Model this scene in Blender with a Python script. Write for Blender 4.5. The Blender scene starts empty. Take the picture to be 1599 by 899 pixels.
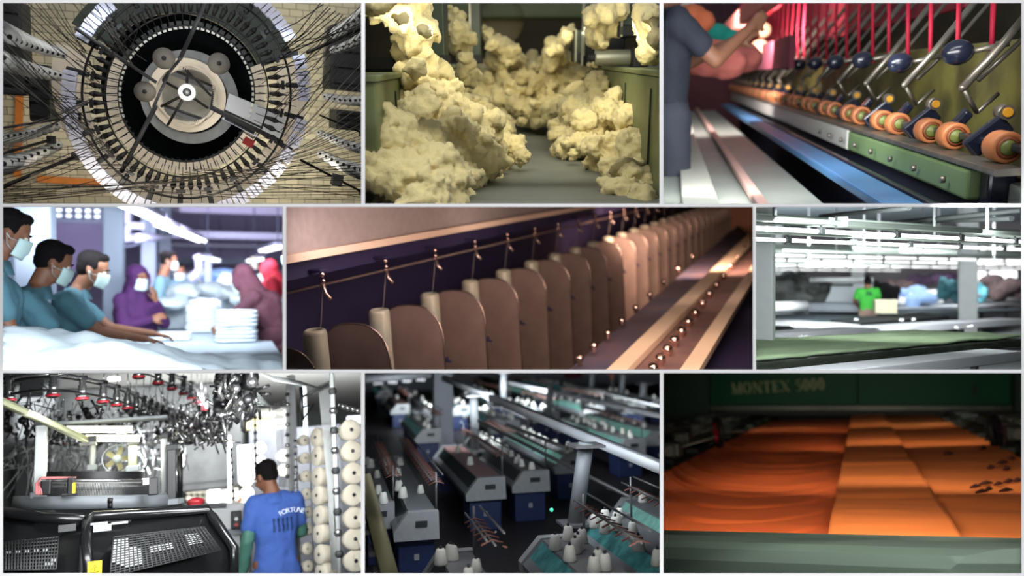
import bpy, bmesh, math, random
from math import sin, cos, pi, radians as R
from mathutils import Matrix, Vector, noise, Euler
V = Vector
random.seed(7)
sc = bpy.context.scene
# ---------------------------------------------------------------- camera, world, exposure
FPX, CX, CY, CZ, D0 = 1200.0, 799.5, 449.5, 2.0, 6.0
cam = bpy.data.cameras.new('camera'); camo = bpy.data.objects.new('camera', cam)
sc.collection.objects.link(camo); sc.camera = camo
camo.location = (0, 0, CZ); camo.rotation_euler = (pi/2, 0, 0)
cam.sensor_width = 36.0; cam.lens = 36.0*FPX/1599.0; cam.clip_end = 300
cam.dof.use_dof = True; cam.dof.focus_distance = 7.6
BLUR = 12.0                                   # circle of confusion in px for a point at infinity if focused on the frame
cam.dof.aperture_fstop = (cam.lens/1000.0)/(BLUR*D0/FPX)
w = bpy.data.worlds.new('world'); sc.world = w; w.use_nodes = True
w.node_tree.nodes['Background'].inputs[0].default_value = (0.9, 0.95, 1.0, 1)
w.node_tree.nodes['Background'].inputs[1].default_value = 0.30
sc.view_settings.view_transform = 'Standard'; sc.view_settings.look = 'None'
sc.view_settings.exposure = 0.0; sc.view_settings.gamma = 1.0; sc.view_settings.use_curve_mapping = False
sc.cycles.max_bounces = 6; sc.cycles.use_denoising = True

def area(M, loc, tgt, sx, sy, power, col=(1, 1, 1), spread=180):
    s = M.to_scale()[0]
    l = bpy.data.lights.new('area_light', 'AREA'); l.shape = 'RECTANGLE'
    l.size = sx*s; l.size_y = sy*s; l.energy = power*s*s; l.color = col; l.spread = R(spread)
    o = bpy.data.objects.new('area_light', l); sc.collection.objects.link(o)
    a = M @ V(loc); b = M @ V(tgt); o.location = a
    o.rotation_euler = (b-a).to_track_quat('-Z', 'Y').to_euler()
    return o
I4 = Matrix.Identity(4)
ORDN = 'first second third fourth fifth sixth seventh eighth ninth tenth eleventh twelfth thirteenth fourteenth fifteenth sixteenth seventeenth eighteenth nineteenth twentieth'.split()
ORDN += ['twenty-'+w_ for w_ in ORDN[:9]]
# fill lights added over and under the frame to brighten it, outside the view
area(I4, (0, 3.6, 6.6), (0, 6.0, 3.2), 9, 0.5, 260)
area(I4, (0, 3.6, -2.6), (0, 6.0, 0.8), 9, 0.5, 260)

# ---------------------------------------------------------------- panel frames
class Panel:
    """local frame of one compartment: x right, y away, z up, metres; the eye stands at local height h"""
    def __init__(s, vx, vy, scale, h, roll=0.0):
        ey = V((vx-CX, FPX, CY-vy)).normalized()
        ex = ey.cross(V((0, 0, 1))).normalized(); ez = ex.cross(ey)
        Rm = Matrix((ex, ey, ez)).transposed()
        if roll: Rm = Rm @ Matrix.Rotation(R(roll), 3, 'Y')
        s.R = Rm; s.s = scale; s.h = h
        s.M = Matrix.Translation((0, 0, CZ)) @ Rm.to_4x4() @ Matrix.Scale(scale, 4) @ Matrix.Translation((0, 0, -h))
        s.ri = Rm.transposed()
    def ray(s, px, py): return s.ri @ V((px-CX, FPX, CY-py))
    def at(s, px, py, y):
        d = s.ray(px, py); return V((0, 0, s.h)) + d*(y/d.y)
    def onz(s, px, py, z):
        d = s.ray(px, py); return V((0, 0, s.h)) + d*((z-s.h)/d.z)
    def onx(s, px, py, x):
        d = s.ray(px, py); return V((0, 0, s.h)) + d*(x/d.x)
    def px(s, p):
        q = s.R @ (V(p)-V((0, 0, s.h))); return (CX+FPX*q.x/q.y, CY-FPX*q.z/q.y)

def lamp(P, px, py, y, tx, ty, y2, sx, sy, power, col=(1, 1, 1), spread=180):  # added fill light without a fixture; its unlit back faces the camera
    """an added fill light inside a bay near its opening edge, shining away from the opening and kept clear of the partitions"""
    x0, y0, x1, y1 = P.b
    for _ in range(80):
        o = area(P.M, P.at(px, py, y), P.at(tx, ty, y2), sx, sy, power, col, spread)
        Rm = o.rotation_euler.to_matrix(); l = o.data; out = [0, 0, 0, 0]
        for a in (-.5, .5):
            for c in (-.5, .5):
                q = o.location+Rm @ V((a*l.size, c*l.size_y, 0))-V((0, 0, CZ)); u, v = CX+FPX*q.x/q.y, CY-FPX*q.z/q.y
                out[0] = max(out[0], x0+2-u); out[1] = max(out[1], y0+2-v); out[2] = max(out[2], u-x1+2); out[3] = max(out[3], v-y1+2)
        if max(out) <= 0: return o
        if out[0] > 0 and out[2] > 0: sx *= .85
        elif out[1] > 0 and out[3] > 0: sy *= .85
        px += out[0]*.7-out[2]*.7; py += out[1]*.7-out[3]*.7
        if _ > 40: sx *= .93; sy *= .93
        bpy.data.objects.remove(o)
    return area(P.M, P.at(px, py, y), P.at(tx, ty, y2), sx*.5, sy*.5, power, col, spread)
# ---------------------------------------------------------------- materials
def lin(c): return tuple(((v/255.0)/12.92 if v/255.0 <= .04045 else ((v/255.0+.055)/1.055)**2.4) for v in c)
MATS = {}
def mat(name, col=(200, 200, 200), rough=.6, metal=0.0, emit=0.0, var=0.0, vscale=8.0, bump=0.0, bscale=40.0, spec=.5,
        col2=None, trans=0.0, sss=0.0, alpha=1.0, sheen=0.0):
    if name in MATS: return MATS[name]
    m = bpy.data.materials.new(name); m.use_nodes = True; nt = m.node_tree; b = nt.nodes['Principled BSDF']
    c = lin(col)+(1,); b.inputs['Base Color'].default_value = c
    b.inputs['Roughness'].default_value = rough; b.inputs['Metallic'].default_value = metal
    b.inputs['Specular IOR Level'].default_value = spec
    if trans: b.inputs['Transmission Weight'].default_value = trans
    if alpha < 1: b.inputs['Alpha'].default_value = alpha
    if sheen: b.inputs['Sheen Weight'].default_value = sheen
    if sss:
        b.inputs['Subsurface Weight'].default_value = sss; b.inputs['Subsurface Radius'].default_value = (.15, .12, .08)
        b.inputs['Subsurface Scale'].default_value = .3
    if emit:
        b.inputs['Emission Color'].default_value = c; b.inputs['Emission Strength'].default_value = emit
    tc = nt.nodes.new('ShaderNodeTexCoord')
    if var or col2:
        n = nt.nodes.new('ShaderNodeTexNoise'); n.inputs['Scale'].default_value = vscale; n.inputs['Detail'].default_value = 5
        nt.links.new(tc.outputs['Object'], n.inputs['Vector'])
        r = nt.nodes.new('ShaderNodeValToRGB'); r.color_ramp.elements[0].position = .35; r.color_ramp.elements[1].position = .65
        c2 = lin(col2) if col2 else tuple(v*(1-var) for v in c[:3])
        r.color_ramp.elements[0].color = tuple(c2)+(1,); r.color_ramp.elements[1].color = c
        nt.links.new(n.outputs['Fac'], r.inputs['Fac']); nt.links.new(r.outputs['Color'], b.inputs['Base Color'])
    if bump:
        n = nt.nodes.new('ShaderNodeTexNoise'); n.inputs['Scale'].default_value = bscale; n.inputs['Detail'].default_value = 6
        nt.links.new(tc.outputs['Object'], n.inputs['Vector'])
        bm_ = nt.nodes.new('ShaderNodeBump'); bm_.inputs['Strength'].default_value = bump; bm_.inputs['Distance'].default_value = .02
        nt.links.new(n.outputs['Fac'], bm_.inputs['Height']); nt.links.new(bm_.outputs['Normal'], b.inputs['Normal'])
    MATS[name] = m; return m
def brick(name, c1, c2, mortar, sx=.3, sy=.15, ms=.008, rough=.6, axis=None):
    m = mat(name, c1, rough); nt = m.node_tree; b = nt.nodes['Principled BSDF']
    t = nt.nodes.new('ShaderNodeTexBrick'); tc = nt.nodes.new('ShaderNodeTexCoord')
    nt.links.new(tc.outputs['Object'], t.inputs['Vector'])
    t.inputs['Color1'].default_value = lin(c1)+(1,); t.inputs['Color2'].default_value = lin(c2)+(1,); t.inputs['Mortar'].default_value = lin(mortar)+(1,)
    t.inputs['Scale'].default_value = 1; t.inputs['Brick Width'].default_value = sx; t.inputs['Row Height'].default_value = sy
    t.inputs['Mortar Size'].default_value = ms; nt.links.new(t.outputs['Color'], b.inputs['Base Color']); return m

# ---------------------------------------------------------------- mesh builder
def frameof(d):
    d = d.normalized(); u = d.orthogonal().normalized(); return u, d.cross(u)
class MB:
    def __init__(s): s.v = []; s.f = []; s.sm = []
    def add(s, vs, fs, smooth=False, M=None):
        k = len(s.v)
        s.v += [tuple(M @ V(p)) for p in vs] if M is not None else [tuple(p) for p in vs]
        s.f += [tuple(i+k for i in f) for f in fs]; s.sm += [smooth]*len(fs); return s
    def box(s, c, d, M=None, rz=0, rx=0, ry=0, bev=0):
        x, y, z = d[0]/2, d[1]/2, d[2]/2
        T = Matrix.Translation(c) @ Euler((rx, ry, rz)).to_matrix().to_4x4()
        if M is not None: T = M @ T
        if bev:
            b = min(bev, x*.49, y*.49, z*.49); vs = []
            bm = bmesh.new(); bmesh.ops.create_cube(bm, size=1)
            for q in bm.verts: q.co = V((q.co.x*2*x, q.co.y*2*y, q.co.z*2*z))
            bmesh.ops.bevel(bm, geom=list(bm.edges), offset=b, segments=2, affect='EDGES', profile=.5)
            bm.verts.index_update()
            s.add([q.co.copy() for q in bm.verts], [[q.index for q in f.verts] for f in bm.faces], False, T); bm.free(); return s
        vs = [(i, j, k) for i in (-x, x) for j in (-y, y) for k in (-z, z)]
        return s.add(vs, [(0, 1, 3, 2), (4, 6, 7, 5), (0, 4, 5, 1), (2, 3, 7, 6), (0, 2, 6, 4), (1, 5, 7, 3)], False, T)
    def cyl(s, a, b, r0, r1=None, n=10, cap=True, smooth=True):
        a = V(a); b = V(b); r1 = r0 if r1 is None else r1; u, w_ = frameof(b-a)
        vs = [p+(u*cos(2*pi*i/n)+w_*sin(2*pi*i/n))*r for p, r in ((a, r0), (b, r1)) for i in range(n)]
        s.add(vs, [(i, (i+1) % n, n+(i+1) % n, n+i) for i in range(n)], smooth)
        if cap:
            k = len(s.v)-2*n
            s.f += [tuple(k+i for i in range(n))[::-1], tuple(k+n+i for i in range(n))]; s.sm += [False, False]
        return s
    def tube(s, pts, r, n=6, closed=False):
        pts = [V(p) for p in pts]; L = len(pts); k = len(s.v); u = None
        for i, p in enumerate(pts):
            if closed: d = pts[(i+1) % L]-pts[i-1]
            else: d = pts[min(i+1, L-1)]-pts[max(i-1, 0)]
            d.normalize()
            u = d.orthogonal().normalized() if u is None else (u-d*u.dot(d)).normalized()
            w_ = d.cross(u); rr = r[i] if isinstance(r, (list, tuple)) else r
            s.v += [tuple(p+(u*cos(2*pi*j/n)+w_*sin(2*pi*j/n))*rr) for j in range(n)]
        for i in range(L if closed else L-1):
            a = k+i*n; b = k+((i+1) % L)*n
            for j in range(n): s.f.append((a+j, a+(j+1) % n, b+(j+1) % n, b+j)); s.sm.append(True)
        if not closed:
            s.f += [tuple(k+j for j in range(n))[::-1], tuple(k+(L-1)*n+j for j in range(n))]; s.sm += [False, False]
        return s
    def lathe(s, prof, n=16, M=None, smooth=True, a0=0, a1=2*pi):
        full = abs(a1-a0-2*pi) < 1e-6; m = n if full else n+1
        vs = [(r*cos(a0+(a1-a0)*i/n), r*sin(a0+(a1-a0)*i/n), z) for r, z in prof for i in range(m)]
        fs = [(j*m+i, j*m+(i+1) % m, (j+1)*m+(i+1) % m, (j+1)*m+i) for j in range(len(prof)-1) for i in range(n)]
        return s.add(vs, fs, smooth, M)
    def ball(s, c, r, n=10, M=None):
        rx, ry, rz = r if isinstance(r, (tuple, list)) else (r, r, r)
        T = Matrix.Translation(c) @ Matrix.Diagonal((rx, ry, rz, 1))
        if M is not None: T = M @ T
        pr = [(max(1e-4, sin(pi*i/n)), -cos(pi*i/n)) for i in range(n+1)]
        return s.lathe(pr, max(6, int(n*1.5)), T)
    def prism(s, poly, z0, z1, M=None):
        n = len(poly); vs = [(x, y, z0) for x, y in poly]+[(x, y, z1) for x, y in poly]
        return s.add(vs, [tuple(range(n))[::-1], tuple(range(n, 2*n))]+[(i, (i+1) % n, n+(i+1) % n, n+i) for i in range(n)], False, M)
    def hull(s, a, b):                      # two matching quads joined to a solid
        return s.add(list(a)+list(b), [(3, 2, 1, 0), (4, 5, 6, 7)]+[(i, (i+1) % 4, 4+(i+1) % 4, 4+i) for i in range(4)])
    def grid(s, fn, nu, nv, smooth=True, M=None):
        vs = [fn(i/nu, j/nv) for j in range(nv+1) for i in range(nu+1)]
        return s.add(vs, [(j*(nu+1)+i, j*(nu+1)+i+1, (j+1)*(nu+1)+i+1, (j+1)*(nu+1)+i) for j in range(nv) for i in range(nu)], smooth, M)
    def make(s, name, m, parent=None, M=None):
        me = bpy.data.meshes.new(name); me.from_pydata(s.v, [], s.f); me.polygons.foreach_set('use_smooth', s.sm)
        bm = bmesh.new(); bm.from_mesh(me); bmesh.ops.recalc_face_normals(bm, faces=bm.faces); bm.to_mesh(me); bm.free()
        me.materials.append(m); o = bpy.data.objects.new(name, me); sc.collection.objects.link(o)
        if parent is not None: o.parent = parent
        if M is not None: o.matrix_world = M
        return o
def tag(o, label=None, cat=None, group=None, kind=None):
    for k, v in (('label', label), ('category', cat), ('group', group), ('kind', kind)):
        if v: o[k] = v
    return o
def thing(name, label, cat, M, group=None):
    o = bpy.data.objects.new(name, None); sc.collection.objects.link(o); o.matrix_world = M; o.empty_display_size = .1
    return tag(o, label, cat, group)
def kids(o): return [c for c in sc.collection.objects if c.parent == o]
def dup(src, M, label=None, group=None, kc=None):
    c = src.copy(); sc.collection.objects.link(c); c.matrix_world = M
    if label: c['label'] = label
    if group: c['group'] = group
    for ch in (kc if kc is not None else kids(src)):
        d = ch.copy(); sc.collection.objects.link(d); d.parent = c
        for g in (kids(ch) if kc is None else []):
            e = g.copy(); sc.collection.objects.link(e); e.parent = d
    return c
def struct(mb, name, m, M): return tag(mb.make(name, m, None, M), kind='structure')
def T(x, y=None, z=None): return Matrix.Translation(x if y is None else (x, y, z))
def RZ(a): return Matrix.Rotation(a, 4, 'Z')
def RX(a): return Matrix.Rotation(a, 4, 'X')
def RY(a): return Matrix.Rotation(a, 4, 'Y')
def SC(x, y=None, z=None): return Matrix.Diagonal((x, x if y is None else y, x if z is None else z, 1))
def text_mesh(name, body, size, m, parent, M=None, depth=.002):
    cu = bpy.data.curves.new(name, 'FONT'); cu.body = body; cu.size = size; cu.extrude = depth; cu.align_x = 'CENTER'; cu.align_y = 'CENTER'
    to = bpy.data.objects.new(name, cu); sc.collection.objects.link(to); dg = bpy.context.evaluated_depsgraph_get()
    me = bpy.data.meshes.new_from_object(to.evaluated_get(dg)); bpy.data.objects.remove(to)
    me.materials.clear(); me.materials.append(m); o = bpy.data.objects.new(name, me); sc.collection.objects.link(o); o.parent = parent
    if M is not None: o.matrix_local = M
    return o
# continuous organic surfaces: rounded cones and ellipsoids fused by a voxel remesh
def rcone(mb, a, ra, b, rb, n=10):
    a = V(a); b = V(b); d = b-a
    if d.length < 1e-6: mb.ball(a, ra, n); return
    mb.ball(a, ra, n); mb.ball(b, rb, n); mb.cyl(a, b, ra, rb, max(8, int(n*1.5)))
def fuse(mb, name, m, parent=None, M=None, voxel=.02, smooth=4, disp=None):
    o = mb.make(name, m, parent, M)
    r = o.modifiers.new('remesh', 'REMESH'); r.mode = 'VOXEL'; r.voxel_size = voxel; r.use_smooth_shade = True
    if smooth:
        q = o.modifiers.new('smooth', 'SMOOTH'); q.factor = .5; q.iterations = smooth
    for k, (st, size) in enumerate(disp or []):
        t = bpy.data.textures.new('clouds', 'CLOUDS'); t.noise_scale = size; t.noise_depth = 3
        d = o.modifiers.new('displace', 'DISPLACE'); d.texture = t; d.strength = st; d.mid_level = .5
    return o

# ---------------------------------------------------------------- the nine-bay display frame
def pxy(px, py, Y): return V(((px-CX)/FPX*Y, Y, CZ-(py-CY)/FPX*Y))
M_frame = mat('frame_white', (232, 231, 232), .5)
M_part = mat('partition_grey', (70, 70, 72), .9)
BARS = [('left', -40, -40, 4.5, 939), ('right', 1595, -40, 1639, 939), ('top', 4.5, -40, 1595, 4.5), ('bottom', 4.5, 894.8, 1595, 939),
        ('upper_rail', 4.5, 317.8, 1595, 323), ('lower_rail', 4.5, 577, 1595, 582.2),
        ('stile_1', 564, 4.5, 570, 317.8), ('stile_2', 1030, 4.5, 1036, 317.8),
        ('stile_3', 441.5, 323, 447, 577), ('stile_4', 1175.5, 323, 1180.5, 577),
        ('stile_5', 563.5, 582.2, 569.5, 894.8), ('stile_6', 1030.5, 582.2, 1036, 894.8)]
def wedge(x0, y0, x1, y1, Y0, Y1, g=0):
    q = lambda Y: [pxy(x0+g, y0+g, Y), pxy(x1-g, y0+g, Y), pxy(x1-g, y1-g, Y), pxy(x0+g, y1-g, Y)]
    return MB().hull(q(Y0), q(Y1))
for i, (nm, *b) in enumerate(BARS):
    struct(wedge(*b, D0-.03, D0+.02), 'trim_%d' % (i+1), M_frame, I4)
    if nm in ('top',): continue                # the top row is open to the added fill light above
    struct(wedge(*b, D0+.02, 52, 1.2), 'wall_'+nm, M_part, I4)  # added partition, unseen edge-on, keeps each bay's light from its neighbours

# ---------------------------------------------------------------- keep every scene behind its own opening
SEEN = set(o.name for o in sc.objects)
def confine(x0, y0, x1, y1):
    """the partitions cut off whatever would reach past them: trim it there, drop what stands wholly outside"""
    bpy.context.view_layer.update()
    new = [o for o in sc.objects if o.name not in SEEN]
    C0 = V((0, 0, CZ)); c = [V((x-CX, FPX, CY-y)) for x, y in ((x0, y0), (x1, y0), (x1, y1), (x0, y1))]
    planes = [(C0, c[i].cross(c[(i+1) % 4]).normalized()) for i in range(4)]; mid = sum(c, V((0, 0, 0)))
    planes = [(p, n if n.dot(mid) < 0 else -n) for p, n in planes]+[(V((0, D0+.025, 0)), V((0, -1, 0)))]   # normals point outwards
    dg = bpy.context.evaluated_depsgraph_get(); dead = set(); cut = []
    for o in new:
        if o.type != 'MESH': continue
        bb = [o.matrix_world @ V(q) for q in o.evaluated_get(dg).bound_box]
        ds = [[(q-p).dot(n) for q in bb] for p, n in planes]
        if any(min(d) > 0 for d in ds): dead.add(o.name)
        elif any(max(d) > 0 for d in ds): cut.append((o, [pl for pl, d in zip(planes, ds) if max(d) > 0], bpy.data.meshes.new_from_object(o.evaluated_get(dg)) if o.modifiers else o.data.copy()))
    for o, pls, me in cut:
        o.modifiers.clear(); o.data = me; inv = o.matrix_world.inverted(); nm = o.matrix_world.to_3x3().transposed()
        bm = bmesh.new(); bm.from_mesh(me); closed = all(len(e.link_faces) == 2 for e in bm.edges)
        for p, n in pls:
            r = bmesh.ops.bisect_plane(bm, geom=bm.verts[:]+bm.edges[:]+bm.faces[:], plane_co=inv @ p, plane_no=(nm @ n).normalized(), clear_outer=True)
            if closed:
                es = [e for e in r['geom_cut'] if isinstance(e, bmesh.types.BMEdge) and e.is_valid]
                if es: bmesh.ops.holes_fill(bm, edges=es, sides=0)
        if not bm.faces: dead.add(o.name)
        bm.to_mesh(me); bm.free()
    byp = {}
    for o in new:
        if o.parent: byp.setdefault(o.parent.name, []).append(o)
    def alive(o):
        ks = [k for k in byp.get(o.name, [])]
        if o.type == 'EMPTY': return any([alive(k) for k in ks])
        return o.name not in dead
    rm = []
    def drop(o):
        for k in byp.get(o.name, []): drop(k)
        rm.append(o)
    for o in new:
        if o.type == 'EMPTY' and not alive(o): drop(o)
        elif o.type == 'MESH' and o.name in dead: drop(o)
    for o in dict.fromkeys(rm): bpy.data.objects.remove(o)
    SEEN.update(o.name for o in sc.objects)
# ---------------------------------------------------------------- people
m_skin = mat('brown_skin', (142, 96, 72), .55, var=.1, vscale=20); m_hair = mat('black_hair', (20, 17, 18), .9, spec=.15, bump=.4, bscale=120)
m_eyew = mat('eye_white', (225, 222, 215), .3); m_eyeb = mat('eye_dark', (22, 15, 12), .2)
def hand(mb, w, d, pn, side, curl=.5, L=.175):
    """palm and five fingers from the wrist w along d, palm facing pn; side = thumb side vector sign"""
    w = V(w); d = V(d).normalized(); pn = V(pn); pn = (pn-d*pn.dot(d)).normalized(); sd = d.cross(pn)*side
    for k in (-1, -.3, .4, 1): rcone(mb, w+sd*.012*k, .017, w+d*L*.48+sd*.031*k, .0125, 7)
    for k, (off, ln) in enumerate(((.031, .070), (.011, .078), (-.010, .073), (-.030, .058))):
        p = w+d*L*.48+sd*off; dd = d.copy()
        for q, f in enumerate((.42, .33, .25)):
            a = curl*(.5+.45*q); dd = (dd*cos(a)+pn*sin(a)).normalized(); e = p+dd*ln*f
            rcone(mb, p, .0096-.0009*q, e, .0088-.0009*q, 6); p = e
    p = w+d*.025+sd*.022; e = p+(d*.55+sd*.75+pn*.2).normalized()*.042; rcone(mb, p, .0145, e, .0115, 7)
    f = e+(d*.85+sd*.3+pn*.35).normalized()*.032; rcone(mb, e, .0112, f, .010, 6); rcone(mb, f, .010, f+(d+pn*.4).normalized()*.024, .0085, 6)
BASE = dict(pelvis=(0, 0, .95), waist=(0, 0, 1.08), chest=(0, .01, 1.28), neck=(0, 0, 1.46), head=(0, .02, 1.58),
            shL=(-.185, 0, 1.40), elL=(-.23, -.02, 1.12), wrL=(-.22, .08, .88), shR=(.185, 0, 1.40), elR=(.23, -.02, 1.12), wrR=(.22, .08, .88),
            hpL=(-.09, 0, .92), knL=(-.10, .03, .50), anL=(-.10, 0, .09), hpR=(.09, 0, .92), knR=(.10, .03, .50), anR=(.10, 0, .09))
def person(label, M, pose=None, yaw=0, pitch=0, roll=0, shirt=None, trousers=None, hair='short', mask=None, scarf=None, sleeve='short',
           voxel=.011, handL=None, handR=None, group=None, fat=1.0, under=None, simple=False, hem=0):
    J = {k: V(v) for k, v in {**BASE, **(pose or {})}.items()}
    t = thing('person', label, 'person', M, group)
    H = T(J['head']) @ RZ(yaw) @ RX(pitch) @ RY(roll); hp = lambda x, y, z: H @ V((x, y, z))
    b = MB()
    b.ball((0, -.012, .035), (.076, .096, .088), 14, H); b.ball((0, .022, -.035), (.058, .070, .078), 12, H); b.ball((0, .045, -.078), (.032, .035, .028), 8, H)
    for sx in (-1, 1):
        b.ball((sx*.077, -.008, -.008), (.011, .022, .034), 8, H); b.ball((sx*.034, .07, -.028), (.026, .022, .024), 7, H)
        b.ball((sx*.03, .083, .022), (.026, .012, .009), 7, H)
    rcone(b, hp(0, .092, .012), .008, hp(0, .110, -.024), .0135, 7); b.ball((0, .100, -.030), (.019, .013, .010), 7, H)
    b.ball((0, .088, -.056), (.026, .011, .0065), 7, H); b.ball((0, .087, -.066), (.021, .011, .007), 7, H)
    rcone(b, J['neck']+V((0, -.01, -.05)), .062, hp(0, -.02, -.06), .054)
    F = fat
    rcone(b, J['pelvis'], .125*F, J['waist'], .115*F); rcone(b, J['waist'], .115*F, J['chest'], .13*F)
    for sx, s_ in ((-1, 'L'), (1, 'R')):
        rcone(b, J['waist']+V((sx*.045, 0, 0)), .10*F, J['chest']+V((sx*.075, 0, 0)), .105*F); rcone(b, J['chest']+V((sx*.04, 0, .04)), .1, J['sh'+s_], .062)
        rcone(b, J['neck']+V((sx*.03, 0, -.02)), .05, J['sh'+s_], .055)
        rcone(b, J['sh'+s_], .056, J['el'+s_], .042); rcone(b, J['el'+s_], .042, J['wr'+s_], .027)
        rcone(b, J['hp'+s_], .098*F, J['kn'+s_], .06); rcone(b, J['kn'+s_], .06, J['an'+s_], .038)
        rcone(b, J['an'+s_]+V((0, -.03, -.04)), .04, J['an'+s_]+V((sx*.02, .15, -.055)), .03)
        hd = (handL, handR)[sx > 0]; d = (J['wr'+s_]-J['el'+s_]).normalized()
        if hd: hand(b, J['wr'+s_], hd[0], hd[1], hd[2], hd[3])
        elif not simple: hand(b, J['wr'+s_], d, V((-sx, .2, 0)), -1 if sx > 0 else 1, .35)
    fuse(b, 'body', m_skin, t, None, voxel, 3)
    for sx in (-1, 1):
        e = MB(); e.ball((sx*.031, .076, .008), (.0145, .013, .010), 8, H); eo = e.make('eye', m_eyew, t)
        MB().ball((sx*.031, .0885, .007), (.006, .003, .006), 6, H).make('pupil', m_eyeb, eo)
        MB().tube([hp(sx*.014, .092, .028), hp(sx*.032, .092, .034), hp(sx*.052, .082, .029)], .004, 5).make('eyebrow', m_hair, t)
    if hair:
        h = MB(); h.ball((0, -.030, .056), (.083, .094, .080), 14, H); h.ball((0, -.05, .01), (.076, .062, .075), 12, H); h.ball((.01, .03, .105), (.060, .042, .028), 10, H)
        for sx in (-1, 1): h.ball((sx*.068, .0, .03), (.016, .03, .035), 7, H)
        fuse(h, 'hair', m_hair, t, None, .01, 1, [(.012, .02)])
    if mask:
        q = MB()
        q.grid(lambda u, v: hp(.070*sin((u-.5)*2.7), .022+.085*cos((u-.5)*2.5)*(1-.30*(v-.45)**2)+.012*math.exp(-((u-.5)/.12)**2)*(1 if v > .3 else .4), -.098+.095*v+.014*cos((u-.5)*3.1)*(v-.5)), 18, 10)
        o = q.make('face_mask', mask, t); sd = o.modifiers.new('thickness', 'SOLIDIFY'); sd.thickness = .004
        for sx in (-1, 1):
            for z in (-.02, -.075): MB().tube([hp(sx*.066, .045, z), hp(sx*.082, .01, z*.6-.01), hp(sx*.086, -.015, -.005)], .0018, 4).make('mask_strap', mask, o)
    if shirt:
        c = MB(); G = .02
        rcone(c, J['pelvis']+V((0, 0, -.03)), .135*F, J['waist'], .13*F); rcone(c, J['waist'], .13*F, J['chest'], .145*F)
        for sx, s_ in ((-1, 'L'), (1, 'R')):
            rcone(c, J['pelvis']+V((sx*.06, 0, -.04)), .115*F, J['waist']+V((sx*.055, 0, 0)), .108*F)
            rcone(c, J['waist']+V((sx*.055, 0, 0)), .112*F, J['chest']+V((sx*.08, 0, 0)), .118*F); rcone(c, J['chest']+V((sx*.05, 0, .04)), .11, J['sh'+s_], .076)
            rcone(c, J['neck']+V((sx*.04, -.01, -.04)), .062, J['sh'+s_], .068)
            f = .62 if sleeve == 'short' else .97
            e = J['sh'+s_].lerp(J['el'+s_], f if sleeve == 'short' else 1); rcone(c, J['sh'+s_], .074, e, .066)
            if sleeve == 'short': pass
            else: rcone(c, J['el'+s_], .062, J['el'+s_].lerp(J['wr'+s_], .93), .044)
        if hem: rcone(c, J['pelvis'], .135*F, J['pelvis']+V((0, 0, -hem)), .15*F); [rcone(c, J['pelvis']+V((sx*.06, 0, 0)), .118*F, J['pelvis']+V((sx*.075, 0, -hem)), .138*F) for sx in (-1, 1)]
        so = fuse(c, 'shirt', shirt, t, None, voxel*1.25, 3, [(.028, .12), (.012, .05)])
        cb = MB(); nk = J['neck']+V((0, -.005, .0)); cb.lathe([(.082, -.06), (.068, .012), (.074, .016), (.095, -.06)], 18, T(nk+V((0, .005, -.01)))); cb.make('collar', shirt, so)
        if under:
            for s_ in 'LR':
                u_ = MB(); rcone(u_, J['el'+s_].lerp(J['sh'+s_], .35), .054, J['el'+s_], .05); rcone(u_, J['el'+s_], .05, J['wr'+s_], .038); fuse(u_, 'under_sleeve', under, t, None, voxel, 3, [(.012, .05)])
    if trousers:
        c = MB(); q_ = .82 if hem else 1; rcone(c, J['pelvis'], .14*F*q_, J['pelvis']+V((0, 0, -.06)), .14*F*q_)
        for s_ in 'LR':
            rcone(c, J['hp'+s_], .115*F*q_, J['kn'+s_], .08); rcone(c, J['kn'+s_], .08, J['an'+s_]+V((0, 0, .02)), .058)
        fuse(c, 'trousers', trousers, t, None, voxel*1.5, 3, [(.02, .09)])
        for s_ in 'LR':
            MB().ball(J['an'+s_]+V((0, .06, -.045)), (.05, .14, .042), 10).make('shoe', m_hair, t)
    if scarf:
        c = MB(); c.ball((0, -.03, .04), (.096, .108, .108), 14, H); c.ball((0, -.045, -.05), (.09, .085, .09), 12, H)
        for sx in (-1, 1): c.ball((sx*.075, .02, -.02), (.026, .06, .09), 9, H); rcone(c, hp(sx*.05, .0, -.10), .055, J['neck']+V((sx*.08, .03, -.08)), .08)
        c.ball((0, .025, -.125), (.06, .06, .045), 9, H); rcone(c, J['neck']+V((0, .04, -.05)), .08, J['chest']+V((0, .05, .02)), .11)
        rcone(c, hp(0, -.06, -.05), .08, J['neck']+V((0, -.08, -.12)), .10)
        fuse(c, 'head_scarf', scarf, t, None, .011, 2, [(.03, .10)])
    return t
# ================================================================ bay 1: knitting machine seen through its yarn rings
A = Panel(291, 146, 1.18, 0.0); A.b = (3, 3, 565.5, 319.3); MA = A.M
lamp(A, 330, 300, 6.8, 330, 200, 8.8, 1.8, .15, 5.61, (1, .93, .8))
lamp(A, 150, 290, 6.8, 150, 200, 8.8, .8, .15, 2.4, (1, .93, .8))
lamp(A, 480, 280, 7.0, 470, 180, 9.2, .6, .15, 2.88, (1, .93, .8))
lamp(A, 300, 22, 7.0, 300, 120, 8.8, 2.0, .15, 2.8, (.8, .9, 1))
lamp(A, 420, 262, 8.7, 430, 270, 10, 1.4, .5, 24.0, (1, .93, .8))
lamp(A, 100, 250, 8.7, 100, 240, 10, .8, .6, 9.6, (1, .9, .8))
lamp(A, 500, 60, 8.7, 500, 60, 10, .8, .5, 8.1, (1, .93, .8))
lamp(A, 291, 146, 7.0, 291, 146, 8.2, .25, .25, 2.1, (1, .97, .9), 100)
m_floorA = brick('cream_floor_tiles', (205, 196, 165), (172, 166, 138), (95, 92, 78), .16, .082, .004, .5)
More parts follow.
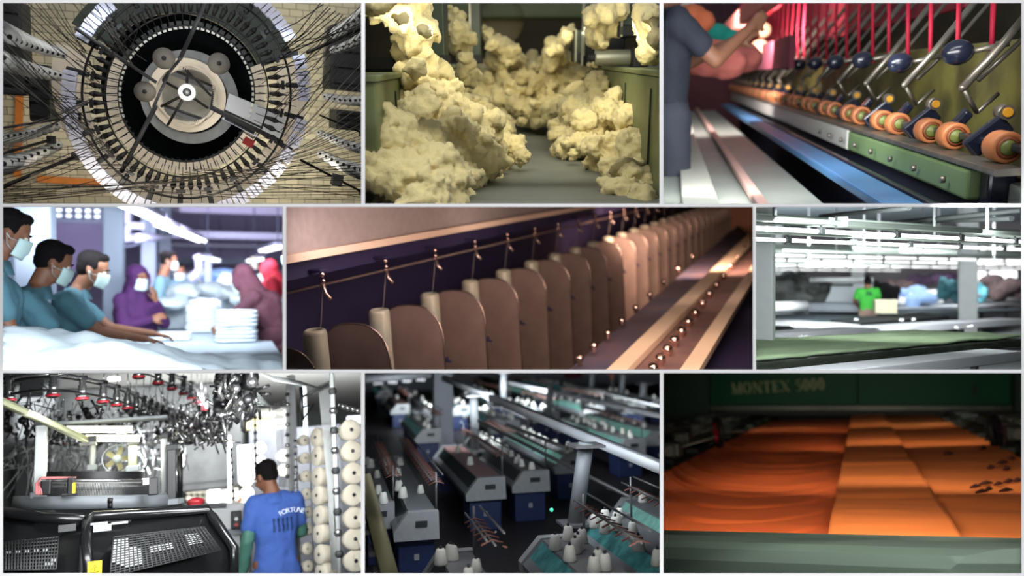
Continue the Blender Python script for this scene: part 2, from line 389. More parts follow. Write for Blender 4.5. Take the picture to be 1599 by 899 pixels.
m_iron = mat('dark_iron', (38, 36, 33), .5, .4); m_black = mat('black_paint', (10, 11, 12), .5)
m_bed = mat('black_bed', (12, 17, 17), .9, spec=.05, col2=(6, 8, 9), vscale=3)
m_greyp = mat('grey_paint', (120, 122, 122), .5, var=.2, vscale=12); m_bezel = mat('steel', (150, 148, 145), .35, .8)
m_cream = mat('cream_enamel', (222, 208, 186), .5, var=.12, vscale=6); m_whitebox = mat('white_plastic', (196, 196, 212), .4)
m_fabw = mat('white_knit', (226, 220, 205), .8, var=.15, vscale=10, bump=.2); m_cone = mat('white_yarn', (214, 212, 205), .85, bump=.3, bscale=60)
m_cotton_cone = m_cone; m_or = mat('orange_tape', (205, 120, 30), .6, var=.25, vscale=9); m_dkgrey = mat('dark_grey', (58, 58, 58), .6, var=.3)
m_hole = mat('spool_core', (25, 24, 24), .8); m_redp = mat('red_plastic', (150, 35, 32), .45)
def pa(r, a, y, cx=291, cy=146): return A.at(cx+r*cos(a), cy-r*sin(a), y)
def YU(y): return y/FPX
# floor behind, seen square on
b = MB(); b.box((0, 0, -.05), (9, 7, .1))
fl = struct(b, 'floor', m_floorA, MA @ T(0, 10.2, 0) @ RX(pi/2) @ RZ(.04))
def stripe(name, p, q, wpx, lab):
    y = 10.1; a = A.at(*p, y); c = A.at(*q, y); d = (c-a); L = d.length
    b = MB().box((L/2, 0, 0), (L, wpx*YU(y), .02)); ang = math.atan2(d.z, d.x)
    o = b.make(name, m_or, None, MA @ T(a) @ RY(-ang) @ RX(pi/2)); tag(o, lab, 'floor marking')
stripe('floor_tape', (58, 279), (176, 286), 9, 'bright orange tape strip running across the tiles at lower left')
stripe('floor_tape', (33, 60), (27, 276), 9, 'faded red-orange tape strip running vertically at the far left')
# the machine
mach = thing('circular_knitting_machine', 'large round knitting machine with black bed, seen end-on behind rings of feeders', 'knitting machine', MA @ T(A.at(291, 146, 8.2)))
O1 = A.at(291, 146, 8.2)
def loc(p): return V(p)-O1
YB = 8.2; u8 = YB/FPX
RXp = RX(pi/2)
def disc(mb, r0, r1, y, n=72, cx=291, cy=146, th=.06, a0=0, a1=2*pi):
    u = y/FPX; c = loc(A.at(cx, cy, y)); r0 *= u; r1 *= u
    mb.lathe([(r0, 0), (r1, 0), (r1, -th), (r0, -th), (r0, 0)], n, T(c) @ RXp, False, a0, a1)
b = MB(); disc(b, 44, 106, 8.25, th=.5); b.make('bed', m_bed, mach)
b = MB(); disc(b, 50, 64, 7.95, cx=297, cy=152, th=.18); b.make('dial_ring', m_greyp, mach)
b = MB(); disc(b, 40, 50.5, 7.9, cx=293, cy=149, th=.1)
for i in range(90): 
    a = 2*pi*i/90; b.box(loc(A.at(293+45*cos(a), 149-45*sin(a), 7.86)), (8*u8, .03, 1.2*u8), None, 0, 0, a)
b.make('needle_ring', m_cream, mach)
b = MB(); disc(b, .5, 43, 8.35, cx=293, cy=149); b.make('fabric_tube', m_fabw, mach)
for (x0, y0, x1, y1, wd) in ((268, 112, 335, 140, 9), (256, 168, 322, 192, 8)):
    a = loc(A.at(x0, y0, 8.1)); c = loc(A.at(x1, y1, 8.1)); d = c-a
    b = MB().box((a+c)/2, (d.length, .05, wd*u8), None, 0, 0, -math.atan2(d.z, d.x)); b.make('cross_plate', m_greyp, mach)
b = MB()
for (x0, y0, x1, y1) in ((272, 110, 336, 136), (252, 163, 324, 188), (338, 112, 330, 168), (286, 105, 330, 150)):
    b.tube([loc(A.at(x0, y0, 8.0)), loc(A.at(x1, y1, 8.0))], .012)
b.make('bed_wires', m_dkgrey, mach)
# plates ring (cream) and a ring darkened for the light falloff at top
b = MB()
for i in range(64):
    a = 2*pi*(i+.5)/64; aa = math.degrees(a) % 360
    if 25 < aa < 150: continue
    g = pi/64*.84
    pts = [(r, s_) for r, s_ in ((107, -g), (107, g), (125, g), (125, -g))]
    q0 = [loc(pa(r, a+s_, 7.9)) for r, s_ in pts]; b.hull(q0, [p+V((0, .05, 0)) for p in q0])
b.make('take_down_plates', m_cream, mach)
b = MB(); disc(b, 126, 164, 8.0, a0=pi*.9, a1=pi*2.12, n=50, th=.04); b.make('skirt', m_cream, mach)
b = MB(); disc(b, 107, 158, 8.05, a0=pi*.14, a1=pi*.84, n=40, th=.04); b.make('shaded_skirt', mat('green_black', (50, 58, 50), .6, var=.3), mach)
# rings
def ring(name, r, y, wpx, m, cx=291, cy=146):
    pts = [loc(pa(r, 2*pi*i/90, y, cx, cy)) for i in range(90)]; b = MB(); b.tube(pts, wpx*YU(y)/2, 6, True); return b.make(name, m, mach)
ring('outer_rail', 163, 7.2, 3.2, m_iron); ring('inner_rail', 128, 7.4, 2.2, m_iron, 291, 148); ring('bed_rim', 106, 7.9, 3, m_black)
# spokes
for (x0, y0, x1, y1, w_) in ((118, 44, 243, 128, 5), (327, -8, 281, 92, 6), (243, 166, 190, 268, 6), (330, 168, 440, 222, 7), (281, 92, 255, 125, 4), (240, 166, 262, 118, 4)):
    a = loc(A.at(x0, y0, 7.0)); c = loc(A.at(x1, y1, 7.5)); b = MB(); b.tube([a, c], w_*YU(7.2)/2, 8); b.make('spoke', m_dkgrey, mach)
for (x1, y1) in ((293, 110), (255, 126), (252, 166), (324, 168), (262, 195)):
    b = MB(); b.tube([loc(A.at(291, 146, 7.3)), loc(A.at(x1, y1, 7.6))], .012, 6); b.make('hub_arm', m_iron, mach)
b = MB(); c = loc(A.at(292, 144, 7.25)); b.lathe([(.001, 0), (.035, 0), (.035, .02), (.07, .02), (.075, -.1), (.04, -.3)], 24, T(c) @ RXp); b.make('hub', m_greyp, mach)
b = MB(); b.lathe([(.001, .03), (.03, .03), (.034, 0)], 16, T(c) @ RXp); b.make('hub_nut', m_black, mach)
# right arm panel with window slots
q = [loc(A.at(*p, 7.8)) for p in ((358, 146), (446, 182), (436, 226), (350, 176))]; b = MB(); b.hull(q, [p+V((0, .06, 0)) for p in q]); b.make('arm_panel', mat('pale_grey', (176, 178, 180), .5), mach)
for p0, p1, w_, m in (((352, 182), (398, 206), 9, m_black), ((347, 184), (402, 213), 2.5, m_whitebox), ((350, 172), (410, 200), 3, m_iron)):
    a = loc(A.at(*p0, 7.4)); c_ = loc(A.at(*p1, 7.4)); d = c_-a
    MB().box((a+c_)/2, (d.length, .03, w_*YU(7.4)), None, 0, 0, -math.atan2(d.z, d.x)).make('arm_slot', m, mach)
MB().box(loc(A.at(388, 222, 7.4)), (.09, .03, .07), None, 0, 0, .5).make('warning_tab', m_redp, mach)
# feeders round the rings: copies of one mesh
f0 = MB(); f0.cyl((0, 0, -.05), (0, 0, .02), .012, .022, 8); f0.cyl((0, 0, .02), (0, 0, .05), .022, .008, 8); f0.box((0, 0, .065), (.012, .012, .03)); f0.tube([(0, 0, -.13), (0, 0, .16)], .0035, 4)
g0 = MB(); g0.box((0, 0, 0), (.05, .06, .045)); g0.cyl((0, 0, -.02), (0, 0, -.06), .016, .01, 8)
h0 = MB(); h0.box((0, 0, .05), (.035, .05, .1), bev=.006); h0.cyl((0, 0, 0), (0, 0, -.03), .016, .016, 8); h0.box((0, 0, -.05), (.06, .03, .02))
def ringcopies(name, mb, m, n, r, y, skip=None, sc_=1.0, off=0, par=mach):
    first = None
    for i in range(n):
        a = 2*pi*(i+off)/n
        if skip and skip(math.degrees(a) % 360): continue
        if first is None: o = first = mb.make(name, m, par)
        else: o = first.copy(); sc.collection.objects.link(o); o.parent = par
        o.matrix_local = T(loc(pa(r, a, y, 291, 147))) @ RY(pi/2-a) @ SC(sc_)
ringcopies('yarn_feeder', f0, m_iron, 66, 140, 7.4, None, 1.15)
ringcopies('needle_cam', g0, m_dkgrey, 60, 111, 7.95, lambda a: a > 340 or a < 20, .9)
ringcopies('rail_clamp', h0, m_black, 22, 163, 7.15, None, 1.25, .3)
tk = MB().box((0, 0, 0), (.03, .02, .018)); ringcopies('chrome_pin', tk, mat('chrome_pin', (225, 222, 210), .3, .3), 76, 104, 7.8, lambda a: 200 < a < 340, 1)
# white boxes around the outside: slatted pairs
wb = MB()
for k in (-1, 0, 1): wb.box((k*.044, 0, 0), (.036, .05, .105), bev=.004)
wb.box((0, .03, 0), (.125, .02, .06))
def skipw(a): return 62 < a < 118 or 120 < a < 127 or 150 < a < 166 or 350 < a < 356 or 255 < a < 285 or 22 < a < 30
ringcopies('feeder_box', wb, m_whitebox, 46, 184, 7.1, skipw, .97)
# spools on the bed
for k, (x, y, r) in enumerate(((256, 91, 14.5), (342, 99, 14.8), (226, 143, 14))):
    b = MB(); c = loc(A.at(x, y, 7.5)); u = YU(7.5)
    b.lathe([(.001, .02), (r*u*.25, .02), (r*u*.97, 0), (r*u, -.02), (r*u, -.05), (.001, -.05)], 28, T(c) @ RXp)
    o = b.make('spool_disc', mat('spool_grey', (92, 86, 78), .7), mach)
    MB().lathe([(.001, .04), (r*u*.2, .035), (r*u*.22, .01)], 12, T(c) @ RXp).make('spool_pin', m_hole, o)
# cones on the creels
cp = MB(); cp.lathe([(.001, -.10), (.05, -.1), (.085, -.085), (.06, .08), (.03, .09), (.001, .09)], 16)
cone0 = None
def cones(p, q, n, r0, r1, y0, y1, lab, grp, ax):
    global cone0
    for i in range(n):
        t = i/(n-1); px = p[0]+(q[0]-p[0])*t; py = p[1]+(q[1]-p[1])*t+2.5*sin(pi*t); y = y0+(y1-y0)*t; r = (r0+(r1-r0)*t)*y/FPX/.085
        Mx = MA @ T(A.at(px, py, y)) @ RX(pi/2+ax[0]) @ RY(ax[1]) @ SC(r)
        lab_ = lab.replace('white yarn cone', ORDN[i]+' white yarn cone from the edge', 1)
        if cone0 is None:
            cone0 = thing('yarn_cone', lab_, 'yarn cone', Mx, grp); cp.make('yarn', m_cotton_cone, cone0)
            MB().lathe([(.001, .1), (.02, .1), (.022, .085)], 10).make('tip', m_hole, cone0)
        else: dup(cone0, Mx, lab_, grp)
cones((8, 52), (95, 84), 11, 13, 7, 6.5, 7.6, 'white yarn cone in the upper left row', 'upper left row of yarn cones', (.35, .5))
cones((3, 92), (93, 118), 11, 13, 7, 6.5, 7.6, 'white yarn cone in the second left row', 'second left row of yarn cones', (-.1, .3))
cones((2, 216), (88, 196), 10, 8, 6, 6.8, 7.6, 'white yarn cone in the third left row', 'third left row of yarn cones', (-.3, .3))
cones((4, 257), (90, 227), 9, 13, 7, 6.5, 7.5, 'large white yarn cone in the lowest left row', 'lowest left row of yarn cones', (-.2, .3))
cones((566, 22), (522, 52), 6, 12, 8, 6.6, 7.5, 'white yarn cone in the top right row', 'top right row of yarn cones', (.4, -.5))
cones((566, 58), (520, 78), 6, 9, 6, 6.7, 7.5, 'white yarn cone in the second right row', 'second right row of yarn cones', (.2, -.5))
cones((566, 157), (509, 151), 8, 9, 6, 6.6, 7.5, 'white yarn cone in the middle right row', 'middle right row of yarn cones', (0, -.5))
cones((566, 232), (500, 208), 8, 9, 6, 6.6, 7.5, 'white yarn cone in the fourth right row', 'fourth right row of yarn cones', (-.2, -.5))
cones((568, 268), (503, 242), 8, 13, 8, 6.5, 7.5, 'large white yarn cone in the lowest right row', 'lowest right row of yarn cones', (-.3, -.5))
# yarns and guide tubes sweeping in from the creels
rnd = random.Random(3)
m_yarn = mat('yarn_tube_dark', (42, 36, 30), .6); m_yarn2 = mat('yarn_tube_grey', (110, 106, 98), .5)
ya = MB(); yb = MB()
def fan(src, dst, n, r, mb):
    for i in range(n):
        t = (i+rnd.uniform(-.3, .3))/max(1, n-1)
        a = A.at(src[0][0]+(src[1][0]-src[0][0])*t, src[0][1]+(src[1][1]-src[0][1])*t, 6.35+rnd.uniform(0, .2))
        s_ = rnd.random(); e = A.at(dst[0][0]+(dst[1][0]-dst[0][0])*s_, dst[0][1]+(dst[1][1]-dst[0][1])*s_, 7.0)
        m_ = (a+e)/2+V((0, 0, -.02)); mb.tube([a, m_, e], r, 4)
fan(((3, 5), (90, 5)), ((165, 150), (130, 70)), 11, .003, ya); fan(((4, 40), (4, 150)), ((130, 150), (150, 240)), 15, .003, ya)
fan(((4, 60), (4, 120)), ((140, 190), (190, 260)), 8, .0028, yb); fan(((4, 205), (4, 240)), ((100, 185), (150, 150)), 9, .003, yb)
fan(((4, 225), (4, 315)), ((120, 190), (240, 280)), 14, .0032, ya); fan(((4, 290), (4, 318)), ((230, 290), (370, 270)), 12, .0035, ya)
fan(((564, 5), (564, 110)), ((400, 110), (450, 230)), 16, .0032, ya); fan(((500, 4), (564, 40)), ((420, 40), (470, 150)), 12, .004, ya)
fan(((564, 100), (564, 210)), ((440, 235), (390, 280)), 9, .0028, yb); fan(((564, 180), (564, 260)), ((430, 245), (330, 290)), 14, .0032, ya)
fan(((564, 258), (564, 312)), ((330, 255), (200, 300)), 14, .0035, ya); fan(((110, 4), (230, 4)), ((170, 90), (240, 60)), 8, .003, ya)
fan(((160, 40), (170, 30)), ((210, 110), (230, 95)), 4, .003, yb)
tag(ya.make('yarn_strands', m_yarn, None, MA), 'dark yarns sweeping in from both sides to the feeder rings', 'yarn', None, 'stuff')
tag(yb.make('yarn_tubes', m_yarn2, None, MA), 'pale grey yarn tubes running beside the dark yarns to the rings', 'yarn', None, 'stuff')
for (p, q, w_, lab) in (((3, 292), (118, 244), 5, 'dark creel rail rising from the lower left corner'), ((2, 200), (120, 182), 3, 'thin dark rail over the third left row of cones'),
                        ((3, 240), (80, 218), 4, 'dark rail above the lowest left row of cones'), ((470, 250), (566, 300), 4, 'dark rail with a square bracket at lower right'),
                        ((480, 82), (566, 44), 5, 'dark rail under the second right row of cones'), ((500, 180), (566, 208), 3, 'thin dark rail at right below the middle row of cones')):
    r_ = MB(); r_.tube([A.at(*p, 6.5), A.at(*q, 7.3)], w_*YU(7)/2, 6); r_.box(A.at(*q, 7.3), (.06, .06, .06)); tag(r_.make('creel_rail', m_iron, None, MA), lab, 'rail')
MB_ = MB(); MB_.box((0, 0, 0), (.09, .09, .1), bev=.01); tag(MB_.make('square_bracket', m_yarn2, None, MA @ T(A.at(526, 281, 6.7)) @ RY(.2)), 'small square grey bracket on the lower right rail', 'bracket')
# dim creel cabinets at the far left and right
for p, q, lab in (((0, 0), (46, 150), 'dark creel cabinet behind the upper left cones'), ((50, 100), (85, 190), 'shadowed grey column between the left cone rows'), ((512, 40), (575, 145), 'dark green creel cabinet behind the upper right cones'), ((520, 170), (575, 205), 'dark cabinet edge behind the right cones')):
    a = A.at(*p, 8.6); c_ = A.at(*q, 8.6); b = MB(); b.box((a+c_)/2, (abs(c_.x-a.x), .5, abs(c_.z-a.z)), bev=.02)
    for k in range(4): b.box(((a.x+c_.x)/2, (a.y+c_.y)/2-.27, a.z+(c_.z-a.z)*(k+.5)/4), (abs(c_.x-a.x)*.9, .03, .02))
    tag(b.make('creel_cabinet', m_dkgrey, None, MA), lab, 'cabinet')
confine(3, 3, 565.5, 319.3)
# ================================================================ bay 2: cotton fluff in the machine channel
B = Panel(812, 92, 2.32, .5); B.b = (568.5, 3, 1031.5, 319.3); MBm = B.M
lamp(B, 760, 12, 3.3, 740, 200, 4.4, 1.2, .15, 2.925, (1, .95, .76))
lamp(B, 980, 14, 3.6, 900, 190, 5.0, .7, .15, 3.6, (1, .95, .76))
lamp(B, 830, 10, 5.0, 820, 150, 6.0, 1.0, .2, 4.5, (1, .94, .74))
m_cot = mat('raw_cotton', (214, 198, 142), 1.0, bump=.6, bscale=60, sheen=.2)
m_grn = mat('sage_enamel', (112, 120, 78), .45, var=.15, vscale=4); m_dgrn = mat('dark_green_enamel', (40, 52, 32), .5, var=.2)
m_flB = mat('worn_grey_floor', (120, 122, 108), .55, var=.12, vscale=5, bump=.05); m_blk = mat('shadow_black', (14, 14, 12), .7)
m_back = mat('olive_wall', (92, 84, 58), .8, var=.15, vscale=1.5); m_dimst = mat('dull_steel', (140, 140, 120), .4, .5)
def pz(px, py, z): return B.onz(px, py, z)
b = MB(); b.box((0, 6, -.05), (8, 7, .1)); struct(b, 'floor', m_flB, MBm)
b = MB(); b.box((0, 9.6, 1), (10, .1, 4)); struct(b, 'wall_back', m_back, MBm)
# green machine benches either side of the channel
def bench(name, side, x0, x1, y0, y1, z1, lab):
    t = thing(name, lab, 'machine bench', MBm @ T((x0+x1)/2, (y0+y1)/2, 0)); w_ = abs(x1-x0); d = y1-y0
    b = MB(); b.box((0, 0, z1/2-.01), (w_, d, z1-.02), bev=.008); b.make('cabinet', m_grn, t)
    MB().box((0, 0, z1-.008), (w_+.02, d+.02, .022), bev=.006).make('top_plate', m_grn, t)
    n = max(1, int(d/.7))
    for i in range(n): MB().box((-side*(w_/2+.004), -d/2+(i+.5)*d/n, z1*.45), (.006, .012, z1*.8)).make('seam_strip', m_dgrn, t)
    return t
bench('machine_bench', 1, .52, 1.7, 2.75, 6.6, .455, 'green enamel bench at right with cotton heaped against it')
bench('machine_bench', -1, -1.9, -.50, 2.75, 5.2, .445, 'green enamel bench at left mostly hidden by cotton')
bench('machine_bench', -1, -1.2, -.42, 5.4, 6.8, .46, 'short green bench further back on the left side')
# uprights
def post(x0, x1, px_lab, y, z0, z1, m, lab, d=.25, nm='machine_post'):
    t = thing(nm, lab, 'machine post', MBm @ T((x0+x1)/2, y, z0)); MB().box((0, 0, (z1-z0)/2), (x1-x0, d, z1-z0), bev=.006).make('column', m, t)
    MB().box((-(x1-x0)*.4, -d/2-.01, (z1-z0)/2), (.012, .01, z1-z0)).make('edge_strip', m_dimst, t)
    MB().box((0, 0, .03), ((x1-x0)*1.2, d*1.1, .06), bev=.01).make('foot_block', m_blk, t); return t
def xr(px, y): return B.at(px, 92, y).x
def zr(py, y): return B.at(812, py, y).z
post(xr(666, 4.2), xr(698, 4.2), 0, 4.2, .46, 1.4, m_dgrn, 'dark green upright at left, foremost with white fluff beside it')
post(xr(735, 5.6), xr(752, 5.6), 0, 5.6, .47, 1.4, m_dgrn, 'narrow green upright at left behind the hanging fluff')
post(xr(961, 4.4), xr(984, 4.4), 0, 4.4, .61, 1.5, m_dgrn, 'dark green upright at right beside the pale cotton ball', .3)
post(xr(895, 5.4), xr(911, 5.4), 0, 5.4, .48, .68, m_dgrn, 'short dark green upright at right behind the cotton peak')
post(xr(908, 5.0), xr(913, 5.0), 0, 5.0, .46, 1.2, m_dimst, 'thin steel bar at right in front of the dark hopper', .03, 'steel_bar')
post(xr(986, 4.4), xr(1000, 4.4), 0, 4.52, .62, 1.5, m_grn, 'pale green upright at the right edge of the ball', .1)
post(xr(560, 3.7), xr(636, 3.7), 0, 3.7, .45, .5, m_dgrn, 'wide green block standing on the left bench', .4, 'machine_block')
def blackbox(px0, py0, px1, py1, y, lab, nm='hopper_mouth'):
    a = B.at(px0, py0, y); c = B.at(px1, py1, y); b = MB(); b.box((0, .1, 0), (c.x-a.x, .2, a.z-c.z), bev=.01)
    o = b.make(nm, m_blk, None, MBm @ T((a+c)/2)); tag(o, lab, 'machine opening'); return o
blackbox(916, 12, 975, 104, 5.0, 'black hopper opening behind the round pale cotton ball')
blackbox(990, 74, 1012, 106, 4.15, 'dark slot below the right-hand upright'); blackbox(672, 80, 694, 103, 4.1, 'dark slot at the foot of the left upright')
rl = thing('feed_roller', 'grey feed roller lying under the cotton ball on the right bench', 'roller', MBm @ T(B.at(958, 90, 4.3)) @ RY(pi/2))
b = MB(); b.lathe([(.001, -.1), (.04, -.1), (.042, -.09), (.042, .09), (.04, .1), (.001, .1)], 20); b.make('drum', m_dimst, rl)
for z in (-.11, .11): MB().cyl((0, 0, z-.02), (0, 0, z+.02), .02, n=12).make('end_cap', m_blk, rl)
ph = thing('ceiling_duct', 'olive duct running across the top of the back wall', 'duct', MBm @ T(0, 8.6, zr(18, 8.6)))
b = MB(); b.box((0, 0, 0), (3.5, .3, .16), bev=.03); b.make('duct_body', m_grn, ph)
for x in (-.55, -.1): b = MB(); b.lathe([(.001, -.1), (.2, -.1), (.24, 0), (.24, .12)], 24, T(x-.1, -.1, -.1) @ RX(pi/2)); b.make('duct_lamp', mat('pale_dish', (165, 150, 110), .6), ph)
# cotton: fused clumps, surface broken up by noise
rnd = random.Random(11)
def cotton(name, lab, spine, n, voxel, r, parent=None, bumps=1.0, floor=True, seed=1):
    """spine: list of (px,py,y,radius_px_spread,clump_px) seen points the pile passes through"""
    rn = random.Random(seed); b = MB(); o = B.at(*spine[0][:3])
    for k in range(n):
        t = rn.random()*(len(spine)-1); i = min(int(t), len(spine)-2); f = t-i
        s0, s1 = spine[i], spine[i+1]; g = [s0[j]+(s1[j]-s0[j])*f for j in range(5)]
        y = g[2]*(1+rn.gauss(0, .02)); u = y/FPX/1.0
        p = B.at(g[0], g[1], y)+V((rn.gauss(0, g[3]*.5)*u, rn.gauss(0, .06), rn.gauss(0, g[3]*.38)*u))
        rr = g[4]*u*rn.uniform(.45, 1.15)
        b.ball(p-o, (rr*rn.uniform(.8, 1.2), rr*rn.uniform(.8, 1.2), rr*rn.uniform(.7, 1.1)), 7)
        for q in range(4):
            d = V((rn.gauss(0, 1), rn.gauss(0, 1)-.6, rn.gauss(0, 1)+.3)).normalized(); b.ball(p-o+d*rr*.85, rr*rn.uniform(.25, .45), 5)
    ob = fuse(b, name, m_cot, None, MBm @ T(o), voxel, 2, [(r*1.5, .12), (r*.8, .04), (r*.55, .016)])
    return tag(ob, lab, 'raw cotton', None, 'stuff')
cotton('cotton_bank', 'soft cream cotton bank filling the left foreground down to the floor', [(580, 190, 3.3, 20, 34), (640, 150, 3.5, 30, 34), (660, 200, 3.4, 60, 42), (640, 250, 3.2, 70, 46), (690, 260, 3.2, 60, 42), (600, 300, 2.9, 50, 46), (720, 280, 3.05, 40, 30), (660, 310, 2.8, 50, 40), (600, 240, 3.1, 60, 50)], 240, .011, .06, seed=2)
cotton('cotton_bank', 'cream cotton bank sloping down the left side of the path', [(700, 165, 4.6, 22, 18), (730, 175, 4.6, 30, 18), (765, 195, 4.5, 26, 15), (785, 200, 4.5, 14, 11), (770, 225, 4.1, 34, 17), (780, 240, 3.9, 22, 15), (745, 260, 3.5, 40, 22), (760, 270, 3.35, 24, 18), (720, 230, 3.8, 40, 26)], 260, .009, .045, seed=3)
cotton('cotton_bank', 'cream cotton drift crossing the far end of the path', [(735, 132, 6.0, 16, 10), (760, 140, 6.0, 22, 13), (790, 150, 5.9, 26, 14), (800, 175, 5.6, 22, 10), (830, 182, 5.5, 16, 9), (850, 150, 5.9, 30, 14), (890, 130, 5.9, 30, 14), (915, 112, 5.8, 20, 10), (860, 120, 6.0, 24, 12), (780, 120, 6.2, 24, 11), (820, 160, 5.8, 30, 13)], 330, .010, .045, seed=4)
cotton('cotton_bank', 'low cotton drift filling the gap below the back wall', [(750, 112, 7.0, 12, 10), (800, 110, 7.2, 14, 10), (850, 102, 7.2, 18, 10), (890, 98, 7.0, 14, 9)], 90, .018, .04, seed=5)
cotton('cotton_bank', 'large cream cotton bank along the right side of the path', [(830, 188, 5.4, 10, 8), (870, 180, 5.2, 20, 13), (905, 160, 5.2, 26, 16), (935, 145, 5.0, 18, 14), (930, 180, 4.6, 44, 20), (890, 200, 4.6, 26, 15), (880, 225, 4.3, 16, 13), (900, 245, 4.0, 30, 16), (960, 200, 4.1, 50, 24), (975, 165, 4.2, 24, 18), (1000, 200, 3.8, 34, 26), (960, 250, 3.6, 44, 24), (1010, 240, 3.5, 40, 28), (960, 285, 3.2, 34, 20), (1000, 300, 3.0, 36, 22)], 420, .010, .05, seed=6)
cotton('cotton_column', 'white fluff hanging down between the two left uprights', [(706, 12, 4.8, 6, 7), (716, 45, 4.8, 10, 13), (722, 68, 4.8, 14, 12), (728, 100, 4.8, 12, 10), (732, 125, 4.9, 10, 10)], 80, .011, .03, seed=7)
cotton('cotton_column', 'wispy cotton slope leaning down from the left upright', [(755, 50, 5.9, 5, 6), (768, 68, 5.9, 10, 10), (790, 80, 5.9, 14, 11), (806, 92, 6.0, 14, 10), (770, 100, 6.0, 18, 11)], 80, .013, .035, seed=8)
cotton('cotton_column', 'pointed cotton peak leaning against the right upright', [(893, 40, 5.6, 2, 5), (884, 62, 5.6, 10, 9), (866, 78, 5.7, 12, 12), (860, 96, 5.8, 14, 10), (890, 95, 5.8, 14, 10)], 70, .013, .03, seed=9)
cotton('cotton_ball', 'round pale cotton ball wedged in the right hopper opening', [(926, 28, 4.45, 9, 12), (944, 28, 4.45, 16, 16), (940, 52, 4.45, 16, 16), (936, 66, 4.45, 8, 8)], 60, .012, .03, seed=10)
cotton('cotton_column', 'blurred cotton plume at the right edge of the bay', [(1016, 12, 3.6, 10, 16), (1020, 50, 3.6, 10, 20), (1026, 90, 3.6, 8, 16)], 40, .014, .04, seed=12)
cotton('cotton_wisp', 'small torn wisps on the black slot beside the roller', [(918, 78, 4.6, 3, 3), (930, 96, 4.6, 6, 4), (925, 104, 4.6, 4, 3)], 12, .008, .02, seed=13)
cotton('cotton_column', 'big cotton plume in the top left corner of the bay', [(585, 8, 3.3, 16, 22), (640, 6, 3.4, 22, 22), (640, 50, 3.4, 22, 22), (645, 90, 3.4, 20, 20), (655, 130, 3.4, 30, 26)], 80, .014, .05, seed=14)
confine(568.5, 3, 1031.5, 319.3)
# ================================================================ bay 3: spinning frame with red yarns, looking along the rollers
C3 = Panel(1051, 116, 2.72, 0.0); C3.b = (1034.5, 3, 1596.5, 319.3); MC = C3.M
lamp(C3, 1420, 14, 2.75, 1430, 200, 3.6, .8, .12, 5.95, (1, .98, .95))
lamp(C3, 1250, 12, 3.6, 1280, 170, 5.0, .8, .15, 8.5, (.95, .97, 1))
lamp(C3, 1100, 12, 3.4, 1090, 260, 4.4, .5, .15, 9.9, (.9, .96, 1))
lamp(C3, 1110, 30, 7.5, 1110, 80, 13, 1.2, .4, 90.0, (1, .88, .84))
lamp(C3, 1050, 250, 3.6, 1300, 100, 6.5, .4, .15, 4.8, (1, .95, .9))
SP = .72
m_olv = mat('olive_paint', (112, 108, 52), .5, col2=(70, 68, 38), vscale=5); m_gr3 = mat('green_rail_paint', (112, 138, 92), .4, var=.15, vscale=3)
m_knob = mat('navy_knob', (26, 30, 46), .22, spec=.6); m_cop = mat('tan_cot', (196, 122, 74), .4, var=.12, vscale=20); m_cop2 = mat('tan_cot_end', (142, 76, 44), .5)
m_redy = mat('red_yarn', (176, 22, 52), .7); m_rod = mat('worn_steel', (142, 136, 124), .35, .7, var=.3, vscale=15); m_blu = mat('blue_rail_paint', (72, 122, 170), .4)
m_gry = mat('grey_cover', (150, 158, 150), .5, var=.15, vscale=2); m_yel = mat('yellow_cap', (210, 150, 40), .4); m_pnk = mat('pink_rail', (196, 160, 150), .5)
def ypx(off): return FPX/off          # a point at x=1 seen off px right of the vanishing point
y0 = 3.08
def zat(py, y, x=1.0): return -(py-116)*y/FPX
# long machine parts running away from the eye
def long_(name, cat, lab, x, z, w_, h_, ya, yb, m, extra=None, nm2='rail_body'):
    t = thing(name, lab, cat, MC @ T(x, ya, z)); MB().box((0, (yb-ya)/2, 0), (w_, yb-ya, h_), bev=.01).make(nm2, m, t)
    if extra: extra(t, yb-ya)
    return t
def boltrow(t, L):
    for i in range(8): MB().cyl((-.04, .15+i*.33, 0), (-.055, .15+i*.33, 0), .012, n=8).make('bolt', m_rod, t)
yk = lambda k: y0+SP*k
# line slopes: screen (dx,dy) from VP -> x,z ratio
long_('guide_rail', 'machine rail', 'sage green steel rail in sharp focus under the tan rollers', .93, -.388, .05, .095, 2.66, 4.4, m_gr3, boltrow)
long_('guide_rail', 'machine rail', 'white enamel rail continuing beyond the green rail', .93, -.385, .05, .11, 4.42, 13, mat('white_enamel', (205, 205, 195), .4), None)
long_('machine_beam', 'machine beam', 'olive painted beam standing behind the black knobs', 1.36, -.2, .12, .52, 2.2, 15, m_olv, None, 'beam_body')
long_('back_board', 'machine panel', 'dark olive back panel behind the slanting rods', 2.2, .6, .05, 1.8, 2.2, 15, mat('dark_olive', (66, 64, 40), .7, var=.4, vscale=3), None, 'board_body')
long_('guide_rail', 'machine rail', 'blue painted rail running diagonally across the lower middle', .76, -.48, .13, .04, 2.35, 12, m_blu, None)
long_('guide_rail', 'machine rail', 'thin navy edge strip beside the blue rail', .845, -.48, .03, .05, 2.3, 12, m_knob, None)
long_('machine_cover', 'machine cover', 'pale grey machine cover filling the lower left of the bay', .18, -.62, .96, .06, 2.15, 13, m_gry, None, 'cover_body')
long_('guide_rail', 'machine rail', 'pale pink rail lying along the grey cover', .37, -.56, .05, .04, 2.15, 13, m_pnk, None)
long_('guide_rail', 'machine rail', 'white rail on the grey cover left of the pink one', .12, -.57, .16, .03, 2.15, 13, mat('pale_rail', (196, 198, 186), .5), None)
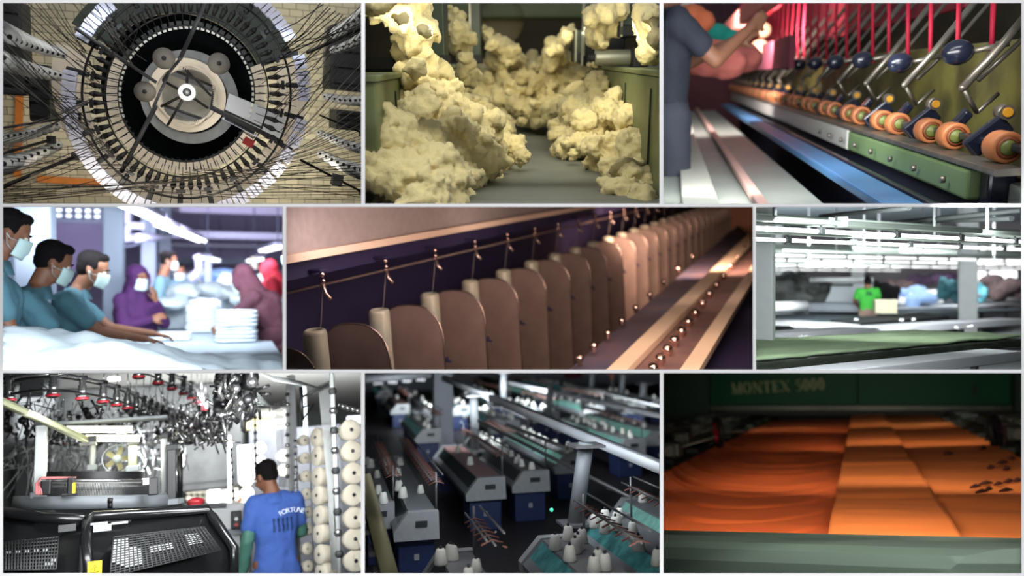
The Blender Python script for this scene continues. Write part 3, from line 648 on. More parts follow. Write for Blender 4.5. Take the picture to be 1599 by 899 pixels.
long_('roller_shaft', 'shaft', 'dark steel shaft carrying the tan rollers', 1.0, -.265, .025, .025, 2.2, 13, m_knob, None, 'shaft_body')
long_('support_bar', 'machine bar', 'grey support bar under the rollers above the green rail', .95, -.325, .09, .02, 2.3, 13, m_rod, None, 'bar_body')
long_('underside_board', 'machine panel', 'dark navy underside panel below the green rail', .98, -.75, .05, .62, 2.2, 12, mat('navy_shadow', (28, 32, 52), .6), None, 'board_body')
long_('guide_rail', 'machine rail', 'glossy white rail at the lower right corner', 1.02, -.42, .05, .10, 2.2, 2.58, m_gry, None)
long_('end_bracket', 'bracket', 'dark cast bracket closing the near end of the green rail', .98, -.42, .08, .2, 2.58, 2.65, m_knob, None, 'bracket_body')
# repeating drafting stations
st_knob = st = None
LAB = ['nearest at the right edge', 'second from the right edge', 'third from the right edge', 'fourth from the right edge', 'fifth from the right edge', 'sixth from the right edge', 'seventh from the right edge', 'eighth from the right edge']
def station(k):
    """a pair of slanted rods with its lever"""
    Mx = MC @ T(1.0, yk(k), 0)
    t = thing('rod_pair', '', 'machine rod', Mx)
    MB().tube([(.0, -.02, -.10), (.12, .0, .04), (.80, .12, .92)], .015, 8).make('main_rod', m_rod, t)
    MB().tube([(.06, .02, -.08), (.2, .03, .06), (.84, .15, .84)], .009, 8).make('side_rod', m_rod, t)
    b = MB(); b.tube([(.0, -.02, -.10), (.06, 0, -.19)], .008, 6); b.tube([(.06, 0, -.19), (.14, .05, -.13)], .008, 6); b.ball((.0, -.02, -.10), .014, 8); b.make('lever_link', m_rod, t)
    b = MB(); b.box((.02, .04, -.22), (.035, .05, .09), rx=.3, ry=.6, bev=.01); b.make('lever_hook', m_knob, t); return t
ks = None; cots = None; yarn = None; brk = None
for k in range(-1, 16):
    w_ = ('the %s' % LAB[k+1]) if k+1 < 8 else 'far down the blurred line'
    if k >= 0:
        if st is None: st = station(0); s_ = st; s_['label'] = 'slanted steel rod pair with hooked lever, the '+LAB[0]
        else: s_ = dup(st, MC @ T(1.0, yk(k), 0), ('slanted steel rod pair with hooked lever, '+w_) if k < 7 else 'blurred slanted rod pair, %s down the line' % ORDN[k+1], 'slanted rods of the spinning frame')
        s_['group'] = 'slanted rods of the spinning frame'
        Mk = MC @ T(1.0-.02, yk(k), zat(108+4*(k > 0)+6*(k == 1)-1*(k == 2), yk(k)))
        if ks is None:
            ks = thing('pressure_knob', '', 'knob', Mk); b = MB(); b.ball((0, 0, 0), (.052, .042, .044), 14); b.make('ball', m_knob, ks); MB().cyl((.04, 0, 0), (.16, 0, .02), .010, n=8).make('stem', m_rod, ks); kk = ks
        else: kk = dup(ks, Mk)
        kk['label'] = ('glossy navy oval knob, '+w_) if k < 7 else 'tiny blurred navy knob, %s down the line' % ORDN[k+1]; kk['group'] = 'navy knobs'
    for q in range(2):
        yy = yk(k)+SP*.38*q-.02
        Mq = MC @ T(.985, yy, -.267) @ SC(.56)
        if yy < 2.2: continue
        if cots is None:
            cots = thing('roller_cot', '', 'roller', Mq)
            MB().lathe([(.045, -.095), (.078, -.095), (.085, -.085), (.085, .045), (.078, .055), (.045, .055), (.045, -.095)], 22, RX(pi/2)).make('cot', m_cop, cots)
            MB().lathe([(.045, .056), (.062, .058), (.045, .06)], 20, RX(pi/2)).make('end_ring', m_cop2, cots)
            MB().lathe([(.001, .075), (.03, .07), (.042, .06), (.042, -.1), (.001, -.1)], 16, RX(pi/2)).make('bearing', mat('green_bearing', (112, 120, 58), .4), cots); cc = cots
        else: cc = dup(cots, Mq)
        cc['label'] = ('tan roller cot, green bearing, %s of the pair %s' % (('nearer', 'farther')[q], w_)) if k < 6 else 'small blurred tan roller cot, %s of pair %s down the line' % (('nearer', 'farther')[q], ORDN[k+1]); cc['group'] = 'tan roller cots'
    Mb = MC @ T(1.02, yk(k)+SP*.68, -.24) @ SC(.7)
    if yk(k)+SP*.58 > 2.2:
        if brk is None:
            brk = thing('roller_bracket', '', 'bracket', Mb); b = MB(); b.box((0, 0, -.02), (.20, .05, .10), ry=-.7, bev=.02); b.make('arm', m_knob, brk)
            b = MB(); b.cyl((.06, -.04, .09), (.06, .04, .09), .035, n=16); b.make('clamp_disc', m_rod, brk); MB().cyl((.06, -.05, .09), (.06, -.04, .09), .022, n=12).make('cap', m_yel, brk); cc = brk
        else: cc = dup(brk, Mb)
        cc['label'] = ('dark bracket with yellow cap over the rollers, '+w_) if k < 7 else 'blurred dark bracket, %s down the roller line' % ORDN[k+1]; cc['group'] = 'dark roller brackets'
    for q in (0, 1):
        yy = yk(k)+.5*SP*q+.2
        if yy < 2.2: continue
        Mq = MC @ T(1.15, yy, .22)
        if yarn is None:
            yarn = MB().tube([(.01, 0, -.22), (-.01, 0, .1), (0, 0, .5), (-.02, 0, 1.5)], .010, 6).make('red_yarn', m_redy, None, Mq); cc = yarn
        else: cc = yarn.copy(); sc.collection.objects.link(cc); cc.matrix_world = Mq
        tag(cc, ('red hanging yarn, %s of the pair %s' % (('nearer', 'farther')[q], w_)) if k < 6 else 'blurred thin red yarn, %s of pair %s down the line' % (('nearer', 'farther')[q], ORDN[k+1]), 'yarn', 'hanging red yarns')
# red bobbins on the far creel and the blurred lights
b = MB(); b.lathe([(.001, -.16), (.05, -.16), (.09, -.13), (.11, 0), (.09, .13), (.05, .16), (.001, .16)], 14); rb = None
m_rb = mat('red_bobbin_yarn', (196, 44, 56), .8, bump=.2); m_rb2 = mat('coral_bobbin_yarn', (214, 120, 108), .8)
for r in range(3):
    for k in range(16):
        Mq = MC @ T(.9+.3*r, 5.2+k*.55, .74+.3*r-.01*k)
        if rb is None: rb = b.make('roving_bobbin', m_rb, None, Mq); cc = rb
        else: cc = rb.copy(); sc.collection.objects.link(cc); cc.matrix_world = Mq
        tag(cc, 'red roving bobbin in the %s blurred row, %s along' % (('lowest', 'middle', 'highest')[r], ORDN[k]), 'bobbin', ('lowest', 'middle', 'highest')[r]+' row of red bobbins')
long_('creel_rail', 'machine rail', 'coral coloured creel rail slanting down to the far end', .62, .46, .10, .14, 4.2, 13, m_rb2, None)
long_('creel_rail', 'machine rail', 'pink lower creel board above the far knobs', .9, .12, .05, .25, 6.5, 13, mat('dim_magenta_board', (120, 52, 70), .8), None)
long_('creel_board', 'machine board', 'deep red board behind the hanging yarns', 1.5, .95, .05, 1.4, 4.6, 14, mat('deep_red', (120, 22, 38), .7), None, 'board_body')
for k, (px, py, y, r) in enumerate(((1192, 47, 9, .11), (1186, 76, 8.5, .13), (1176, 30, 11, .12), (1150, 98, 10, .12))):
    o = MB().ball((0, 0, 0), r*.7, 10).make('lamp_bulb', mat('warm_bulb', (250, 190, 150), .4, emit=1.0), None, MC @ T(C3.at(px, py, y))); tag(o, 'warm glowing out-of-focus lamp, ' + ('upper of the bright pair', 'lower and brighter of the pair', 'highest near the creel rail', 'faint one beside the far end')[k], 'lamp')
# the far hall behind
b = MB(); b.box((0, 15.8, 0), (14, .1, 8)); struct(b, 'wall_back', mat('dim_wall_red', (120, 70, 78), .8, col2=(40, 34, 44), vscale=.5), MC)
# the blurred worker at the left edge with bright cloths
pw = C3.at(1036, 116, 4.9)
person('blurred person in dark grey clothes at the left edge reaching towards the red bobbins', MC @ T(pw.x, pw.y, -1.28) @ RZ(-1.2) @ SC(1.12), dict(elR=(.26, .18, 1.2), wrR=(.16, .42, 1.36), elL=(-.2, .22, 1.2), wrL=(-.05, .42, 1.3)), 0, -.2, 0, mat('dark_grey_clothes', (40, 44, 56), .85), mat('grey_trousers', (58, 62, 74), .85), voxel=.014)
def blob3(px, py, y, r, m, lab, nm, cat):
    b = MB(); b.ball((0, 0, 0), (r, r*.8, r*.6), 10); b.ball((r*.5, 0, -r*.2), (r*.7, r*.6, r*.5), 9); b.ball((-r*.5, .02, r*.1), (r*.6, r*.5, r*.45), 9)
    tag(fuse(b, nm, m, None, MC @ T(C3.at(px, py, y)), .02, 2, [(.05, .08)]), lab, cat)
blob3(1116, 60, 6.0, .16, mat('teal_bright_cloth', (40, 176, 158), .8), 'bright teal cloth bundle near the far end of the frame', 'cloth_bundle', 'cloth'); blob3(1112, 92, 5.6, .20, mat('coral_cloth', (236, 132, 122), .8), 'coral pink cloth below the teal bundle', 'cloth_bundle', 'cloth'); blob3(1142, 86, 6.4, .2, mat('coral_cloth'), 'second coral cloth beside the warm lamps', 'cloth_bundle', 'cloth')
blob3(1046, 14, 6.5, .18, mat('pale_cloth3', (222, 214, 206), .8), 'pale cloth in the top left corner above the person', 'cloth_bundle', 'cloth'); blob3(1078, 28, 5.6, .14, mat('orange_cloth3', (206, 110, 70), .8), 'orange-brown cloth beside the head of the person', 'cloth_bundle', 'cloth')
confine(1034.5, 3, 1596.5, 319.3)
# ================================================================ bay 4: garment workers sorting white cloth at a long table
D = Panel(357, 434, 2.4, 1.45); D.b = (3, 321.5, 442.8, 578.3); MD = D.M
lamp(D, 150, 330, 3.15, 150, 560, 4.6, 1.3, .25, 8.64, (.84, .93, 1))
lamp(D, 330, 330, 3.2, 330, 540, 5.2, .8, .25, 9.6, (.84, .93, 1))
lamp(D, 170, 332, 5.9, 220, 480, 8.4, 1.6, .35, 20, (.86, .93, 1))
lamp(D, 380, 332, 6.2, 360, 480, 8.4, 1.0, .35, 27.0, (.86, .93, 1))
lamp(D, 220, 332, 9.3, 240, 420, 13, 3.5, .5, 91.0, (.88, .88, 1))
lamp(D, 270, 336, 6.9, 285, 480, 9.2, 2.0, .3, 46, (.86, .93, 1))
lamp(D, 380, 330, 10.5, 380, 370, 15, 3, .5, 112.0, (.85, .82, 1))
lamp(D, 10, 400, 3.3, 180, 440, 6.0, .3, .6, 9.6, (.84, .93, 1))
m_teal = mat('teal_shirt', (88, 134, 150), .85, var=.12, vscale=6); m_teal2 = mat('teal_shirt_far', (96, 130, 144), .85)
m_maskw = mat('pale_mask', (205, 232, 232), .7); m_cloth = mat('white_cloth', (214, 226, 234), .9, bump=.15, bscale=30); m_clothb = mat('bluish_cloth', (196, 212, 222), .9, bump=.15)
m_purp = mat('purple_robe', (68, 26, 84), .85, var=.2); m_maro = mat('maroon_robe', (70, 30, 46), .85, var=.2); m_red4 = mat('red_robe', (190, 40, 60), .8)
m_colm = mat('pale_blue_column', (146, 158, 178), .7, var=.06, vscale=1); m_wallD = mat('hazed_lilac_wall', (140, 132, 164), .85, var=.1); m_ceilD = mat('hazed_lilac_ceiling', (158, 154, 180), .85, var=.1, vscale=.6)  # the room's milky haze is put into the lilac tones
m_tubeD = mat('lit_tube', (245, 250, 255), .4, emit=4.0); m_winD = mat('bright_window', (228, 245, 250), .4, emit=1.6); m_frD = mat('dark_bar', (76, 84, 104), .6)
m_flD = mat('grey_floor', (120, 124, 138), .6); m_tab = mat('grey_table', (168, 182, 194), .5); m_lil = mat('hazed_lilac_steel', (150, 150, 176), .5)
b = MB(); b.box((0, 10.2, -.05), (10, 15.4, .1)); struct(b, 'floor', m_flD, MD)
b = MB(); b.box((0, 17.6, 2), (16, .1, 7)); struct(b, 'wall_back', m_wallD, MD)
b = MB(); b.box((0, 13.5, 2.85), (12, 8, .1)); [b.box((0, y, 2.74), (12, .2, .16)) for y in (11, 12.5, 14, 15.5)]; struct(b, 'ceiling', m_ceilD, MD)
# table
t = thing('work_table', 'long pale work table running away down the room under the cloth', 'table', MD @ T(-.2, 3.2, 0))
MB().box((0, 6, .87), (1.12, 12, .06), bev=.01).make('table_top', m_tab, t)
for sx in (-.5, .5):
    for y in (.3, 3, 6, 9, 11.7): MB().box((sx, y, .42), (.06, .06, .84)).make('leg', m_lil, t)
# columns
for px0, px1, y, lab in ((26, 84, 6.2, 'broad pale blue column at left behind the nearest men'), (162, 194, 9.0, 'pale column behind the second and third men'), (221, 244, 12.5, 'far pale column behind the standing man in the middle'), (248, 268, 14.5, 'furthest thin pale column near the middle')):
    a = D.at(px0, 434, y).x; c = D.at(px1, 434, y).x
    o = MB().box((0, 0, 1.9), (c-a, c-a, 3.8), bev=.02).box((0, 0, 3.6), ((c-a)*1.15, (c-a)*1.15, .25), bev=.02).box((0, 0, .1), ((c-a)*1.08,)*2+(.2,), bev=.01).make('column', m_colm, None, MD @ T((a+c)/2, y, 0)); tag(o, lab, 'column')
# windows high on the left and at the far left
def window(n, px0, py0, px1, py1, y, bars):
    a = D.at(px0, py0, y); c = D.at(px1, py1, y); w_, h_ = c.x-a.x, a.z-c.z
    b = MB(); b.box((0, 0, 0), (w_, .04, h_)); o = tag(b.make('window_%d' % n, m_winD, None, MD @ T((a+c)/2)), kind='structure')
    b = MB()
    for i in range(bars+1): b.box((-w_/2+w_*i/bars, -.04, 0), (.05, .05, h_))
    b.box((0, -.04, 0), (w_, .05, .04)); b.box((0, -.04, h_/2), (w_, .05, .06)); b.box((0, -.04, -h_/2), (w_, .05, .08)); b.make('window_frame', m_frD, o)
window(1, 86, 322, 160, 345, 12.4, 5); window(2, 194, 336, 206, 362, 12.4, 1); window(3, 14, 395, 25, 450, 7.5, 1)
a = D.at(84, 330, 12.6); c = D.at(168, 425, 12.6); struct(MB().box((a+c)/2, (c.x-a.x, .05, a.z-c.z)), 'trim_20', mat('dark_shutter', (84, 76, 104), .8), MD)
# strip lights
def strip(px, py, px2, py2, h, lab, n=1, wd=.16, grp=None, ys=None):
    a, c = (D.at(px, py, ys[0]), D.at(px2, py2, ys[1])) if ys else (D.onz(px, py, h), D.onz(px2, py2, h)); d = c-a
    t = thing('strip_light', lab, 'ceiling light', MD @ T(a) @ RZ(-math.atan2(d.x, d.y)), grp)
    MB().box((0, d.length/2, .04), (wd*1.2, d.length, .05), bev=.01).make('housing', m_lil, t)
    for sx in (-.28, .28): MB().cyl((sx*wd, .05, 0), (sx*wd, d.length-.05, 0), .025, n=8).make('tube', m_tubeD, t)
    for y in (.15, d.length-.15): MB().tube([(0, y, .05), (0, y, .9)], .008, 5).make('hanger', m_frD, t)
strip(193, 318, 246, 348, 2.35, 'near bright strip light at the top of the long left-hand row', ys=(7.5, 9.4))
strip(250, 350, 316, 398, 2.35, 'long bright strip light in the middle of the left-hand row', ys=(9.5, 13.6))
strip(320, 402, 344, 422, 2.35, 'far small strip light ending the left-hand row', ys=(13.8, 16.8))
strip(436, 385, 410, 402, 2.3, 'near strip light of the short right-hand row', ys=(12, 14)); strip(406, 404, 384, 418, 2.3, 'far strip light of the short right-hand row', ys=(14.2, 16.8))
# hanging pieces
def card(px0, py0, px1, py1, y, m, lab, nm='hanging_sign'):
    a = D.at(px0, py0, y); c = D.at(px1, py1, y); t = thing(nm, lab, 'sign', MD @ T((a+c)/2)); MB().box((0, 0, 0), (c.x-a.x, .03, a.z-c.z), bev=.005).make('board', m, t)
    MB().tube([(0, 0, (a.z-c.z)/2), (0, 0, (a.z-c.z)/2+.8)], .006, 5).make('cord', m_frD, t)
card(319, 399, 330, 442, 12, m_colm, 'tall pale hanging board at the end of the left light row')
card(391, 401, 402, 420, 13, mat('cream_sign', (216, 206, 190), .7), 'small cream board hanging below the right light row')
t = thing('ceiling_duct', 'wide duct tinted lilac by haze crossing under the ceiling at the right', 'duct', MD @ T(D.at(370, 368, 13))); MB().box((0, 0, 0), (1.9, .2, .12), bev=.02).make('duct_body', m_lil, t); MB().box((0, .1, .7), (1.7, .1, .7), bev=.03).make('duct_panel', m_ceilD, t)
t = thing('ceiling_beam', 'dark steel beam across the far ceiling above the right lights', 'beam', MD @ T(D.at(380, 408, 16))); MB().box((0, 0, 0), (2.6, .1, .12)).make('web', m_frD, t); MB().box((0, 0, .3), (2.6, .1, .06)).make('flange', m_lil, t)
tag(MB().tube([D.at(306, 398, 11)+V((0, 0, 0)), D.at(310, 405, 11), D.at(311, 420, 11), D.at(303, 432, 11), D.at(298, 440, 11)], .05, 8).make('hanging_hose', m_lil, None, MD), 'pale curved hose hanging beside the left light row', 'hose')
tag(MB().tube([D.at(184, 372, 10), D.at(262, 370, 12)], .05, 8).make('pipe', m_lil, None, MD), 'pale horizontal pipe between the middle columns', 'pipe')
fan_ = thing('wall_fan', 'round wall fan high between the middle columns', 'fan', MD @ T(D.at(198, 352, 11.8)) @ RX(pi/2)); b = MB(); b.lathe([(.27, 0), (.3, .02), (.3, -.02), (.27, 0)], 24); b.make('cage', m_frD, fan_)
for k in range(4): MB().box((.12*cos(k*pi/2), .12*sin(k*pi/2), 0), (.2, .09, .01), rz=k*pi/2, ry=.3).make('blade', m_lil, fan_)
# workers
G4 = None
def P4(px, y, rz=0): q = D.at(px, 434, y); return MD @ T(q.x, y, 0) @ RZ(rz)
# local person faces +y; rz=-pi/2 faces +x (towards the table)
f1 = -pi/2+.25
person('masked person in teal shirt cut off by the left edge, nearest and largest', P4(-20, 4.75, f1), dict(head=(0, .10, 1.68), neck=(0, .03, 1.53), shL=(-.2, .0, 1.45), shR=(.2, 0, 1.45), chest=(0, .02, 1.33), elR=(.24, .1, 1.15), wrR=(.18, .34, 1.06), elL=(-.24, .1, 1.15), wrL=(-.18, .34, 1.06)), 0, -.45, 0, m_teal, m_frD, mask=m_maskw)
person('masked person in teal shirt looking down, second from the left edge', P4(34, 5.15, f1-.1), dict(head=(0, .16, 1.53), neck=(0, .07, 1.39), shL=(-.19, .02, 1.31), shR=(.19, .02, 1.31), chest=(0, .04, 1.2), waist=(0, .0, 1.02), pelvis=(0, -.05, .9), elR=(.2, .2, 1.09), wrR=(.12, .42, 1.02), elL=(-.2, .18, 1.06), wrL=(-.12, .42, 1.04)), .1, -.42, 0, m_teal, m_frD, mask=m_maskw, handR=((0, 1, -.1), (0, 0, -1), -1, .4))
person('masked person in teal shirt reaching to the cloth stacks, third from left', P4(94, 6.0, f1-.15), dict(head=(.02, .20, 1.50), neck=(0, .10, 1.37), shL=(-.19, .05, 1.29), shR=(.19, .04, 1.29), chest=(0, .05, 1.17), pelvis=(0, -.08, .9), waist=(0, -.02, 1.02), elR=(.17, .24, 1.08), wrR=(.12, .52, 1.02), elL=(-.20, .30, 1.08), wrL=(-.12, .58, 1.04)), -.1, -.35, 0, m_teal, m_frD, mask=m_maskw, handR=((0, 1, -.2), (0, 0, -1), -1, .5), handL=((.1, 1, -.2), (0, 0, -1), 1, .5))
person('masked person in purple robe and head scarf with a hand at the chin', P4(211, 8.3, -.9-pi/2+.2), dict(head=(0, .04, 1.44), neck=(0, .0, 1.31), shL=(-.17, 0, 1.23), shR=(.17, 0, 1.23), chest=(0, .01, 1.1), waist=(0, 0, .95), elL=(-.24, .12, 1.0), wrL=(-.06, .2, 1.22), elR=(.22, .1, .98), wrR=(.05, .24, 1.05)), -.2, -.1, 0, m_purp, m_purp, hair=None, mask=m_maskw, scarf=m_purp, sleeve='long', fat=1.25, handL=((.2, 0, 1), (.3, -1, 0), 1, .5))
person('masked person in teal shirt standing upright behind the purple robe', P4(253, 10.6, f1-.3), dict(head=(0, .08, 1.66)), .1, -.2, 0, m_teal2, m_frD, mask=m_maskw, voxel=.014)
person('distant masked person with only the head visible behind the stacks', P4(281, 12.0, pi), dict(head=(0, .03, 1.53), neck=(0, 0, 1.40), shL=(-.18, 0, 1.33), shR=(.18, 0, 1.33)), 0, -.2, 0, m_teal2, m_frD, mask=m_maskw, voxel=.016)
person('person in dark maroon robe and head scarf leaning over the right side', P4(436, 7.3, 1.15), dict(head=(0, .34, 1.43), neck=(0, .22, 1.34), shL=(-.18, .16, 1.26), shR=(.18, .14, 1.26), chest=(0, .12, 1.14), waist=(0, .0, .98), pelvis=(0, -.06, .88), elL=(-.22, .34, 1.08), wrL=(-.1, .52, 1.0), elR=(.22, .34, 1.08), wrR=(.12, .52, 1.0)), 0, -.5, 0, m_maro, m_maro, hair=None, mask=m_maskw, scarf=m_maro, sleeve='long', fat=1.35)
person('person in bright red robe standing behind the maroon one at right', P4(425, 9.6, 1.5), dict(head=(0, .05, 1.52)), 0, -.3, 0, m_red4, m_red4, hair=None, mask=m_maskw, scarf=m_red4, sleeve='long', fat=1.2, voxel=.014)
person('person in grey-green top cut off by the right edge of the bay', P4(470, 6.6, 1.4), dict(head=(0, .05, 1.66)), 0, -.3, 0, mat('grey_green_top', (92, 106, 112), .8), m_frD, sleeve='long', mask=m_maskw)
# folded stacks: every folded garment is its own thing
fold = MB()
def slab(w_, d_, h_, sd):
    b = MB(); r_ = random.Random(sd)
    def fn(u, v):
        a = 2*pi*u; r = 1+.05*noise.noise(V((cos(a)*2, sin(a)*2, sd)))
        cx = max(-1, min(1, 1.25*cos(a))); sy = max(-1, min(1, 1.25*sin(a))); k = sin(pi*v)**.35 if 0 < v < 1 else .02
        kk = .93+.07*k if 0 < v < 1 else .01
        return V((cx*w_/2*r*kk, sy*d_/2*r*kk, h_*v+.006*noise.noise(V((cx*3, sy*3, sd)))))
    b.grid(fn, 24, 6); return b
slabs = [slab(.31, .27, .036, i) for i in range(5)]; cache = {}
def stack(x, y, n, z, w_, lab, grp, seed, th=1.0, m=None):
    r_ = random.Random(seed)
    for i in range(n):
        k = (i+seed) % 5; Mq = MD @ T(x+r_.uniform(-.008, .008), y+r_.uniform(-.01, .01), z+i*.034*th) @ RZ(r_.uniform(-.06, .06)) @ SC(w_/.31, 1, th)
        mm = m or m_cloth
        if (k, mm.name) not in cache: o = slabs[k].make('folded_garment', mm, None, Mq); cache[(k, mm.name)] = o
        else: o = cache[(k, mm.name)].copy(); sc.collection.objects.link(o); o.matrix_world = Mq
        tag(o, lab+(', bottom one' if i == 0 else ', topmost one' if i == n-1 else ', %s from the bottom' % ORDN[i]), 'folded cloth', grp)
def stk(px0, px1, pyb, pyt, lab, grp, seed, dz=0, th=1.0, m=None):
    a = D.onz((px0+px1)/2, pyb, .905+dz); y = a.y+.13; w_ = (px1-px0)*a.y/FPX; n = max(1, round((pyb-pyt)*a.y/FPX/(.034*th)))
    stack(a.x, y, n, .905+dz, w_, lab, grp, seed, th, m)
stk(341, 399, 535, 490, 'folded white garment in the tall near stack at right', 'tall near stack of folded garments', 1)
stk(293, 340, 519, 480, 'folded white garment in the stack just left of the near one', 'second stack of folded garments', 2)
stk(251, 292, 513, 480, 'folded white garment in the middle stack', 'middle stack of folded garments', 3)
stk(212, 250, 512, 490, 'folded white garment in the low stack by the reaching hands', 'low stack by the hands', 4)
stk(234, 291, 532, 520, 'flat folded white piece lying in front of the middle stack', 'flat pieces in front of the stacks', 5)
stk(346, 388, 508, 470, 'folded white garment in the stack behind the tall near one', 'rear right stack of folded garments', 6)
stk(314, 350, 498, 470, 'folded white garment in the rear middle stack', 'rear middle stack of folded garments', 7)
stk(268, 312, 496, 468, 'folded white garment in the rear left stack', 'rear left stack of folded garments', 8)
stk(232, 268, 502, 476, 'folded white garment in the far left rear stack', 'far left rear stack of folded garments', 9)
stk(352, 392, 492, 462, 'folded white garment in the furthest right stack', 'furthest right stack of folded garments', 10)
# soft bundles on top
def bundle(px, py, y, rx, ry, rz, lab, seed, m=None):
    r_ = random.Random(seed); b = MB(); b.ball((0, 0, 0), (rx, ry, rz), 12)
    for i in range(9): b.ball((r_.uniform(-.7, .7)*rx, r_.uniform(-.7, .7)*ry, r_.uniform(-.3, .6)*rz), (rx*.35, ry*.4, rz*.45), 7)
    tag(fuse(b, 'cloth_bundle', m or m_cloth, None, MD @ T(D.at(px, py, y)), .016, 2, [(.05, .09), (.02, .04)]), lab, 'cloth bundle')
bundle(288, 455, 9.0, .18, .2, .09, 'rolled white bundle crowning the rear left stacks', 1)
bundle(330, 453, 9.2, .19, .2, .09, 'puffy white bundle beside the rolled one', 2); bundle(360, 460, 9.0, .17, .2, .07, 'lower white bundle at the right of the pair', 3)
bundle(382, 468, 8.4, .14, .2, .08, 'small white bundle by the maroon sleeve', 4); bundle(262, 474, 8.8, .22, .2, .07, 'flattened white bundle on the far left stacks', 5)
bundle(352, 434, 12.5, .35, .3, .14, 'pale blue bundle on the far table behind the stacks', 6, mat('pale_blue_cloth', (130, 165, 215), .9)); bundle(326, 434, 13, .35, .3, .13, 'far white bundle left of the blue one', 7); bundle(372, 441, 12, .3, .3, .14, 'far pale bundle right of the blue one', 8, m_clothb)
# the blurred heap of loose cloth in the foreground
def heap(u, v):
    x = -2.2+u*2.75; y = 3.0+v*2.6; q = D.at(0, 434, y)
    base = .94+.13*math.exp(-((x+.75)/.55)**2-((y-4.5)/.8)**2)+.30*math.exp(-((x+1.5)/.6)**2-((y-4.2)/.8)**2)+.09*math.exp(-((x+.45)/.5)**2-((y-4.0)/.6)**2)
    n_ = noise.fractal(V((x*2.2, y*2.2, .3)), 1, 2, 4)*.07+.04*abs(noise.noise(V((x*5, y*3, 5))))
    edge = min(1, max(0, (1.0-u)*8))*min(1, max(0, (1-v)*5)); e2 = min(1, max(0, (y-3.0)*9+.3))
    return V((x, y, (.905 if edge < 1 else .9)+(base-.9+n_)*edge*e2))
b = MB(); b.grid(heap, 90, 80); o = tag(b.make('loose_cloth_heap', m_cloth, None, MD), 'big soft heap of loose white cloth filling the foreground', 'cloth heap', None, 'stuff')
sd = o.modifiers.new('thickness', 'SOLIDIFY'); sd.thickness = .02
b = MB(); b.box((-1.75, 4.2, .85), (2.0, 2.6, .06), bev=.01); t = thing('side_table', 'pale side table hidden under the loose cloth at left', 'table', MD); b.make('table_top', m_tab, t)
for x in (-2.6, -.85):
    for y in (3.0, 5.4): MB().box((x, y, .41), (.06, .06, .82)).make('leg', m_lil, t)
confine(3, 321.5, 442.8, 578.3)
# ================================================================ bay 5: row of bobbins between curved separator plates
E = Panel(1328, 253, 1.62, 0.0); E.b = (445.5, 321.5, 1176.8, 578.3); ME = E.M
lamp(E, 640, 330, 4.9, 560, 560, 6.5, 1.4, .3, 11.384, (1, .82, .76))
lamp(E, 1000, 332, 5.2, 900, 520, 8.0, 1.5, .3, 45.76, (1, .76, .58))
lamp(E, 1120, 335, 6.5, 1000, 480, 11.0, 1.5, .5, 15.12, (1, .76, .58))
lamp(E, 1165, 480, 5.0, 850, 420, 8.0, .3, .8, 14.976, (1, .8, .66))
lamp(E, 840, 350, 7.5, 700, 335, 8.6, 1.2, .2, 2.5, (1, .84, .72))
lamp(E, 1120, 330, 12, 1150, 345, 20, 2, .5, 150, (1, .7, .5))
lamp(E, 1140, 340, 9, 1080, 420, 14, 1.5, .5, 8, (1, .78, .64))
m_bob = mat('bone_plastic', (176, 168, 152), .35, col2=(150, 150, 140), vscale=4); m_sep = mat('brushed_separator', (150, 126, 120), .4, .15, var=.25, vscale=3)
m_rim = mat('polished_rim', (190, 165, 160), .25, .9); m_navy = mat('navy_cavity', (30, 20, 62), .8); m_lip = mat('beige_lip', (214, 184, 166), .5)
m_pan = mat('grey_mauve_panel', (150, 136, 136), .7, var=.12, vscale=14, bump=.15, bscale=90); m_railE = mat('polished_rail', (248, 216, 190), .3, .0, spec=.8); m_tray = mat('brown_tray', (150, 112, 104), .6, col2=(110, 84, 88), vscale=2)
m_chr = mat('chrome_glint', (235, 200, 190), .12, 1.0)
p0 = E.onz(491, 514, -1.0); p8 = E.onz(925, 377, -1.0); dv = (p8-p0)/8; dn = dv.normalized(); ang = math.atan2(-dv.x, dv.y)
ORD = ['nearest', 'second', 'third', 'fourth', 'fifth', 'sixth', 'seventh', 'eighth', 'ninth', 'tenth', 'eleventh', 'twelfth']
def PK(k, dx=0, z=-1.0): return ME @ T(p0+dv*k+V((dx, 0, z+1.0))) @ RZ(ang)
Wd = dv.length; bob = None; sep = None; gd = None
def plate():
    o = []; w_ = .33; h_ = 1.75; n = 14
    for i in range(n+1):
        a = pi*i/n; o.append((w_*(abs(cos(a))**.75)*(1 if cos(a) > 0 else -1), -.34+.34*sin(a)**.9 if 0 < a < pi else -.34))
    return [(w_, -h_)]+o+[(-w_, -h_)]
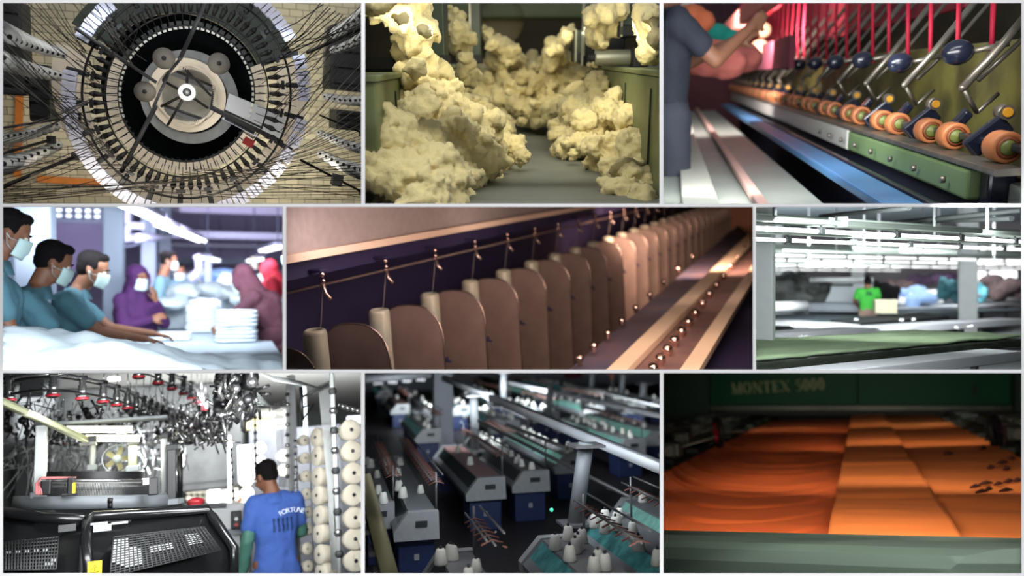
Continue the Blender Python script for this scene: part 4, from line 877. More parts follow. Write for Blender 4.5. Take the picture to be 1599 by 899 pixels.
for k in range(-1, 24):
    lk = (ORD[k]+' from the left') if 0 <= k < 12 else ('cut off at the lower left corner' if k < 0 else ORDN[k]+' from the left, lost in the blur')
    if bob is None:
        bob = thing('bobbin', '', 'bobbin', PK(k)); b = MB(); b.lathe([(.062, -.004), (.066, 0), (.084, -.012), (.09, -.035), (.09, -.9), (.075, -.92), (.06, -.9), (.06, -.03), (.062, -.004)], 28); b.make('tube', m_bob, bob)
        MB().lathe([(.061, -.02), (.03, -.05), (.001, -.05)], 20).make('bore', mat('dark_bore', (90, 82, 78), .6), bob); MB().lathe([(.091, -.88), (.15, -.90), (.15, -.95), (.091, -.95)], 24).make('base_flange', m_sep, bob); c = bob
    else: c = dup(bob, PK(k))
    c['label'] = 'bone coloured bobbin tube, '+lk; c['group'] = 'bobbin tubes in the row'
    Mq = PK(k+.5, .03, -1.04)
    if sep is None:
        sep = thing('separator_plate', '', 'separator plate', Mq)
        b = MB(); b.prism(plate(), -.006, .006, RX(pi/2)); b.make('plate', m_sep, sep)
        pl = plate(); b = MB(); b.tube([(x, 0, z) for x, z in pl], .0085, 6); b.make('rim', m_rim, sep)
        b = MB(); b.box((.33, .02, -.5), (.04, .05, .05), bev=.012); b.cyl((.3, .02, -.5), (.38, .03, -.52), .012, n=8); b.make('clip', m_navy, sep); c = sep
    else: c = dup(sep, Mq)
    c['label'] = 'rounded metal separator plate, '+lk; c['group'] = 'separator plates between the bobbins'
    Mg = PK(k+.15, -.02, -.62)
    if gd is None:
        gd = thing('yarn_guide', '', 'yarn guide', Mg)
        MB().box((-.12, 0, .05), (.36, .10, .02), bev=.006).make('bracket', m_navy, gd)
        b = MB(); b.ball((.05, -.02, .02), .022, 8); b.ball((.055, -.02, -.03), .018, 8); b.ball((.04, -.02, -.06), .018, 8); b.make('ceramic_beads', m_chr, gd)
        MB().tube([(.05, -.02, -.05), (.07, -.02, -.13), (.11, -.02, -.17)], .016, 8).make('pigtail', m_rim, gd)
        MB().tube([(.05, -.02, -.06), (.0, -.02, -.35), (-.06, 0, -.5)], .003, 4).make('thread', m_pan, gd); c = gd
    else: c = dup(gd, Mg)
    c['label'] = 'small beaded yarn guide under the lip, '+lk; c['group'] = 'beaded yarn guides'
def longE(nm, cat, lab, x, z, w_, h_, ya, yb, m, part='rail_body'):
    q = p0+dv*0; base = V((0, 0, 0))
    t = thing(nm, lab, cat, ME @ T(x, ya, z)); MB().box((0, (yb-ya)/2, 0), (w_, yb-ya, h_), bev=.01).make(part, m, t); return t
X0 = p0.x
def atx(px, py, y): return E.at(px, py, y)
def strip_between(nm, cat, lab, A_, B_, C_, Dq, th, m, part):
    """quad slab given by four corner points"""
    t = thing(nm, lab, cat, ME @ T(A_)); q = [v-A_ for v in (A_, B_, C_, Dq)]; n_ = (q[1]).cross(q[3]).normalized()*th
    MB().hull(q, [v+n_ for v in q]).make(part, m, t); return t
# fascia panel and lip above the bobbins: vertical plane a little behind the bobbin line
def onv(px, py, off):           # point on the vertical plane parallel to the bobbin line, off metres beyond it
    nrm = V((dn.y, -dn.x, 0)); d = E.ray(px, py); c0 = p0-nrm*off
    return d*(c0.dot(nrm)/d.dot(nrm))
a1 = onv(447, 396, .05); a2 = onv(1130, 318, .05)
L = (a2-a1).length
t = thing('fascia_panel', 'wide grey mauve fascia panel filling the top left above the guides', 'machine panel', ME @ T(a1)); d_ = a2-a1; d_.z = 0
e1 = d_*2.2; b = MB(); up = V((0, 0, 2.4)); st0 = -d_*.1; b.hull([st0, e1, e1+up, st0+up], [v+V((-.06, 0, 0)) for v in (st0, e1, e1+up, st0+up)]); b.make('panel_face', m_pan, t)
nr = V((dn.y, -dn.x, 0))
b = MB(); q = [st0+V((0, 0, .0)), e1, e1+V((0, 0, -.06)), st0+V((0, 0, -.06))]; b.hull([v+nr*.10 for v in q], [v-nr*.08 for v in q]); b.make('lip', m_lip, t)
b = MB(); q = [st0+V((0, 0, -.05)), e1+V((0, 0, -.05)), e1+V((0, 0, -.20)), st0+V((0, 0, -.20))]; b.hull([v-nr*.02 for v in q], [v-nr*.1 for v in q]); b.make('under_lip', m_navy, t)
b = MB(); q = [st0+V((0, 0, -.15))-nr*.7, e1+V((0, 0, -.15))-nr*.7, e1+V((0, 0, -2.2))-nr*.7, st0+V((0, 0, -2.2))-nr*.7]; b.hull(q, [v-nr*.05 for v in q])
tag(b.make('cavity_wall', m_navy, None, ME @ T(a1)), 'deep navy cavity behind the row of bobbins', 'machine panel')
tag(MB().tube([st0+V((0, 0, -.33))-nr*.25, e1+V((0, 0, -.33))-nr*.25], .011, 8).make('guide_bar', m_sep, None, ME @ T(a1)), 'thin bright bar running behind the beaded guides', 'machine bar')
# rails and tray on the right, plane z=-1.9
def rail(nm, lab, pxs, z, m, h_=.06, part='rail_body'):
    (x0, y0_, x1, y1_), (x2, y2_, x3, y3_) = pxs; A_ = E.onz(x0, y0_, z); B_ = E.onz(x1, y1_, z); C_ = E.onz(x2, y2_, z); D_ = E.onz(x3, y3_, z)
    t = thing(nm, lab, 'machine rail', ME @ T(A_)); q = [V((0, 0, 0)), B_-A_, C_-A_, D_-A_]
    for i, j in ((0, 1), (3, 2)):
        dd = q[i]-q[j]; q[i] = q[i]+dd*.15
    MB().hull(q, [v+V((0, 0, -h_)) for v in q]).make(part, m, t); return t
rail('steel_rail', 'brightest polished rail running diagonally below the plates', ((948, 576, 1170, 364), (1174, 380, 980, 576)), -1.55, m_railE)
rail('steel_rail', 'second pale rail near the lower right corner', ((1062, 576, 1176, 412), (1176, 436, 1092, 576)), -1.55, m_railE)
rail('machine_tray', 'brown tray strip between the two bright rails', ((975, 576, 1174, 380), (1176, 414, 1066, 576)), -1.62, m_tray, .05, 'tray_body')
rail('machine_tray', 'mauve tray strip between the plates and the bright rail', ((890, 576, 1152, 352), (1168, 364, 950, 576)), -1.66, mat('mauve_tray', (120, 96, 104), .45, col2=(84, 82, 110), vscale=1.5), .05, 'tray_body')
rail('machine_block', 'dark navy base in the lower right corner', ((1090, 576, 1176, 434), (1260, 434, 1260, 576)), -1.75, m_navy, .3, 'base_body')
kn = None  # chrome balls added to give the bokeh glints along the rails
for i in range(14):
    z = -1.56; q = E.onz(1020+i*11, 575-i*14.5, z)
    if kn is None: kn = MB().ball((0, 0, 0), .05, 10).cyl((0, 0, -.08), (0, 0, 0), .03, n=8).make('chrome_glint', m_chr, None, ME @ T(q)); c = kn
    else: c = kn.copy(); sc.collection.objects.link(c); c.matrix_world = ME @ T(q)
    tag(c, 'round added glint ball between the two bright rails, %s from the front' % ORDN[i], 'knob', 'added glint balls between the rails')
for i in range(9):
    q = E.onz(905+i*22, 560-i*20, -1.56); c = kn.copy(); sc.collection.objects.link(c); c.matrix_world = ME @ T(q) @ SC(.8); tag(c, 'small added glint ball above the brightest rail, %s from the front' % ORDN[i], 'knob', 'added glint balls above the bright rail')
b = MB(); b.box((0, 25.5, 0), (40, .1, 16)); struct(b, 'wall_back', mat('warm_brown_wall', (214, 150, 124), .8, var=.3, vscale=.3), ME)
confine(445.5, 321.5, 1176.8, 578.3)
# ================================================================ bay 6: cutting hall with long tables and rows of tube lights
F = Panel(1387, 437, .93, 1.65); F.b = (1179.2, 321.5, 1596.5, 578.3); MF = F.M
ad = F.ray(2667, 437); ad.z = 0; ad.normalize(); bd = V((-ad.y, ad.x, 0)); AR = math.atan2(ad.y, ad.x)
RA = RZ(AR)            # local x of a strip runs along the tables
lamp(F, 1387, 328, 7.2, 1387, 540, 9.5, 3.2, .4, 52.5, (.95, 1, 1))
lamp(F, 1300, 330, 10.5, 1387, 480, 15, 5, .6, 65.0, (.95, 1, 1))
lamp(F, 1480, 330, 15, 1420, 470, 22, 6, .8, 138.6, (.95, 1, 1))
lamp(F, 1387, 332, 24, 1387, 440, 34, 9, 1, 270.0, (.97, 1, 1))
lamp(F, 1387, 480, 14, 1387, 350, 22, 6, .5, 85.8, (.95, 1, 1))
lamp(F, 1387, 400, 26, 1387, 340, 40, 9, 1, 600.0, (.93, .97, 1))
lamp(F, 1387, 450, 16, 1387, 335, 30, 3, .3, 26.0, (.93, .97, 1))
m_wht = mat('white_paint', (216, 222, 224), .6, var=.04); m_slate = mat('slate_top', (88, 102, 110), .5, var=.15, vscale=2); m_rail6 = mat('white_rail', (205, 208, 214), .4)
m_dk6 = mat('dark_underside', (52, 56, 54), .8); m_gfab = mat('pale_green_fabric', (150, 172, 136), .9, var=.12, vscale=2.5, bump=.3, bscale=8); m_gfr = mat('dark_green_fringe', (38, 46, 34), .95, bump=.5)
m_ceil6 = mat('blue_grey_ceiling', (176, 192, 198), .8, var=.08, vscale=.5); m_beam6 = mat('pale_sage_beam', (176, 190, 180), .7); m_tube6 = mat('lit_tube_white', (255, 255, 255), .4, emit=2.0)
m_fl6 = mat('hall_floor', (120, 124, 126), .5); m_conn = mat('lamp_holder', (92, 98, 98), .6); m_pap = mat('white_paper', (232, 234, 238), .8)
b = MB(); b.box((0, 26, -.05), (60, 42, .1)); struct(b, 'floor', m_fl6, MF)
b = MB(); b.box((0, 43, 4), (70, .1, 9)); struct(b, 'wall_back', mat('grey_brown_wall', (134, 128, 132), .8, var=.2, vscale=.3), MF)
b = MB(); b.box((0, 26, 4.4), (70, 42, .1)); struct(b, 'ceiling', m_ceil6, MF)
def runlen(P0, z, pxr=1606):
    t = 1.0
    while t < 90 and F.px(P0+ad*t)[0] < pxr: t += .25
    return t
def table(lab, pyF, pyN, z, m, th=.06, legs=False, nm='cutting_table', cat='table', pl=1176, h_under=None, part='table_top', pr=1606, edge=None):
    S = F.onz(pl, pyN, z); Fp = F.onz(pl, pyF, z); wd = abs((Fp-S).dot(bd)); L = runlen(S, z, pr)
    S2 = S-ad*.3
    t = thing(nm, lab, cat, MF @ T(S2) @ RA); b = MB(); b.box((L/2, wd/2, -th/2), (L, wd, th), bev=.008); b.make(part, m, t)
    if edge: MB().box((L/2, -.02, -.06), (L, .04, .12), bev=.01).make('edge_rail', edge, t)
    if legs:
        for i in range(int(L/2.2)+1):
            for q in (.08, wd-.08): MB().box((.3+i*2.2, q, -z/2-.03), (.07, .07, z-.06)).make('leg', m_conn, t)
        MB().box((L/2, wd/2, -z+.25), (L, wd*.8, .04)).make('under_shelf', m_dk6, t)
    return t, S2, L, wd
t6, S6, L6, W6 = table('cutting table spread with pale green fabric, nearest to the front', 537, 566, .84, m_wht, .05, True)
def fab(u, v):
    x = u*L6; y = -.03+v*(W6+.03); return V((x, y, .012+.018*noise.fractal(V((x*1.3, y*3, 1)), 1, 2, 3)+.02*math.exp(-((v-.5-.2*sin(x*.9))/.06)**2)))
b = MB(); b.grid(fab, 160, 14); o = b.make('fabric_spread', m_gfab, None, MF @ T(S6) @ RA @ T(0, 0, .01)); tag(o, 'pale green fabric layers laid along the nearest table', 'fabric')
q = o.modifiers.new('thickness', 'SOLIDIFY'); q.thickness = .03
b = MB(); b.grid(lambda u, v: V((u*L6, -.04-.015*noise.noise(V((u*L6*6, v, 0))), -.0-v*.10-.02*noise.noise(V((u*L6*4, 3, 0)))*v)), 260, 4); o = b.make('fabric_edge', m_gfr, None, MF @ T(S6) @ RA); tag(o, 'dark ragged stack edge below the pale green fabric', 'fabric'); q = o.modifiers.new('thickness', 'SOLIDIFY'); q.thickness = .02
table('white steel rail table at the very front, bottom right', 580, 592, .80, m_rail6, .07, False, edge=m_rail6)
table('narrow white rail running behind the green fabric table', 517.5, 523, .86, m_rail6, .05, True, edge=m_rail6)
table('white topped table behind the long white rail', 500, 516, .84, m_pap, .05, False, pr=1372)
table('dark slate table running the full width in the middle', 487, 503.5, .84, m_slate, .05, True)
table('second grey table stripe beyond the dark slate one', 487, 490.5, .86, m_rail6, .05, False)
table('far dark slate table near the person in green', 481, 486.5, .86, m_slate, .05, True)
table('furthest pale table under the machine', 476, 480, .86, m_rail6, .05, False)
# black pad
S = F.onz(1297, 499, .87); E1 = F.onz(1360, 503, .87)
q = [F.onz(1297, 499, .88), F.onz(1345, 503.5, .88), F.onz(1482, 493, .88), F.onz(1440, 488, .88)]
o = MB().hull([v-q[0] for v in q], [v-q[0]+V((0, 0, -.05)) for v in q]).make('black_mat', mat('black_mat', (34, 38, 40), .8), None, MF @ T(q[0])); tag(o, 'black cutting mat in front of the person in green', 'mat')
q = [F.onz(1209, 508, .88), F.onz(1209, 513, .88), F.onz(1240, 511, .88), F.onz(1232, 508.5, .88)]
o = MB().hull([v-q[0] for v in q], [v-q[0]+V((0, 0, -.04)) for v in q]).make('black_mat', MATS['black_mat'], None, MF @ T(q[0])); tag(o, 'small black mat beside the left column', 'mat')
# crumpled scraps
rnd = random.Random(5)
for i, (px, py, z, lab) in enumerate(((1251, 528, .84, 'crumpled white scrap behind the green fabric near the left column'), (1262, 528, .84, 'second white scrap right of the first one'), (1290, 528, .84, 'small white scrap near the middle of the rail'), (1494, 513, .84, 'white scrap under the right column'), (1515, 511, .84, 'torn white scrap right of the right column'), (1408, 501, .9, 'white crumb on the long rail'), (1428, 500, .9, 'second white crumb on the long rail'), (1338, 500.5, .9, 'white crumb beside the black mat'))):
    b = MB()
    for k in range(6): b.ball((rnd.uniform(-.1, .1), rnd.uniform(-.03, .03), .02+rnd.uniform(0, .03)), rnd.uniform(.02, .05), 5)
    tag(fuse(b, 'fabric_scrap', m_pap, None, MF @ T(F.onz(px, py, z)) @ RA @ SC(.55), .012, 1, [(.03, .03)]), lab, 'fabric scrap')
# columns
def col(px0, px1, pyb, z0, lab, cap=True):
    p = F.onz((px0+px1)/2, pyb, z0); wd = (px1-px0)*p.y/FPX
    b = MB(); b.box((0, 0, 2.2), (wd, wd, 4.4), bev=.02)
    if cap: b.box((0, 0, .08), (wd*1.1, wd*1.1, .16), bev=.01); b.box((0, 0, 3.0), (wd*1.12, wd*1.12, .3), bev=.02)
    tag(b.make('column', m_wht, None, MF @ T(p.x, p.y, 0)), lab, 'column')
col(1180, 1208, 536, .84, 'broad white column at the left edge behind the green fabric'); col(1500, 1522, 487, .86, 'white column right of the centre')
col(1331, 1348, 474, .5, 'far white column behind the machine'); col(1211, 1222, 474, .6, 'thin white column beside the big left one'); col(1476, 1496, 471, .4, 'far grey-white column by the teal bundle')
# tube lights in rows
tube0 = None
ORD6 = ['first', 'second', 'third', 'fourth', 'fifth', 'sixth', 'seventh', 'eighth']
names = ['nearest', 'second', 'third', 'fourth', 'fifth', 'sixth', 'seventh']
for r, (py, zz) in enumerate(((356, 2.12), (373, 2.12), (397.5, 2.12), (405, 2.12), (413.5, 2.12), (420.5, 2.12), (426, 2.12))):
    S = F.onz(1176, py, zz)-ad*(.3+.37*r); L = runlen(S, zz, 1606)
    if r == 5: L *= .72
    if r == 6: L = 4
    n = int(L/1.28)+1; grp = names[r]+' row of tube lights'
    bm_ = MB().box((n*.64, 0, .09), (n*1.28, .10, .05), bev=.01); tag(bm_.make('light_rail', m_beam6, None, MF @ T(S) @ RA), 'pale rail carrying the %s row of tube lights' % names[r], 'rail')
    for i in range(n):
        Mq = MF @ T(S+ad*(i*1.28)) @ RA
        if tube0 is None:
            tube0 = thing('tube_light', '', 'ceiling light', Mq); MB().cyl((.04, 0, 0), (1.22, 0, 0), .022, n=8).make('tube', m_tube6, tube0)
            MB().box((0, 0, .01), (.07, .06, .07), bev=.008).make('holder', m_conn, tube0); MB().tube([(0, 0, .04), (.02, .02, .12)], .012, 5).make('hanger_clip', m_conn, tube0); c = tube0; kc6 = kids(tube0)
        else: c = dup(tube0, Mq, kc=kc6)
        c['label'] = 'lit white tube in the %s row of lights, %s from the left' % (names[r], ORDN[min(i, 28)])
        c['group'] = grp
    for i in range(0, n, 3): tag(MB().tube([(0, 0, 0), (0, 0, 2.2)], .02, 5).make('hanger_rod', m_wht, None, MF @ T(S+ad*(i*1.28+.6)+V((0, 0, .11)))), 'thin white rod holding the %s row of lights, %s from the left' % (names[r], ORDN[i//3]), 'rod', names[r]+' row hanger rods')
for k, (py, z, hh) in enumerate(((345, 2.35, .10), (389, 2.45, .16), (404, 2.6, .2))):
    S = F.onz(1176, py, z)-ad*.4; L = runlen(S, z)
    tag(MB().box((L/2, .1, hh/2), (L, .25, hh), bev=.01).make('ceiling_beam', m_beam6, None, MF @ T(S) @ RA), ('pale sage ceiling beam nearest the top', 'middle sage beam between the second and third light rows', 'far sage beam above the third light row')[k], 'beam')
t = thing('junction_box', 'small white junction box on the nearest ceiling beam', 'box', MF @ T(F.at(1316, 346, 8.2))); MB().box((0, 0, 0), (.1, .06, .1), bev=.01).make('box_body', m_wht, t); MB().box((-.06, 0, 0), (.02, .07, .1)).make('cover', m_conn, t)
for k, (x0, y0_, x1, y1_) in enumerate(((1281, 338, 1420, 324), (1398, 348, 1596, 328), (1455, 345, 1580, 341))):
    tag(MB().tube([F.at(x0, y0_, 13), F.at(x1, y1_, 11)], .035, 6).make('ceiling_pipe', m_conn, None, MF), ('dark pipe slanting across the ceiling at the left', 'long dark pipe rising to the top right corner', 'short pipe above the right column')[k], 'pipe')
# far side: windows, machine, goods
def win6(n, px0, py0, px1, py1, y, bars):
    a = F.at(px0, py0, y); c = F.at(px1, py1, y); w_, h_ = c.x-a.x, a.z-c.z
    o = tag(MB().box((0, 0, 0), (w_, .04, h_)).make('window_%d' % n, mat('daylit_window', (250, 252, 255), .4, emit=1.8), None, MF @ T((a+c)/2)), kind='structure')
    b = MB(); [b.box((-w_/2+w_*i/bars, -.05, 0), (.10, .06, h_)) for i in range(bars+1)]; b.box((0, -.05, -h_/2), (w_, .08, .1)); b.box((0, -.05, h_/2), (w_, .08, .1)); b.make('window_frame', m_conn, o)
win6(4, 1523, 421, 1542, 455, 40, 1); win6(5, 1542, 421, 1590, 455, 40, 1); win6(6, 1500, 384, 1585, 391, 38, 6)
t = thing('spreading_machine', 'large pale grey fabric spreading machine with sloped hood', 'machine', MF @ T(F.at(1320, 485, 20.5)))
def sm(px, py, y): return F.at(px, py, y)-F.at(1320, 485, 20.5)
pr = [(1287, 474), (1296, 456), (1301, 438), (1363, 437), (1362, 472), (1340, 480)]
b = MB(); f_ = [sm(x, y, 20.5) for x, y in pr]; b_ = [v+V((0, 1.4, 0)) for v in f_]; n = len(pr); b.add(f_+b_, [tuple(range(n)), tuple(range(n, 2*n))[::-1]]+[(i, (i+1) % n, n+(i+1) % n, n+i) for i in range(n)]); b.make('hood', mat('machine_grey', (184, 192, 198), .5), t)
b = MB(); b.box(sm(1308, 479, 20.3), (1.95, 1.3, .22), bev=.05); b.make('base', mat('machine_base_grey', (140, 148, 158), .5), t)
b = MB(); b.box(sm(1311, 445, 20.35), (.45, .1, .04)); b.box(sm(1328, 445, 20.35), (.1, .1, .05)); b.make('slot', m_dk6, t)
b = MB(); b.tube([sm(1265, 437, 20.2), sm(1364, 436, 20.2)], .06, 8); b.make('top_roller', m_wht, t)
for x in (1262, 1352): MB().box(sm(x, 492, 20.2), (.12, .9, .7)).make('leg', m_conn, t)
def pile(px, py, y, rx, ry, rz, m, lab, seed, nm='cloth_pile', cat='cloth pile', stuff=False):
    r_ = random.Random(seed); b = MB()
    for i in range(14): b.ball((r_.uniform(-.7, .7)*rx, r_.uniform(-.7, .7)*ry, r_.uniform(0, .8)*rz), (rx*r_.uniform(.2, .4), ry*.3, rz*r_.uniform(.2, .4)), 7)
    tag(fuse(b, nm, m, None, MF @ T(F.at(px, py, y)), .05, 1, [(.12, .2)]), lab, cat)
m_gp = mat('grey_bundle', (118, 124, 122), .9, var=.4, vscale=3); m_tealb = mat('teal_bag', (92, 160, 174), .6, var=.2); m_brn = mat('brown_goods', (74, 58, 58), .9, var=.5, vscale=4); m_pur = mat('purple_goods', (92, 66, 98), .9, col2=(44, 36, 50), vscale=3)
pile(1245, 472, 21.5, .9, .4, .6, m_gp, 'grey heap of bundles left of the sloped machine', 1); pile(1268, 464, 22, .6, .4, .55, m_gp, 'taller grey heap touching the sloped machine', 2); pile(1230, 456, 24, .7, .5, .7, m_gp, 'far grey heap behind the left column', 8)
pile(1483, 470, 24, .32, .3, .62, m_tealb, 'teal covered bundle left of the right column', 3); pile(1450, 474, 26, 1.5, .5, .4, m_pap, 'white cloth heap between the box and the teal bundle', 4)
pile(1420, 474, 26, .8, .6, .5, mat('light_blue_cloth', (150, 180, 225), .9), 'light blue cloth beside the white heap', 5); pile(1456, 446, 33, 1.5, .5, .5, m_pur, 'dark purple goods hanging by the back wall', 6)
pile(1560, 468, 30, 1.6, .5, .42, m_brn, 'brown heap of goods under the bright window', 7); pile(1376, 464, 23, .55, .4, .6, mat('dark_goods', (56, 54, 58), .9, var=.4), 'dark pile right behind the person in green', 9); pile(1530, 464, 28, .22, .3, .6, m_tealb, 'narrow teal bundle right of the right column', 10)
pile(1420, 464, 30, .9, .5, .55, m_brn, 'brown shelf goods in the middle distance', 11); pile(1590, 462, 28, 1.0, .5, .6, m_brn, 'brown heap at the right edge', 12)
t = thing('cardboard_box', 'cream box on the dark table right of the person in green', 'box', MF @ T(F.at(1382, 489, 18.2)) @ RZ(.15)); MB().box((0, 0, .14), (.42, .35, .28), bev=.01).make('box_body', mat('cream_box', (192, 188, 160), .8), t); MB().box((0, -.02, .285), (.43, .3, .02)).make('flap', mat('cream_flap', (210, 205, 182), .8), t)
t = thing('paper_roll', 'white roll lying left on the far table by the thin column', 'roll', MF @ T(F.at(1230, 478, 17.5)) @ RA); MB().cyl((-.6, 0, 0), (.6, 0, 0), .11, n=16).make('paper', m_pap, t); MB().cyl((-.65, 0, 0), (.65, 0, 0), .04, n=10).make('core', m_conn, t)
m_gsh = mat('bright_green_shirt', (70, 190, 70), .8)
pp = F.at(1355, 437, 19.2)
pz6 = .0
pn = person('person in bright green shirt seen from behind at the far table', MF @ T(pp.x, pp.y, 0) @ RZ(.2), dict(elL=(-.26, .10, 1.18), wrL=(-.16, .34, 1.06), elR=(.26, .08, 1.18), wrR=(.18, .32, 1.06)), 0, -.35, 0, m_gsh, mat('khaki_pink', (160, 132, 122), .8), voxel=.016)
b = MB(); b.box((0, -.155, 1.36), (.12, .012, .035)); b.box((0, -.155, 1.315), (.14, .012, .02)); b.make('shirt_print', mat('dark_print', (30, 80, 60), .8), pn)
confine(1179.2, 321.5, 1596.5, 578.3)
# ================================================================ bay 7: circular knitting machine, creels of cones and a man in blue
G = Panel(284, 755, 1.8, 1.5); G.b = (3, 580.9, 565, 896.3); MG = G.M
lamp(G, 150, 640, 5.2, 150, 800, 6.0, .8, .3, 5.0, (.95, .97, 1))
lamp(G, 430, 586, 4.6, 470, 780, 6.6, .9, .3, 34.0, (.96, .98, 1))
lamp(G, 280, 586, 3.8, 200, 850, 5.0, 1.2, .3, 12.0, (.96, .98, 1))
lamp(G, 284, 600, 8.8, 284, 700, 13, 3, .5, 54.0, (.93, .96, 1))
lamp(G, 284, 880, 3.9, 250, 640, 6.5, 1.0, .25, 14.0, (.95, .97, 1))
lamp(G, 500, 600, 8, 500, 750, 11, 1.5, .5, 36.0, (.95, .97, 1))
lamp(G, 470, 720, 7.8, 440, 600, 12, 2, .4, 108.0, (.93, .96, 1))
lamp(G, 150, 800, 4.4, 150, 768, 5.6, .6, .1, 3.9, (.96, .98, 1))
lamp(G, 470, 700, 8.6, 470, 600, 10.5, 1.6, .5, 30, (.95, .97, 1))
lamp(G, 470, 740, 10.2, 470, 600, 14.5, 2.5, .5, 260, (.95, .97, 1))
m_silv = mat('chrome_feeder', (170, 170, 170), .25, .9); m_blk7 = mat('black_feeder', (24, 24, 26), .4); m_rd7 = mat('red_tip', (170, 34, 48), .45)
m_gloss = mat('gloss_black_cover', (22, 23, 24), .22, spec=.6); m_rim7 = mat('grey_machine_rim', (128, 134, 138), .4); m_wht7 = mat('white_machine_paint', (205, 208, 210), .5)
m_ndl = mat('needle_bed_white', (206, 206, 202), .4); m_dk7 = mat('charcoal', (52, 54, 54), .6); m_con7 = mat('cream_yarn', (222, 214, 194), .9, bump=.25, bscale=50)
m_post = mat('pale_post', (188, 192, 190), .45); m_tube7 = mat('warm_tube', (255, 252, 205), .4, emit=4.5); m_yelw = mat('yellow_label', (235, 205, 30), .5)
m_dim7 = mat('dusty_olive', (120, 116, 84), .7, var=.3); m_ceil7 = mat('grey_ceiling', (150, 150, 144), .85, var=.1, vscale=.4); m_plank = mat('pale_green_plank', (196, 200, 160), .6)
b = MB(); b.box((0, 16, -.05), (16, 20, .1)); struct(b, 'floor', mat('hall_floor7', (110, 112, 112), .4), MG)
b = MB(); b.box((0, 19, 2), (20, .1, 5)); struct(b, 'wall_back', mat('dim_green_wall', (92, 100, 96), .8, var=.4, vscale=1), MG)
b = MB(); b.box((1.5, 13, 2.95), (20, 12, .1)); struct(b, 'ceiling', m_ceil7, MG)
mc = G.at(145, 785, 6.0)
mk = thing('circular_knitting_machine', 'circular knitting machine with grey rim and black mesh covers, seen from the front', 'knitting machine', MG @ T(mc.x, mc.y, 0))
cx, cy_ = mc.x, mc.y
def ml(px, py, y): q = G.at(px, py, y); return V((q.x-cx, q.y-cy_, q.z))
zl = lambda py, y=5.5: G.at(145, py, y).z
R1 = .46; TM = T(0, 0, 1.4) @ RY(R(5.2)) @ T(0, 0, -1.4)
b = MB(); b.lathe([(.01, zl(774)), (R1, zl(774)), (R1, zl(793)), (.40, zl(795))], 64, TM); b.make('grey_rim', m_rim7, mk)
b = MB(); b.lathe([(.33, zl(774)), (.33, zl(760)), (.335, zl(759)), (.33, zl(752)), (.30, zl(751))], 64, TM); nb = b.make('needle_bed', m_ndl, mk)
b = MB()
for i in range(120): a = pi+pi*(i+.5)/120; b.box((.334*cos(a), .334*sin(a), zl(763)), (.004, .005, zl(753)-zl(773)), M=TM, rz=a)
b.lathe([(.337, zl(764)), (.337, zl(763))], 64, TM); b.make('needle_slots', m_dk7, nb)
b = MB(); b.lathe([(.30, zl(751)), (.34, zl(751)), (.34, zl(747)), (.30, zl(746))], 64, TM); b.make('chrome_band', m_silv, mk)
b = MB(); b.lathe([(.28, zl(746)), (.285, zl(737)), (.26, zl(735)), (.05, zl(735))], 64, TM); b.make('dial', m_rim7, mk)
b = MB()
for i in range(70): a = pi+pi*(i+.5)/70; b.box((.29*cos(a), .29*sin(a), zl(740)), (.005, .02, zl(734)-zl(746)), M=TM, rz=a)
b.make('dial_pins', m_blk7, mk)
for px, py, w_, h_, m, nm in ((72, 761, .055, .09, m_blk7, 'stop_motion'), (111, 759, .04, .11, m_blk7, 'cam_bracket'), (115, 762, .02, .07, m_yelw, 'yellow_tab'), (239, 759, .06, .11, m_blk7, 'motor_block'), (228, 752, .05, .05, m_silv, 'sensor'), (108, 772, .08, .015, m_blk7, 'bracket_foot')):
    MB().box(ml(px, py, 5.55), (w_, .05, h_), bev=.008).make(nm, m, mk)
b = MB()
for k in range(4): b.tube([ml(95+8*k, 745, 5.6), ml(66-2*k, 745+k, 5.6), ml(56+k*2, 755, 5.55), ml(56+k*3, 772, 5.5)], .005, 5)
b.make('red_wires', mat('pink_wire', (190, 110, 110), .5), mk)
b = MB(); b.tube([ml(172, 781, 5.4), ml(172, 792, 5.38)], .014, 8); b.cyl(ml(168, 781, 5.38), ml(176, 781, 5.38), .016, n=10); b.make('rim_handle', m_blk7, mk)
# black covers (faceted skirt)
def cover(pts, lab_):
    f = [ml(*p) for p in pts]; n = len(f); ctr = V((0, .3, 0)); bk = [V((v.x*.82, v.y*.82+.12, v.z)) for v in f]
    b = MB(); b.add(f+bk, [tuple(range(n)), tuple(range(n, 2*n))[::-1]]+[(i, (i+1) % n, n+(i+1) % n, n+i) for i in range(n)]); return b.make('mesh_cover', m_gloss, mk)
cR = cover([(137, 811, 4.95), (210, 806, 5.0), (322, 796, 5.35), (332, 812, 5.3), (364, 856, 5.2), (363, 902, 5.15), (137, 902, 4.6)], '')
cL = cover([(-4, 800, 5.3), (60, 808, 5.0), (131, 811, 4.95), (127, 902, 4.6), (-4, 902, 4.75)], '')
b = MB(); b.tube([ml(x, y, d) for x, y, d in ((-4, 798, 5.25), (60, 807, 4.95), (133, 810, 4.9))], .03, 8); b.make('cover_rail', m_gloss, mk)
b = MB(); b.tube([ml(x, y, d) for x, y, d in ((138, 900, 4.55), (134, 840, 4.75), (138, 813, 4.88), (146, 806, 4.92), (210, 803, 4.95), (322, 794, 5.3), (332, 806, 5.25), (366, 856, 5.15), (365, 900, 5.1))], .028, 8); b.make('cover_rail', m_gloss, mk)
b = MB(); b.tube([ml(128, 902, 4.55), ml(133, 815, 4.85)], .018, 8); b.make('hinge_bar', m_dk7, mk)
